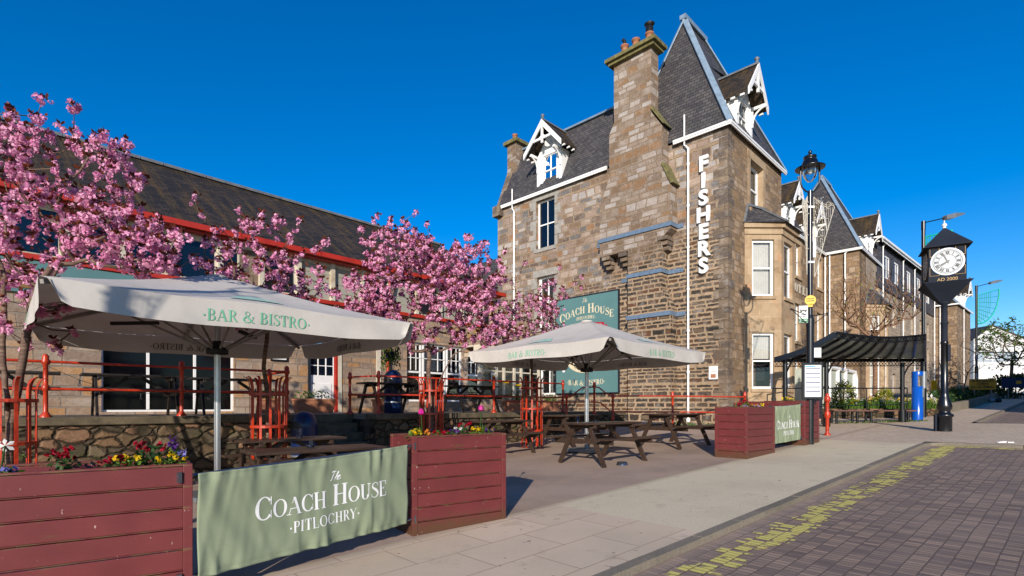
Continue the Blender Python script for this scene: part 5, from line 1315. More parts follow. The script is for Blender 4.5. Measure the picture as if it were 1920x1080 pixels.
def wing(r,ang,wd,ht,z0,name='festive_wing',m='wire',seed=1):
    """wire frame of a harp-like festive decoration in the vertical plane at angle ang"""
    random.seed(seed); c_,s_=math.cos(ang),math.sin(ang); P=lambda a,z,d=0:(a*c_-d*s_,a*s_+d*c_,z)
    mb=MB(); top=[]
    for k in range(13):
        t=k/12; top.append((.1+wd*t,z0+ht-.12*ht*t-.10*math.sin(PI*t)+(.07*math.sin(PI*max(0,t-.72)/.28))))
    mb.tube([P(a,z) for a,z in top],.011,5)
    mb.tube([P(a,z+.05) for a,z in top[2:]],.007,5)
    bot=(.12,z0); mb.tube([P(*top[-1]),P(wd*.72,z0+ht*.48),P(*bot)],.011,5); mb.tube([P(.1,z0+ht),P(*bot)],.011,5)
    cur=[]
    for k in range(14):
        a=PI*1.6*k/13; cur.append(P(wd*.9+.07*math.cos(a),z0+ht*.9+.09*math.sin(a)))
    mb.tube(cur,.008,5)
    n=10
    for k in range(1,n):
        a=.1+wd*k/n; zt=z0+ht-.12*ht*k/n-.09*math.sin(PI*k/n); zb=z0+(ht*.86)*((a-.1)/wd)**1.05
        z=zt
        while z-.14>zb: mb.tube([P(a,z),P(a+random.uniform(-.02,.02),z-.12)],.005,4); z-=.13
        mb.tube([P(a,zt),P(a,zb)],.003,3)
    for f in (.72,.5,.3): mb.tube([P(.1,z0+ht*f),P(.1+wd*f*.98,z0+ht*(f+.02))],.009,4)
    for k in range(26):
        t=random.random(); a=.1+random.random()*wd*.45; z=z0+ht*(.3+.7*random.random()); mb.ball(P(a,z,random.uniform(-.04,.04)),.016,6)
    return mb.build(name,M[m],r)
lp=thing('street_lamp','ornate black lamp post with domed lantern and white wire wings above the bus timetable','street lamp',(7.6,13.6,GW(7.6,13.6)),0)
g0=GW(7.6,13.6)
mb=MB(); mb.tube([(0,0,0),(0,0,3.2)],.088,16); mb.tube([(0,0,3.2),(0,0,3.3)],[.088,.06],16,cap=False); mb.tube([(0,0,3.3),(0,0,6.46)],.058,14)
for z in (.9,2.0,3.0,3.12): mb.tube([(0,0,z),(0,0,z+.05)],.096,16)
mb.build('post',M['cast'],lp); lantern(lp,7.62-g0)
wing(lp,R(4),.55,2.05,4.85-g0,seed=2); wing(lp,R(205),.2,2.0,4.9-g0,seed=3)
mb=MB(); 
for z in (5.2,6.6): mb.box(-.075,.075,-.075,.075,z-g0,z-g0+.05)
mb.box(.058,.13,-.04,.04,5.35-g0,5.75-g0); mb.build('mounting_box',M['white'],lp)
mb=MB(); 
for sg in (-1,1):
    mb.tube([(0,0,3.86-g0),(sg*.62,.3*sg,3.98-g0)],.012,6); mb.tube([(0,0,3.6-g0),(sg*.62,.3*sg,3.97-g0)],.010,6); mb.ball((sg*.64,.31*sg,3.98-g0),.03,6)
mb.build('basket_bracket',M['cast'],lp)
bf=thing('bus_stop_sign','small rectangular bus stop plate with bus picture and green foot on the lamp post','sign',(7.6,13.6,g0),R(-12))
mb=MB(); mb.box(-.29,-.08,-.10,-.085,3.68-g0,4.12-g0); mb.build('plate',M['white'],bf)
mb=MB(); mb.box(-.295,-.075,-.102,-.083,3.67-g0,3.685-g0); mb.box(-.295,-.075,-.102,-.083,4.115-g0,4.13-g0); mb.box(-.30,-.29,-.102,-.083,3.67-g0,4.13-g0); mb.build('rim',M['black'],bf)
mb=MB(); mb.box(-.287,-.083,-.104,-.1005,3.69-g0,3.79-g0); mb.build('green_foot',mat('bus_green',C(0,134,80),.5),bf)
mb=MB(); z=3.97-g0
mb.box(-.265,-.105,-.103,-.1005,z,z+.07); 
for a in (-.235,-.135): mb.tube([(a,-.1035,z),(a,-.1,z)],.018,8)
mb.box(-.26,-.22,-.103,-.1005,3.83-g0,3.85-g0); mb.box(-.2,-.13,-.103,-.1005,3.83-g0,3.85-g0); mb.build('bus_symbol',M['black'],bf)
mb=MB()
for k in range(4): mb.box(-.252+k*.036,-.226+k*.036,-.1045,-.1032,z+.032,z+.058)
mb.box(-.27,-.24,-.1045,-.104,3.72-g0,3.76-g0); mb.box(-.2,-.1,-.1055,-.1045,3.74-g0,3.755-g0); mb.build('white_marks',M['whiteprint'],bf)
yd=thing('round_plate','round yellow plate with faint black lettering above the bus stop plate','sign',(7.6,13.6,g0),R(-25))
mb=MB(); mb.tube([(0,-.09,4.25-g0),(0,-.105,4.25-g0)],.125,24); mb.box(-.05,.05,-.105,-.09,4.08-g0,4.16-g0); mb.build('plate',mat('signal_yellow',C(250,200,0),.45,0,.03),yd)
mb=MB(); 
for z_ in (4.29,4.235): 
    for k in range(6): mb.box(-.085+k*.03,-.065+k*.03,-.108,-.1055,z_-g0-.015,z_-g0+.01)
mb.build('lettering',M['black'],yd)
sn=thing('small_notice','small white paper notice taped on the right of the lamp post above the timetable','notice',(7.6,13.6,g0),R(-8))
mb=MB(); mb.box(.06,.225,-.10,-.09,2.80-g0,3.04-g0); mb.build('paper',M['white'],sn)
mb=MB(); mb.box(.09,.19,-.103,-.101,2.97-g0,2.99-g0); mb.build('print',M['grey'],sn)
tt=thing('bus_timetable','black framed bus timetable case of white printed sheets fixed low on the lamp post','timetable',(7.6,13.6,g0),R(-6))
mb=MB(); mb.box(-.25,.25,-.16,-.09,1.74-g0,2.66-g0); mb.build('case',M['cast'],tt,bevel=.01)
mb=MB(); mb.box(-.195,.195,-.168,-.1605,1.80-g0,2.60-g0); mb.build('timetable_sheet',M['white'],tt)
mb=MB()
for k in range(6): mb.box(-.175,.175,-.1705,-.1685,2.495-g0-k*.115,2.52-g0-k*.115)
for k in range(6):
    for j in range(3): mb.box(-.17,.16,-.1695,-.1685,2.47-g0-k*.115-j*.025,2.4725-g0-k*.115-j*.025)
mb.build('print',mat('pale_print',C(96,104,140),.8),tt)
mb=MB(); mb.box(-.19,.05,-.1705,-.1685,2.55-g0,2.585-g0); mb.build('blue_header',mat('pale_blue_print',C(120,190,225),.8),tt)

# ------------------------------------------------------------------ bus shelter
sh=thing('bus_shelter','black iron bus shelter with pitched clouded roof panels and lattice trim beside the flower bed','bus shelter',(12.0,19.0,.85),0)
ox,oy,oz=12.0,19.0,.85
FL=V((8.97,18.2,3.2));FR=V((15.66,20.2,3.38));NL=V((10.32,17.0,3.92));NR=V((13.64,17.6,3.92))
FL,FR,NL,NR=[p-V((ox,oy,oz)) for p in (FL,FR,NL,NR)]
def rp(u,t): 
    a=FL.lerp(FR,u);b=NL.lerp(NR,u); p=a.lerp(b,t); p.z-=.10*math.sin(PI*t)+.12*math.sin(PI*u)*t; return p
mb=MB(); n=16
for i in range(n):
    for j in range(8): mb.quad(rp(i/n,j/8),rp((i+1)/n,j/8),rp((i+1)/n,(j+1)/8),rp(i/n,(j+1)/8))
o=mb.build('roof_sheet',M['poly'],sh); so_=o.modifiers.new('t','SOLIDIFY'); so_.thickness=.02
for i in range(11):
    u=i/10; mb=MB()
    for j in range(6): mb.bar(rp(u,j/6)-V((0,0,.05)),rp(u,(j+1)/6)-V((0,0,.05)),.06 if i in(0,10) else .05,.09 if 0<i<10 else .18)
    mb.build('rafter',M['cast'],sh)
mb=MB()
for i in range(12): mb.bar(rp(i/12,0)-V((0,0,.07)),rp((i+1)/12,0)-V((0,0,.07)),.06,.12)
for i in range(12):  mb.bar(rp(i/12,0)-V((0,0,.28)),rp((i+1)/12,0)-V((0,0,.28)),.02,.025)
mb.build('beam',M['cast'],sh)
mb=MB()
for i in range(12): mb.bar(rp(i/12,1)-V((0,0,-.0)),rp((i+1)/12,1),.06,.06)
for i in range(12): mb.bar(rp(i/12,1)-V((0,0,.16)),rp((i+1)/12,1)-V((0,0,.16)),.03,.03)
mb.build('beam',M['cast'],sh)
mb=MB()
for t_,h0,h1,nn in ((0,.12,.28,44),(1,.0,.16,30)):
    for i in range(nn):
        a=rp(i/nn,t_);b=rp((i+1)/nn,t_); mb.bar(a-V((0,0,h0)),b-V((0,0,h1)),.012,.014); mb.bar(a-V((0,0,h1)),b-V((0,0,h0)),.012,.014)
mb.build('lattice_trim',M['cast'],sh)
for (x,y) in ((9.40,18.36),(11.14,18.9),(14.6,19.95)):
    gx=GW(x,y)-oz; mb=MB(); p=V((x-ox,y-oy,0)); mb.tube([p+V((0,0,gx)),p+V((0,0,2.35))],.075,12); mb.tube([p+V((0,0,gx)),p+V((0,0,gx+.45))],.13,12); mb.tube([p+V((0,0,1.35)),p+V((0,0,1.43))],.095,12)
    pts=[p+V((.0,0,1.5))]+[p+V((.35*(1-math.cos(a)),-.5*(1-math.cos(a)),1.5+.95*math.sin(a))) for a in (.4,.8,1.2,1.5)]
    mb.tube(pts,.03,6); mb.build('post',M['cast'],sh)
be=thing('long_bench','long backless bench with red-brown timber seat and black legs under the shelter edge','bench',(13.6,20.2,GW(13.6,20.2)),0)
mb=MB()
for k in range(3): mb.box(-1.55,1.55,-.24+k*.165,-.24+k*.165+.15,.42,.475)
mb.build('seat',M['benchwood'],be,bevel=.008)
for x in (-1.4,-.62,-.1,1.3):
    mb=MB(); mb.tube([(x,-.15,-.08),(x,-.15,.42)],.045,10); mb.tube([(x,.15,-.08),(x,.15,.42)],.045,10); mb.box(x-.03,x+.03,-.2,.2,.395,.42); mb.build('leg',M['cast'],be)
# thin black handrail behind the shelter
hr=thing('handrail','thin black handrail on slim posts between the bus shelter and the hotel','railing',(0,0,0),0)
mb=MB(); mb.tube([(9.26,18.95,2.2),(16.3,22,2.31)],.025,8); mb.tube([(9.26,18.95,1.5),(16.3,22,1.66)],.015,6); mb.build('rail',M['cast'],hr)
for x,y,zt in ((9.26,18.95,2.2),(11.6,19.97,2.24),(13.95,20.98,2.27),(16.3,22,2.31)): mb=MB(); mb.tube([(x,y,GW(x,y)),(x,y,zt)],.022,8); mb.build('post',M['cast'],hr)

# ------------------------------------------------------------------ town clock
ck=thing('town_clock','black pillar clock with white dial, Roman numerals and gold corner lines marked AD 2000','clock',(12.97,16.0,GW(13.04,16)),R(-30))
b0=GW(13.04,16)
z=lambda v:v-b0
mb=MB(); mb.lathe([(.19,0),(.19,.42),(.23,.44),(.23,.5),(.16,.54),(.14,.6),(.19,.68),(.19,.78),(.13,1.0),(.105,1.08),(.105,1.14),(.09,1.16),(.088,2.6),(.1,2.62),(.1,2.68),(.085,2.7)],(0,0,0),20); mb.build('pillar',M['cast'],ck)
mb=MB(); mb.lathe([(.084,2.7),(.084,3.2),(.1,3.22),(.1,3.26),(.08,3.28),(.08,z(4.6)),(.15,z(4.63)),(.15,z(4.69))],(0,0,0),20); mb.build('upper_pillar',M['clockgrey'],ck)
mb=MB(); mb.box(-.24,-.19,-.12,.12,0,.5); mb.build('service_box',M['clockgrey'],ck); mb=MB(); mb.box(.06,.13,-.14,-.09,z(2.9),z(3.4)); mb.build('service_box',M['clockgrey'],ck)
h=.44
mb=MB()
mb.hexa([(-.12,-.12,z(4.66)),(.12,-.12,z(4.66)),(.12,.12,z(4.66)),(-.12,.12,z(4.66)),(-.56,-.56,z(5.2)),(.56,-.56,z(5.2)),(.56,.56,z(5.2)),(-.56,.56,z(5.2))])
mb.box(-.57,.57,-.57,.57,z(5.2),z(5.225)); mb.box(-h,h,-h,h,z(5.225),z(6.25)); 
mb.box(-.56,.56,-.56,.56,z(6.25),z(6.275)); mb.add([(-.56,-.56,z(6.276)),(.56,-.56,z(6.276)),(.56,.56,z(6.276)),(-.56,.56,z(6.276)),(0,0,z(6.93))],[(0,1,4),(1,2,4),(2,3,4),(3,0,4)])
mb.build('clock_case',M['clockgrey'],ck)
mb=MB(); mb.lathe([(.05,z(6.9)),(.035,z(6.95)),(.07,z(6.98)),(.06,z(7.02)),(.02,z(7.05)),(.008,z(7.14))],(0,0,0),12); mb.build('finial',M['white'],ck)
for rot in (0,PI/2*3):
    ca,sa=math.cos(rot),math.sin(rot)
    def PK(a,zz,d=0,ca=ca,sa=sa): x,y=a,-h-d; return (x*ca-y*sa,x*sa+y*ca,zz)
    zc=z(5.80); rr=.37
    def disc(mb,r0,r1,d,n=40):
        for k in range(n):
            a=2*PI*k/n;b=2*PI*(k+1)/n; mb.quad(PK(r0*math.cos(a),zc+r0*math.sin(a),d),PK(r1*math.cos(a),zc+r1*math.sin(a),d),PK(r1*math.cos(b),zc+r1*math.sin(b),d),PK(r0*math.cos(b),zc+r0*math.sin(b),d))
    mb=MB(); disc(mb,0,rr,.012); o=mb.build('dial',M['dial'],ck)
    mb=MB(); disc(mb,rr,rr+.03,.02); disc(mb,rr+.001,rr+.001,.01); mb.build('bezel',M['steel'],o)
    mb=MB(); disc(mb,.335,.343,.014); disc(mb,.198,.208,.014); disc(mb,.304,.310,.014)
    for k in range(60):
        a=2*PI*k/60; mb.quad(PK(.35*math.cos(a)-.004*math.sin(a),zc+.35*math.sin(a)+.004*math.cos(a),.0145),PK(.325*math.cos(a)-.004*math.sin(a),zc+.325*math.sin(a)+.004*math.cos(a),.0145),PK(.325*math.cos(a)+.004*math.sin(a),zc+.325*math.sin(a)-.004*math.cos(a),.0145),PK(.35*math.cos(a)+.004*math.sin(a),zc+.35*math.sin(a)-.004*math.cos(a),.0145))
    def stroke(r0,t0,r1,t1,w_,ang,d=.0155):
        # local: radial r, tangential t at angle ang
        def W(r,t): return (r*math.cos(ang)-t*math.sin(ang)*-1*-1, r*math.sin(ang)+t*math.cos(ang))
        x0,y0=W(r0,t0);x1,y1=W(r1,t1);dx,dy=x1-x0,y1-y0;L=math.hypot(dx,dy);nx,ny=-dy/L*w_/2,dx/L*w_/2
        mb.quad(PK(x0+nx,zc+y0+ny,d),PK(x1+nx,zc+y1+ny,d),PK(x1-nx,zc+y1-ny,d),PK(x0-nx,zc+y0-ny,d))
    for hnum,txt in enumerate(('XII','I','II','III','IIII','V','VI','VII','VIII','IX','X','XI')):
        ang=PI/2-hnum*PI/6; wds={'I':.024,'V':.045,'X':.045}; tot=sum(wds[c] for c in txt); t_=tot/2
        for i_,c in enumerate(txt):
            w_=wds[c]; dd=.0155+i_*.0003
            if c=='I': stroke(.22,t_-w_/2,.3,t_-w_/2,.017,ang,dd)
            elif c=='V': stroke(.3,t_-.006,.22,t_-w_/2,.02,ang,dd); stroke(.3,t_-w_+.006,.22,t_-w_/2,.010,ang,dd+.0001)
            else: stroke(.3,t_-.006,.22,t_-w_+.006,.02,ang,dd); stroke(.3,t_-w_+.006,.22,t_-.006,.010,ang,dd+.0001)
            t_-=w_
    mb.build('numerals',M['black'],o)
    mb=MB()
    for ang,L_,w_ in ((PI/2+.42,.30,.022),(PI/2-7.9*PI/6,.2,.034)):
        def W(r,t,ang=ang): return (r*math.cos(ang)-t*math.sin(ang),r*math.sin(ang)+t*math.cos(ang))
        pts=[W(-.06,-w_/2),W(L_*.8,-w_*.9),W(L_,0),W(L_*.8,w_*.9),W(-.06,w_/2)]
        mb.poly([PK(x,zc+y,.02+w_*.1) for x,y in pts])
    disc(mb,0,.025,.026); mb.build('hands',M['cast'],o)
    mb=MB()
    for sx_ in (-1,1):
        for sz_ in (-1,1):
            X=sx_*.41;Z=sz_*.41; cz=zc+.02
            mb.quad(PK(X,cz+Z,.004),PK(X-sx_*.22,cz+Z,.004),PK(X-sx_*.22,cz+Z-sz_*.007,.004),PK(X,cz+Z-sz_*.007,.004)); mb.quad(PK(X,cz+Z,.0045),PK(X,cz+Z-sz_*.25,.0045),PK(X-sx_*.007,cz+Z-sz_*.25,.0045),PK(X-sx_*.007,cz+Z,.0045))
            for k in range(6):
                def cv(q): a=PI/2*q/6; return (X-sx_*(.22-.22*math.sin(a)*1)*1.0, Z-sz_*(.25-.25*math.cos(a)))
                (xa,za),(xb,zb)=[(X-sx_*.22*math.cos(PI/2*q/6)*1.0,Z-sz_*.25*math.sin(PI/2*q/6)) for q in (k,k+1)]
                mb.quad(PK(xa,cz+za,.005),PK(xb,cz+zb,.005),PK(xb-sx_*.01,cz+zb-sz_*.01,.005),PK(xa-sx_*.01,cz+za-sz_*.01,.005))
    mb.build('gold_lines',M['gold'],ck)
    font_obj('year_lettering','AD 2000',.13,M['gold'],ck,face_mat(PK(0,z(5.285),.006),(ca,sa,0),(sa,-ca,0)),.001)
# ------------------------------------------------------------------ plain lamp posts
def column_lamp(x,y,ztop,lab,arm_dir,teal_ang,tz):
    g_=GW(x,y); r=thing('street_light',lab,'street light',(x,y,g_),0,'plain black lighting columns with grey heads'); H=ztop-g_
    mb=MB(); mb.tube([(0,0,0),(0,0,2.3)],.11,14); mb.tube([(0,0,2.3),(0,0,2.42)],[.11,.07],14,cap=False); mb.tube([(0,0,2.42),(0,0,H)],.07,12); mb.tube([(0,0,H-.3),(0,0,H+.05)],.08,12)
    mb.build('column',M['cast'],r)
    d=V((math.cos(arm_dir),math.sin(arm_dir),0)); e=d*1.05+V((0,0,H+.25))
    mb=MB(); mb.tube([(0,0,H-.02),e],.022,8); mb.build('arm',M['cast'],r)
    mb=MB(); k=V((-d.y,d.x,0)); f=e+d*.95+V((0,0,.22))
    a=[e-k*.1+V((0,0,-.08)),e+k*.1+V((0,0,-.08)),e+k*.1+V((0,0,.09)),e-k*.1+V((0,0,.09))]; b=[e+d*.4-k*.15+V((0,0,.0)),e+d*.4+k*.15+V((0,0,.0)),e+d*.4+k*.15+V((0,0,.2)),e+d*.4-k*.15+V((0,0,.2))]; c=[f-k*.06+V((0,0,-.02)),f+k*.06+V((0,0,-.02)),f+k*.06+V((0,0,.04)),f-k*.06+V((0,0,.04))]
    for A,B in ((a,b),(b,c)): mb.hexa([A[0],A[1],B[1],B[0],A[3],A[2],B[2],B[3]])
    mb.build('lamp_head',M['grey'],r)
    mb=MB(); mb.lathe([(.09,2.9),(.09,3.3)],(0,0,0),12); mb.tube([(0,0,1.2),(0,0,1.9)],.112,14); mb.build('white_band',M['grey'],r)
    # teal wire fan
    c_,s_=math.cos(teal_ang),math.sin(teal_ang); P=lambda a,zz:(a*c_,a*s_,zz)
    mb=MB(); R_=1.7; Z0=tz-g_
    arc_=[P(.1+ (R_-.1)*math.cos(t*PI/2/10),Z0-2.4*math.sin(t*PI/2/10)) for t in range(11)]
    mb.tube(arc_,.045,5); mb.tube([P(.1,Z0-2.4),P(.1,Z0-.45)],.04,5); mb.tube([P(.1,Z0-.45),arc_[0]],.03,5)
    for k in range(1,8):
        t=k/8*PI/2; e1=(.1+(R_-.1)*math.cos(t),Z0-2.4*math.sin(t)); mb.tube([P(.1,Z0-.45-1.9*k/8),P(*e1)],.022,3)
        if k<7: mb.tube([P(.1+1.3*k/8,Z0-.45+.4*k/8),P(.1+1.3*k/8*.9,Z0-2.3*math.sin(math.acos(min(1,k/8*.9))))],.02,3)
    mb.build('wire_fan',mat('teal_wire',C(0,176,150,1),.5) if 'teal_wire' not in bpy.data.materials else bpy.data.materials['teal_wire'],r)
column_lamp(17.2,22.3,9.25,'tall black street light with grey head rising just left of the pillar clock',R(10),R(18),9.1)
column_lamp(31.7,36.4,9.75,'smaller looking black street light further up the street in front of the white gable',R(8),R(5),9.6)
# ------------------------------------------------------------------ blue refill fountain
bfn=thing('water_fountain','bright blue cylindrical water refill point with a cut-out, right of the bus shelter','water fountain',(15.5,20.4,GW(15.5,20.4)),R(-35))
mb=MB(); 
def cyl_open(mb,r,z0,z1,a0,a1,n=28):
    for k in range(n):
        a=a0+(a1-a0)*k/n;b=a0+(a1-a0)*(k+1)/n
        mb.quad((r*math.cos(a),r*math.sin(a),z0),(r*math.cos(b),r*math.sin(b),z0),(r*math.cos(b),r*math.sin(b),z1),(r*math.cos(a),r*math.sin(a),z1))
        mb.quad((.16*math.cos(a),.16*math.sin(a),z0),(.16*math.cos(b),.16*math.sin(b),z0),(.16*math.cos(b),.16*math.sin(b),z1),(.16*math.cos(a),.16*math.sin(a),z1))
    for a in (a0,a1): mb.quad((.16*math.cos(a),.16*math.sin(a),z0),(r*math.cos(a),r*math.sin(a),z0),(r*math.cos(a),r*math.sin(a),z1),(.16*math.cos(a),.16*math.sin(a),z1))
mb.lathe([(.185,0),(.185,1.3),(.16,1.31),(0.01,1.31)],(0,0,0),28); mb.lathe([(.185,1.72),(.185,1.86),(.175,1.885),(.01,1.89)],(0,0,0),28)
cyl_open(mb,.185,1.31,1.72,R(95),R(275)); mb.build('body',M['bluefount'],bfn)
mb=MB(); mb.tube([(.08,0,1.72),(.08,0,1.66)],.02,8); mb.box(.15,.21,-.1,.1,.9,1.25); mb.build('spout',M['steel'],bfn)

# ------------------------------------------------------------------ planting by the shelter
bed=thing('bed_wall','low rough stone edging wall of the daffodil bed behind the long bench','wall',(0,0,0),0)
mb=MB(); 
pts=[(12.9,22.9),(14.4,22.7),(16.6,22.5),(18.4,23.0)]
for i in range(3): mb.bar((*pts[i],1.15),(*pts[i+1],1.15),.3,.62)
mb.build('wall',M['terrace_wall'],bed)
mb=MB(); mb.poly([(12.9,22.9,1.42),(14.4,22.7,1.42),(16.6,22.5,1.42),(18.4,23,1.42),(19.5,25.8,1.42),(14,26,1.42)]); o=mb.build('bed_soil',M['soil']); o['kind']='structure'
random.seed(21)
gl=MB();yy=MB();wh=MB()
for _ in range(900):
    t=random.random(); x=14.2+t*4.0+random.uniform(-.2,.2); y=22.75+random.random()**1.5*1.5; h_=random.uniform(.25,.5)
    for k in range(3): d=V((random.uniform(-.25,.25),random.uniform(-.25,.25),1)); gl.quad((x-.012,y,1.4),(x+.012,y,1.4),(x+.012+d.x*h_,y+d.y*h_,1.4+h_),(x-.0+d.x*h_,y+d.y*h_,1.4+h_),0,random.random()+.01)
    if random.random()<.5:
        m_=yy if random.random()<.55 else wh
        leafcloud(m_,(x,y,1.42+h_*1.05),(.04,.04,.03),4,.07)
for mb_,nm,m_ in ((gl,'daffodil_leaves','green'),(yy,'daffodils','p_yellow'),(wh,'daffodils','p_white')):
    o=mb_.build(nm,M[m_]); tag(o,None,None,None,'stuff')
def bush(loc,r,n,size,m_,lab,nm='shrub',cat='shrub',extra=None):
    t_=thing(nm,lab,cat,loc); mb=MB()
    for _ in range(n):
        d=V((random.gauss(0,1),random.gauss(0,1),random.gauss(0,1))).normalized(); k=random.uniform(.55,1)*(1+.25*noise.noise(d*3))
        p=V((d.x*r[0]*k,d.y*r[1]*k,r[2]+d.z*r[2]*k)); leaf(mb,p,size*random.uniform(.6,1.3),0,(d+V((random.gauss(0,.5),random.gauss(0,.5),.5))).normalized())
    mb.build('foliage',M[m_],t_)
    mb=MB(); mb.tube([(0,0,0),(0,0,r[2]*1.4)],[.05,.02],6); mb.build('stem',M['bark'],t_)
    if extra:
        mb=MB()
        for _ in range(40):
            d=V((random.gauss(0,1),random.gauss(0,1)-.6,random.gauss(0,.6))).normalized(); leafcloud(mb,(d.x*r[0],d.y*r[1],r[2]+d.z*r[2]),(.03,.03,.03),3,.06)
        mb.build('flowers',M[extra],t_)
    return t_
bush((14.55,23.4,1.3),(.45,.45,.68),2600,.075,'ygreen','taller yellow-green conifer shrub among the daffodils, left of the slim tree trunk')
bush((16.9,24.2,1.3),(.35,.35,.55),1600,.07,'ygreen','shorter yellow-green conifer shrub right of the slim tree trunk')
bush((13.5,23.0,1.25),(.4,.25,.22),700,.06,'dgreen','low dark green shrub at the left end of the daffodil bed')
# person waiting by the shelter
pr=thing('person','person in dark jacket and navy trousers standing sideways at the bus shelter holding a paper','person',(11.95,20.9,GW(11.95,20.9)),R(200))
def skin(name,verts,edges,rad,m,parent,sub=2):
    me=bpy.data.meshes.new(name); me.from_pydata(verts,edges,[]); me.materials.append(m)
    o=bpy.data.objects.new(name,me); col.objects.link(o); o.parent=parent
    me.skin_vertices or None
    bm=bmesh.new(); bm.from_mesh(me); ly=bm.verts.layers.skin.verify(); bm.verts.ensure_lookup_table()
    for v_,r_ in zip(bm.verts,rad): v_[ly].radius=(r_,r_)
    bm.verts[0][ly].use_root=True; bm.to_mesh(me); bm.free()
    o.modifiers.new('skin','SKIN'); s_=o.modifiers.new('sub','SUBSURF'); s_.levels=sub; s_.render_levels=sub
    return o
skinm=mat('skin',C(200,150,125),.6)
vb=[(0,0,.88),(.0,0,1.1),(.01,0,1.3),(.02,0,1.38),(.06,0,1.46),(.10,0,1.56),(0,.09,.86),(.02,.1,.46),(-.02,.11,.06),(.1,.12,.03),(0,-.09,.86),(.05,-.1,.46),(.0,-.11,.06),(.13,-.12,.03),(0,.17,1.32),(.04,.22,1.07),(.24,.14,1.10),(.31,.1,1.12),(0,-.17,1.32),(.04,-.22,1.07),(.24,-.12,1.10),(.31,-.08,1.12)]
eb=[(0,1),(1,2),(2,3),(3,4),(4,5),(0,6),(6,7),(7,8),(8,9),(0,10),(10,11),(11,12),(12,13),(2,14),(14,15),(15,16),(16,17),(2,18),(18,19),(19,20),(20,21)]
rb_=[.13,.12,.12,.06,.06,.09,.09,.06,.045,.04,.09,.06,.045,.04,.06,.05,.038,.032,.06,.05,.038,.032]
body=skin('body',vb,eb,rb_,skinm,pr)
skin('jacket',[(0,0,.92),(0,0,1.12),(.01,0,1.32),(0,.18,1.32),(.04,.23,1.07),(.2,.15,1.10),(0,-.18,1.32),(.04,-.23,1.07),(.2,-.13,1.10)],[(0,1),(1,2),(2,3),(3,4),(4,5),(2,6),(6,7),(7,8)],[.155,.15,.14,.075,.062,.05,.075,.062,.05],M['black'],pr)
skin('trousers',[(0,0,.9),(0,.09,.84),(.02,.1,.46),(-.02,.11,.1),(0,-.09,.84),(.05,-.1,.46),(.0,-.11,.1)],[(0,1),(1,2),(2,3),(0,4),(4,5),(5,6)],[.13,.105,.075,.06,.105,.075,.06],mat('navy_cloth',C(30,36,58),.9),pr)
mb=MB(); mb.ball((.09,0,1.60),.108,14,sz=1.0); mb.build('hair',mat('auburn_hair',C(110,60,40),.7),pr)
mb=MB(); mb.box(.3,.42,-.06,.08,1.13,1.145); mb.build('paper',M['white'],pr)
# ------------------------------------------------------------------ far buildings
fa=math.atan2(.67,.74); fb=thing('slate_hung_block','long harled block with slate-hung top storey, white drainpipes and small windows up the street','building',(30.3*HK,43.8*HK,EYE*(1-HK)),fa); fb.scale=(HK,HK,HK)
PFb=lambda a,z,d=0:(a,-d,z)
mb=MB(); ws=[]
for a in (1.0,3.4,6.8,10.0,13.6,17.0): ws+= [(a+.3,a+1.3,5.3,7.6),(a+.3,a+1.3,8.4,10.2),(a+.3,a+1.3,2.2,4.4)]
wall_open(mb,PFb,0,21,0,11.2,ws,rev=.25); mb.build('wall',M['far'],fb)
for h_ in ws: window(fb,PFb,*h_,rev=.2,curtain='none',bars=0,pane='navy',fw=.12,sash=True)
mb=MB(); tops=[]
for a in (.6,3.6,8.0,12.0,16.2): tops.append((a,a+1.5,12.2,14.1))
wall_open(mb,lambda a,z,d=0:(a,-d-.12,z),-1.6,21,11.2,14.9,tops,rev=.1); mb.quad((-1.6,-.12,11.2),(-1.6,6,11.2),(-1.6,6,14.9),(-1.6,-.12,14.9)); mb.quad((-1.6,-.12,11.2),(21,-.12,11.2),(21,.3,11.2),(-1.6,.3,11.2)); mb.build('slate_storey',M['slate_hang'],fb)
for h_ in tops: window(fb,lambda a,z,d=0:(a,-d-.12,z),*h_,rev=.05,bars=1,pane='navy',fw=.14,sash=False)
mb=MB(); mb.quad((-1.8,-.5,14.95),(21.2,-.5,14.95),(21.2,5,17),(-1.8,5,17)); mb.quad((-1.8,-.5,14.94),(21.2,-.5,14.94),(21.2,.2,14.94),(-1.8,.2,14.94)); mb.quad((-1.8,5,17),(21.2,5,17),(21.2,12,13),(-1.8,12,13)); mb.build('roof',M['slate_old'],fb)
mb=MB(); mb.box(-1.8,21.2,-.62,-.5,14.85,15.02); mb.box(-1.7,21.1,-.5,-.47,14.7,14.85); mb.build('gutter',M['white'],fb)
for a in (-.4,6.2,10.6,15.0,19.6): downpipe(fb,a,-.24,1.6,14.6,(0,-.25,.2))
mb=MB(); mb.box(20.9,29.5,-1.9,9,0,12.4); mb.build('tower',M['front'],fb)
mb=MB(); ld=MB(); pavilion(mb,20.7,29.7,-2.05,5,12.42,23.6,26.4,1.4,16.4,ld); mb.build('tower_roof',M['slate_old'],fb); ld.build('lead_flashing',M['lead'],fb)
mb=MB(); mb.box(20.6,29.8,-2.15,-2.05,12.3,12.45); mb.box(20.55,20.7,-2.15,5,12.3,12.45); mb.build('gutter',M['white'],fb)
dormer(fb,lambda a,z,d=0:(a,-d-1.9,z),25.6,2.0,12.4,14.2,1.3,14.0,15.5,2.0)
downpipe(fb,20.78,-.5,2,12.2); downpipe(fb,24.2,-2.03,2,12.2)
wb=thing('white_gabled_shop','white painted gabled shop at the far right with a pale blue name band reading Keep','building',(54.9,61,0),R(-3))
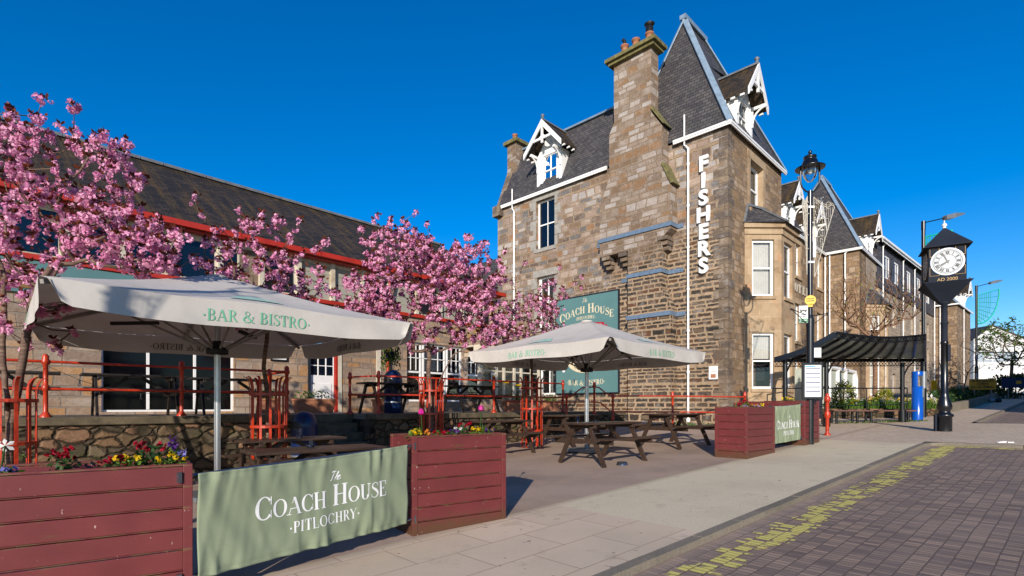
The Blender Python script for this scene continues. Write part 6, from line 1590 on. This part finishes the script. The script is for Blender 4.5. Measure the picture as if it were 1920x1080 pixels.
mb=MB(); mb.add([(-2.0,0,0),(9,0,0),(9,0,6.9),(0,0,10.75),(-2.0,0,9.3),(-2.0,12,0),(9,12,0),(9,12,6.9),(0,12,10.75),(-2.0,12,9.3)],[(0,1,2,3,4),(0,4,9,5),(1,6,7,2)]); mb.build('wall',mat('white_harling',C(236,236,234),.9,0,.03,2,.01),wb)
mb=MB(); mb.hexa([(-2.2,-.15,9.15),(0,-.15,10.76),(0,12,10.76),(-2.2,12,9.15),(-2.2,-.15,9.27),(0,-.15,10.88),(0,12,10.88),(-2.2,12,9.27)]); mb.hexa([(0,-.15,10.76),(9.3,-.15,6.8),(9.3,12,6.8),(0,12,10.76),(0,-.15,10.88),(9.3,-.15,6.92),(9.3,12,6.92),(0,12,10.88)]); mb.build('roof',M['slate'],wb)
mb=MB(); mb.box(-1.6,2.7,-.06,-.005,6.7,7.7); mb.build('name_band',mat('pale_blue_band',C(176,190,202),.7),wb)
mb=MB(); mb.box(-1.7,2.8,-.16,-.01,7.7,7.78); mb.build('band_hood',M['clockgrey'],wb)
mb=MB(); script_word(mb,lambda a,z,d=0:(a,-.07-d,z),-1.1,6.9,.8,'Keep',w=.09); mb.build('lettering',M['white'],wb)
# hill-like skyline beyond the street end
mb=MB(); 
# signs
ys=thing('yellow_sign','yellow temporary sign reading BUSINESSES OPEN AS NORMAL on legs in the shade','sign',(29.9,33.9,GW(29.9,33.9)),R(-22)); gg=GW(29.9,33.9)
mb=MB(); mb.box(-.68,.68,-.03,0,2.62-gg,3.3-gg); mb.build('panel',mat('sign_amber',C(226,160,20),.6,0,.03),ys)
for x in (-.4,.45): mb=MB(); mb.box(x-.025,x+.025,.0,.05,0,3.2-gg); mb.build('leg',M['grey'],ys)
for k,t_ in enumerate(('BUSINESSES','OPEN','AS NORMAL')): font_obj('lettering',t_,.22,M['black'],ys,face_mat((0,-.035,3.18-gg-k*.2),(1,0,0),(0,-1,0)),.002,.004)
for i,(x,c_) in enumerate(((-.55,'grey'),(.45,'grey'),(.75,'black'))):
    mb=MB(); mb.ball((0,0,.15),.2,8,sz=.75); o=mb.build('sandbag',M[c_]); o.location=V((29.9,33.9,gg-.02))+Matrix.Rotation(R(-22),4,'Z')@V((x,-.1,0)); tag(o,['pale sandbag at the left leg of the yellow sign','pale sandbag at the right leg of the yellow sign','dark sandbag at the far right below the yellow sign'][i],'sandbag','sandbags under the yellow sign')
bs=thing('blue_sign','dark blue temporary road sign with a small yellow square, at the right edge','sign',(35.2,37.0,GW(35.2,37)),R(-20)); gg=GW(35.2,37)
mb=MB(); mb.box(-1.0,1.0,-.03,0,2.85-gg,3.55-gg); mb.build('panel',mat('sign_navy',C(16,40,80),.5),bs)
mb=MB(); mb.box(-.2,.1,-.04,-.031,3.12-gg,3.34-gg); mb.build('yellow_square',bpy.data.materials['sign_amber'],bs)
for x in (-.6,.6): mb=MB(); mb.box(x-.025,x+.025,.0,.05,0,3.4-gg); mb.build('leg',M['grey'],bs)
# planting in the distance
random.seed(31)
def hedge(pts,h_,w_,n,m_,nm):
    mb=MB()
    for _ in range(n):
        i=random.randrange(len(pts)-1);t=random.random(); x=pts[i][0]+(pts[i+1][0]-pts[i][0])*t;y=pts[i][1]+(pts[i+1][1]-pts[i][1])*t
        x+=random.uniform(-w_,w_)*.5;y+=random.uniform(-w_,w_)*.5; zz=GW(x,y)+random.random()*h_*(.7+.5*noise.noise(V((x*.7,y*.7,0)))); leaf(mb,(x,y,zz+.25),random.uniform(.12,.3))
    o=mb.build(nm,M[m_]); o['kind']='stuff'; return o
hedge([(20.5,26.6),(24,29.5),(30,35.4),(36,41.5),(46,51)],.75,1.3,5200,'dgreen','bed_planting')
hedge([(19.5,25.4),(21.5,27.2)],.45,.8,420,'p_white','white_spring_flowers'); hedge([(19.7,25.6),(24,29.6),(28,33)],.35,.8,420,'ygreen','bed_planting')
kw=thing('bed_wall','low curved dark kerb wall holding the shaded flower bed beyond the pillar clock','wall',(0,0,0),0)
mb=MB(); pp=[(19.1,24.2),(20.3,24.9),(21.9,26.3),(24.6,28.6),(30.6,34.4),(37,40.6),(47,50.2)]
for i in range(len(pp)-1): ga=GW(*pp[i])
for i in range(len(pp)-1): mb.bar((*pp[i],GW(*pp[i])+.17),(*pp[i+1],GW(*pp[i+1])+.17),.22,.5)
mb.build('wall',M['kerb'],kw)
hy_=thing('hydrant_marker','small bright yellow box marker on a post before the far wall','marker',(24.6,31.1,GW(24.6,31.1)),R(-20))
mb=MB(); mb.box(-.03,.03,-.03,.03,0,1.4); mb.build('post',M['grey'],hy_)
mb=MB(); mb.box(-.13,.13,-.06,.06,.9,1.5); mb.build('plate',M['p_yellow'],hy_)
# litter on the kerb
mb=MB(); mb.bar((0,0,.02),(.22,.05,.03),.05,.03); mb.bar((.25,.04,.02),(.36,.0,.02),.06,.02); o=mb.build('litter',M['white']); o.location=S(17.0,1.45)+V((0,0,.01)); tag(o,'crumpled white scrap of litter lying on the kerb at the end of the loading bay','litter')

# the building across the street whose shade falls over the far pavement, and the lamp whose shadow lies on the near parasol
ob=thing('opposite_building','plain stone building across the street, outside the frame, shading the far pavement','building',S(20.5,-8,0),TH)
mb=MB(); mb.box(0,28,-11,0,-1,12.2); mb.build('wall',M['far'],ob)
mb=MB(); mb.add([(-.3,.3,12.2),(28.3,.3,12.2),(28.3,-11.3,12.2),(-.3,-11.3,12.2),(-.3,-5.5,14.5),(28.3,-5.5,14.5)],[(0,1,5,4),(2,3,4,5),(0,4,3),(1,2,5),(0,3,2,1)]); mb.build('roof',M['slate'],ob)
copy_tree(lp,V((-5.45,-.9,GW(-5.45,-.9))),R(40),'ornate lamp post behind the camera whose shadow falls on the near parasol')
# ------------------------------------------------------------------ trees
def grow(seed,base,fork_z,trunks,tips,seg=.16,up=.35,trunk_r=.07,wob=.05,lift=.25):
    """simple space-filling branch growth: returns node list [(pos,parent)] and tip nodes"""
    random.seed(seed); nodes=[(V(base),-1)]
    starts=[]
    for tr in trunks:   # list of points after the base
        prev=0; cur=V(base)
        for p in tr:
            p=V(p); n=max(1,int((p-cur).length/seg))
            for k in range(n):
                q=cur.lerp(p,(k+1)/n)+V((random.gauss(0,wob*.15),random.gauss(0,wob*.15),0)); nodes.append((q,prev)); prev=len(nodes)-1
            cur=p
        starts.append(prev)
    tipn=[]
    c=V(trunks[0][-1])
    tips=sorted(tips,key=lambda t:(t-c).length)
    for t in tips:
        best=None;bd=1e9
        for i,(p,_) in enumerate(nodes):
            if p.z<fork_z-.05: continue
            d=(t-p); L=d.length
            pen=0
            if d.z<L*lift: pen+=(L*lift-d.z)*(1.6 if lift<.5 else 3)
            s_=L+pen
            if s_<bd: bd=s_;best=i
        p=nodes[best][0]; L=(t-p).length; n=max(1,int(L/seg)); prev=best
        side=V((random.gauss(0,1),random.gauss(0,1),0))*wob*L*.6
        for k in range(n):
            u=(k+1)/n; q=p.lerp(t,u)+side*math.sin(PI*u)-V((0,0,up*L*.35*math.sin(PI*u)))+V((random.gauss(0,.012),random.gauss(0,.012),random.gauss(0,.012)))
            nodes.append((q,prev)); prev=len(nodes)-1
        tipn.append(prev)
    return nodes,tipn
def skeleton_mesh(nodes,rtip,rmax,expo=2.3,ns=6):
    n=len(nodes); ch=[[] for _ in range(n)]
    for i,(p,pa) in enumerate(nodes):
        if pa>=0: ch[pa].append(i)
    r=[0]*n
    for i in range(n-1,-1,-1):
        if not ch[i]: r[i]=rtip
        else: r[i]=sum(r[c]**expo for c in ch[i])**(1/expo)
        r[i]=min(rmax,r[i]*1.0)
    mb=MB(); done=set()
    def chain(start,first):
        pts=[nodes[start][0],nodes[first][0]]; rr=[min(r[start],r[first]*1.15),r[first]]; cur=first
        while ch[cur]:
            nxt=max(ch[cur],key=lambda c:r[c])
            for c in ch[cur]:
                if c!=nxt: stack.append((cur,c))
            pts.append(nodes[nxt][0]); rr.append(r[nxt]); cur=nxt
        k=ns if rr[0]>.02 else (5 if rr[0]>.01 else 3)
        mb.tube(pts,rr,k,cap=False)
    stack=[(0,c) for c in ch[0]]
    while stack: chain(*stack.pop())
    return mb,r,ch
def cluster(mb,c,r,n,cr=None):
    base=random.random()*.55
    for _ in range(n):
        d=V((random.gauss(0,1),random.gauss(0,1),random.gauss(0,1))).normalized(); p=c+d*r*random.uniform(.55,1)
        x=d.orthogonal().normalized(); x=Matrix.Rotation(random.uniform(0,6.28),3,d)@x; d2=(d+V((random.gauss(0,.5),random.gauss(0,.5),random.gauss(0,.5)))).normalized(); x=(x-d2*x.dot(d2)).normalized();y=d2.cross(x); s_=r*random.uniform(.28,.5)
        mb.quad(p-x*s_-y*s_*.7,p+x*s_-y*s_*.7,p+x*s_+y*s_*.7,p-x*s_+y*s_*.7,0,min(1,base+random.random()*.5)+.001)
def cherry(seed,base,trunks,crown,ntips,spires,fork_z,label,crad=.05,cn=11,density=1.0,leafy=.5,rmax=.085,skip=None):
    """crown: list of (centre, radii, weight) ellipsoids"""
    random.seed(seed); tips=[]
    tot=sum(c[2] for c in crown)
    for c,rd,wt in crown:
        for _ in range(int(ntips*wt/tot)):
            d=V((random.gauss(0,1),random.gauss(0,1),random.gauss(0,1))).normalized(); k=random.uniform(.35,1)**.55
            tips.append(V(c)+V((d.x*rd[0]*k,d.y*rd[1]*k,d.z*rd[2]*k)))
    for s_ in spires: tips.append(V(s_)); 
    nodes,tipn=grow(seed,base,fork_z,trunks,tips)
    mbw,r,ch=skeleton_mesh(nodes,.0062,rmax,2.4)
    t_=thing('cherry_tree',label,'tree',(0,0,0)); t_.location=V(base)
    off=Matrix.Translation(-V(base))
    mbw.v=[(x-base[0],y-base[1],z-base[2]) for x,y,z in mbw.v]
    mbw.build('trunk',M['bark'],t_)
    bl=MB();lf=MB()
    for i,(p,pa) in enumerate(nodes):
        if pa<0 or r[i]>.022 or p.z<fork_z+.2: continue
        if skip and skip(p): continue
        q=p-V(base); dirn=(p-nodes[pa][0]).normalized()
        tipness=1.0 if r[i]<.0095 else .6
        if random.random()<density*tipness:
            for _ in range(2 if random.random()<.55*density else 1):
                o_=V((random.gauss(0,.05),random.gauss(0,.05),random.gauss(0,.04)-.02)); cluster(bl,q+o_,crad*random.choice((.5,.7,.9,1.1,1.35)),cn)
        for _ in range(2):
            if random.random()<leafy: leaf(lf,q+V((random.gauss(0,.05),random.gauss(0,.05),random.gauss(0,.05))),crad*random.uniform(1.2,2.0),0,(dirn+V((random.gauss(0,.6),random.gauss(0,.6),random.gauss(0,.4)))).normalized())
    for i in tipn:
        q=nodes[i][0]-V(base)
        if skip and skip(nodes[i][0]): continue
        for k in range(2): cluster(bl,q+V((random.gauss(0,.03),random.gauss(0,.03),-.05*k)),crad*1.05,cn)
        for _ in range(6): leaf(lf,q+V((0,0,.03)),crad*random.uniform(1.3,2.0),0,(V((random.gauss(0,.7),random.gauss(0,.7),.6))).normalized())
    bl.build('blossom',M['blossom'],t_); lf.build('young_leaves',M['bronzeleaf'],t_)
    return t_
def px(x,y,Y): return V(((x-960)/1000*Y,Y,EYE+(762-y)/1000*Y))
# 1: large tree at the left edge
b=V((TREES[0][0],TREES[0][1],GW(*TREES[0])))
cherry(1,b,[[b+V((.05,0,1.3)),px(45,655,7.1),px(62,560,7.15),px(95,500,7.2)],[b+V((-.02,.05,1.2)),px(5,640,7.3),px(10,520,7.4),px(-20,430,7.5)]],
 [(px(110,330,7.4),(1.15,.9,.75),4),(px(30,450,7.3),(1.0,.8,.7),3),(px(230,450,7.4),(.75,.7,.5),2.6),(px(60,600,7.2),(.55,.6,.5),.8),(px(-120,380,7.4),(1.1,.9,1.3),2.0),(px(270,470,7.4),(.6,.6,.35),1.4),(px(10,250,7.5),(.8,.7,.35),1.0)],500,
 [px(80,188,7.4),px(145,205,7.4),px(138,200,7.3),px(232,265,7.4),px(117,235,7.5),px(186,268,7.3),px(345,445,7.3),px(330,430,7.5),px(-10,170,7.4),px(20,215,7.4),px(262,345,7.3)],2.55,
 'largest pink cherry tree in full blossom at the left edge of the photograph',crad=.045,cn=15,density=.62,leafy=.6)
# 2: thinner tree behind the larger parasol
b=V((TREES[1][0],TREES[1][1],GW(*TREES[1])))
cherry(2,b,[[b+V((0,0,1.6)),px(495,690,9.5),px(500,640,9.5),px(505,560,9.5)]],
 [(px(480,540,9.5),(1.0,.8,.75),4),(px(420,480,9.5),(.5,.6,.45),1.4),(px(560,520,9.5),(.5,.6,.5),1.2),(px(500,450,9.5),(.55,.6,.5),1.2)],185,
 [px(366,368,9.5),px(375,400,9.4),px(448,395,9.5),px(455,420,9.5),px(515,405,9.5),px(565,415,9.5),px(612,455,9.5),px(590,470,9.5),px(600,460,9.6),px(400,430,9.4)],2.4,
 'thinly flowering cherry tree rising behind the larger parasol in front of the clerestory windows',crad=.045,cn=13,density=.5,leafy=.85,rmax=.07)
# 3: dense round tree
b=V((TREES[2][0],TREES[2][1],GW(*TREES[2])))
cherry(3,b,[[b+V((-.02,0,1.7)),px(803,700,13.5),px(806,650,13.5)],[b+V((.1,0,1.6)),px(830,700,13.4),px(850,665,13.4)],],
 [(px(790,560,13.5),(1.9,1.5,1.35),9),(px(745,470,13.5),(.95,1.0,.75),2.6),(px(880,510,13.5),(.95,1.0,.85),2.4),(px(695,600,13.5),(.95,.9,.75),1.9),(px(665,560,13.5),(.6,.8,.6),.9),(px(900,600,13.5),(.9,.9,.75),1.6)],760,
 [px(780,397,13.5),px(742,428,13.5),px(706,405,13.5),px(700,412,13.6),px(680,430,13.5),px(800,420,13.4),px(855,455,13.5),px(857,470,13.5),px(912,478,13.5),px(945,470,13.5),px(765,425,13.6),px(630,545,13.5)],2.75,
 'dense bright pink cherry tree in the middle, between the two parasols',crad=.058,cn=14,density=.72,leafy=.6,rmax=.075)
# 4: smallest, sparse, more leaf than flower
b=V((TREES[3][0],TREES[3][1],GW(*TREES[3])))
cherry(4,b,[[b+V((0,0,1.6)),px(997,690,14.9),px(997,665,14.9)]],
 [(px(985,600,14.9),(1.1,1.0,.75),4),(px(1030,560,14.9),(.55,.6,.6),1.3),(px(930,620,14.9),(.6,.6,.5),1.0)],210,
 [px(1048,500,14.9),px(1092,520,14.9),px(1078,530,14.9),px(1090,540,14.9),px(982,490,14.9),px(960,530,14.9),px(1062,555,14.9)],2.7,
 'smallest cherry tree, more bronze leaf than flower, beside the teal signboard',crad=.046,cn=11,density=.24,leafy=.95,rmax=.06)
# bare street tree behind the shelter
def plain_tree(seed,base,trunks,crown,ntips,fork_z,label,m_,leafp,lsz,nl,bk='bark2',rt=.008,rmax=.16,nm='tree',cat='tree',lift=.25):
    random.seed(seed); tips=[]; tot=sum(c[2] for c in crown)
    for c,rd,wt in crown:
        for _ in range(int(ntips*wt/tot)):
            d=V((random.gauss(0,1),random.gauss(0,1),random.gauss(0,1))).normalized(); k=random.uniform(.3,1)**.5; tips.append(V(c)+V((d.x*rd[0]*k,d.y*rd[1]*k,d.z*rd[2]*k)))
    nodes,tipn=grow(seed,base,fork_z,trunks,tips,seg=.3,lift=lift,up=.35 if lift<.5 else .15)
    mbw,r,ch=skeleton_mesh(nodes,rt,rmax); t_=thing(nm,label,cat,base)
    mbw.v=[(x-base[0],y-base[1],z-base[2]) for x,y,z in mbw.v]; mbw.build('trunk',M[bk],t_)
    lf=MB()
    for i,(p,pa) in enumerate(nodes):
        if r[i]<rt*3 and random.random()<leafp:
            for _ in range(nl): leaf(lf,p-V(base)+V((random.gauss(0,.12),random.gauss(0,.12),random.gauss(0,.12))),lsz*random.uniform(.6,1.3))
    lf.build('leaves',M[m_],t_); return t_
b=V((17.0,25.0,1.3)); plain_tree(7,b,[[px(1641,690,25),px(1640,645,25)]],[(px(1640,560,25),(1.9,1.5,1.5),4),(px(1600,560,25),(1.2,1,1.2),1.5),(px(1690,560,25),(1.1,1,1.2),1.5)],520,4.2,'nearly bare tree with a slim pale trunk in the daffodil bed behind the bus shelter','ygreen',.2,.10,2,rt=.011,rmax=.13,lift=.8)
b=V((37.6,40.3,GW(37.6,40.3))); plain_tree(9,b,[[px(1897,690,40.3),px(1898,665,40.3)]],[(px(1892,645,40.3),(2.5,2,1.9),4),(px(1868,640,40.3),(1.0,1,1),1),(px(1915,625,40.3),(1.4,1.2,1.4),1.3)],260,4.6,'slender tree with fresh green leaves in front of the white gabled shop','green',.75,.20,7,bk='bark',rt=.016,rmax=.2)
b=V((37.0,39.2,GW(37,39.2))); bush(b,(2.2,1.2,.85),1500,.24,'dgreen','dark spreading evergreen bush below the slender green-leaved tree')
b=V((26.2,31.2,GW(26.2,31.2))); plain_tree(12,b,[[px(1814,700,31)]],[(px(1790,670,31),(1.6,1.2,1.3),3),(px(1835,680,31),(1.3,1,1.0),1)],60,2.6,'small bare reddish tree against the far tower wall, left of the yellow sign','ygreen',.05,.08,1,rt=.01,rmax=.09)

# ------------------------------------------------------------------ flowers in the planters
def clump(kind,loc,label,group,sc_=1.0):
    r=thing({'pansy':'pansy_clump','daisy':'daisy_clump','tulip':'tulip','primrose':'primrose','hyacinth':'hyacinth'}[kind[0]],label,{'pansy':'pansies','daisy':'daisies','tulip':'tulip','primrose':'primrose','hyacinth':'hyacinth'}[kind[0]],loc,random.uniform(0,6),group)
    k,m_,h_,w_=kind; fo=MB();fl=MB()
    if k=='tulip':
        fo.tube([(0,0,0),(.01,0,h_*.5),(0,.005,h_)],.006,6)
        for a in (0,2,4): 
            d=V((math.cos(a)*.4,math.sin(a)*.4,1)).normalized(); x=V((-math.sin(a),math.cos(a),0)); L=h_*.62
            fo.add([V((0,0,0))-x*.01,x*.01,d*L*.5+x*.028,d*L*.5-x*.028,d*L],[(0,1,2,3),(3,2,4)],0,False,random.random())
        for j in range(6):
            a=j*PI/3; x=V((-math.sin(a),math.cos(a),0)); o_=V((math.cos(a),math.sin(a),0)); z0=V((0,0,h_))
            fl.add([z0,z0+o_*.028-x*.02+V((0,0,.02)),z0+o_*.028+x*.02+V((0,0,.02)),z0+o_*.026-x*.016+V((0,0,.055)),z0+o_*.026+x*.016+V((0,0,.055)),z0+o_*.012+V((0,0,.08))],[(0,2,1),(1,2,4,3),(3,4,5)],0,False,random.random()+.01)
    elif k=='primrose':
        for _ in range(12):
            d=V((random.gauss(0,1),random.gauss(0,1),.8)).normalized(); x=V((-d.y,d.x,0)).normalized(); L=random.uniform(.08,.14); fo.add([V((0,0,.01)),d*L*.5+x*.03,d*L,d*L*.5-x*.03],[(0,1,2,3)],0,False,random.random())
        for fx in (-.03,.04):
            fo.tube([(0,0,.02),(fx,0,h_)],.005,5)
            for j in range(5): a=j*PI*2/5; fl.add([V((fx,0,h_)),V((fx+.035*math.cos(a-.4),-.02,h_+.035*math.sin(a-.4))),V((fx+.05*math.cos(a),-.025,h_+.05*math.sin(a))),V((fx+.035*math.cos(a+.4),-.02,h_+.035*math.sin(a+.4)))],[(0,1,2,3)],0,False,random.random())
    else:
        n=int(150*w_/.14)
        leafcloud(fo,(0,0,h_*.35),(w_,w_*.7,h_*.6),n,.05)
        nf=int(12*w_/.14)
        for _ in range(nf):
            c=V((random.uniform(-w_,w_)*.85,random.uniform(-w_,w_)*.6,h_*random.uniform(.7,1.1))); s_=random.uniform(.013,.020)
            for j in range(6 if k=='daisy' else 5):
                d=V((random.gauss(0,.5),random.gauss(0,.5)-.6,random.gauss(0,.4)+.5)).normalized(); x=d.orthogonal().normalized(); x=Matrix.Rotation(random.uniform(0,6.28),3,d)@x;y=d.cross(x); o_=(x*math.cos(j)+y*math.sin(j))*s_*.6; fl.add([c+o_-x*s_,c+o_-y*s_,c+o_+x*s_,c+o_+y*s_],[(0,1,2,3)],0,False,random.random()+.01)
        if k=='hyacinth': leafcloud(fl,(0,0,h_*1.1),(.025,.025,.06),30,.028)
    fo.build('foliage',M['green'] if k!='daisy' else M['dgreen'],r); fl.build('petals',M[m_],r); return r
random.seed(77)
def plant_row(o,w_,d_,items,group,where):
    for (fx,fy,kind,txt) in items: clump(kind,L2W(o,(fx*w_,fy*d_,1.03)),txt+' '+where,group)
PY=('pansy','p_yellow',.13,.13);PRd=('daisy','p_red',.15,.12);PL_=('pansy','p_lilac',.09,.10);PW=('pansy','p_white',.09,.08);PP=('pansy','p_purple',.11,.11);PO=('pansy','p_orange',.12,.07);PM=('pansy','p_mauve',.10,.12)
plant_row(pl1,3.0,.7,[(.58,.28,PW,'white pansies nearest the left edge'),(.635,.3,('primrose','p_white',.24,.1),'tall white primrose with broad leaves'),(.655,.16,PL_,'pale blue pansies in front of the white primrose'),(.745,.3,('daisy','p_red',.20,.14),'crimson daisies right of the white primrose'),(.835,.25,('daisy','p_red',.13,.10),'crimson daisies left of the yellow pansies'),(.865,.28,PY,'wide clump of yellow pansies'),(.915,.42,('daisy','p_red',.22,.16),'tallest crimson daisies on leafy stems'),(.955,.35,PY,'small yellow pansies near the right end'),(.965,.42,('hyacinth','p_purple',.22,.05),'spiky purple hyacinth'),(.985,.4,('pansy','p_lilac',.14,.04),'tiny lilac violas at the right corner')],'flowers in the longest planter','in the longest planter')
plant_row(pl2,1.24,.62,[(.14,.25,('tulip','p_pink',.30,.1),'taller magenta tulip at the left'),(.06,.2,PY,'yellow pansies at the left corner'),(.22,.3,PO,'orange pansies'),(.34,.25,('pansy','p_red',.12,.11),'dark red pansies'),(.46,.25,PP,'deep purple pansies'),(.56,.45,('pansy','p_white',.13,.08),'cream pansies'),(.63,.35,('daisy','p_red',.18,.10),'crimson daisies'),(.76,.3,PY,'yellow pansies under the right tulip'),(.8,.28,('tulip','p_pink',.34,.1),'magenta tulip at the right'),(.9,.3,PP,'purple pansies at the right corner')],'flowers in the tulip planter','in the tulip planter')
plant_row(pl3,1.42,.70,[(.1,.4,('pansy','p_red',.14,.11),'dark red pansies at the left'),(.3,.4,PM,'mauve pansies'),(.48,.5,('pansy','p_red',.2,.13),'taller red pansies'),(.6,.3,PO,'orange pansies'),(.75,.4,PM,'pale mauve pansies'),(.88,.4,PY,'yellow pansies at the right')],'flowers in the mossy planter','in the mossy planter')
clump(('pansy','p_yellow',.16,.2),L2W(pl4,(.3,.5,1.05)),'green foliage and yellow flowers in the planter behind the timetable','flowers behind the timetable')
# weeds at the foot of the hotel wall and shelter
random.seed(41); mb=MB()
for _ in range(520):
    if random.random()<.5: x=random.uniform(4.6,7.0);y=18.3+random.gauss(0,.25)
    else: x=random.uniform(12.3,15.5); y=20.05+random.gauss(0,.12)
    leaf(mb,(x,y,GW(x,y)+.01),random.uniform(.04,.10),0,V((random.gauss(0,.6),random.gauss(0,.6),.8)).normalized())
o=mb.build('weeds',M['green']); o['kind']='stuff'
# string of bulbs along the terrace railing
def bulbs(pts,lab):
    r=thing('string_lights',lab,'string lights',(0,0,0),TH); mb=MB(); bb=MB(); ln=[]
    for i in range(len(pts)-1):
        a=V(pts[i]);b_=V(pts[i+1])
        for k in range(9):
            t=k/9; p=a.lerp(b_,t); p.z-=.22*math.sin(PI*t); ln.append(p)
            if k in(2,6): mb.tube([p,p-V((0,0,.06))],.014,6); bb.ball(p-V((0,0,.09)),.03,8)
    ln.append(V(pts[-1])); mb.tube(ln,.005,4); mb.build('cable',M['black'],r); bb.build('bulbs',M['lampglass'],r)
bulbs([(-3.7,12.08,TZ+.95),(-1.7,12.08,TZ+.6),(.34,12.08,TZ+.9),(2.36,12.08,TZ+.5),(4.39,12.08,TZ+.9)],'string of small clear bulbs looped along the terrace railing left of the steps')
bulbs([(6.66,12.08,TZ+.9),(10.5,12.08,TZ+.6),(13.6,12.08,TZ+.9)],'string of small clear bulbs looped along the railing behind the dense cherry tree')
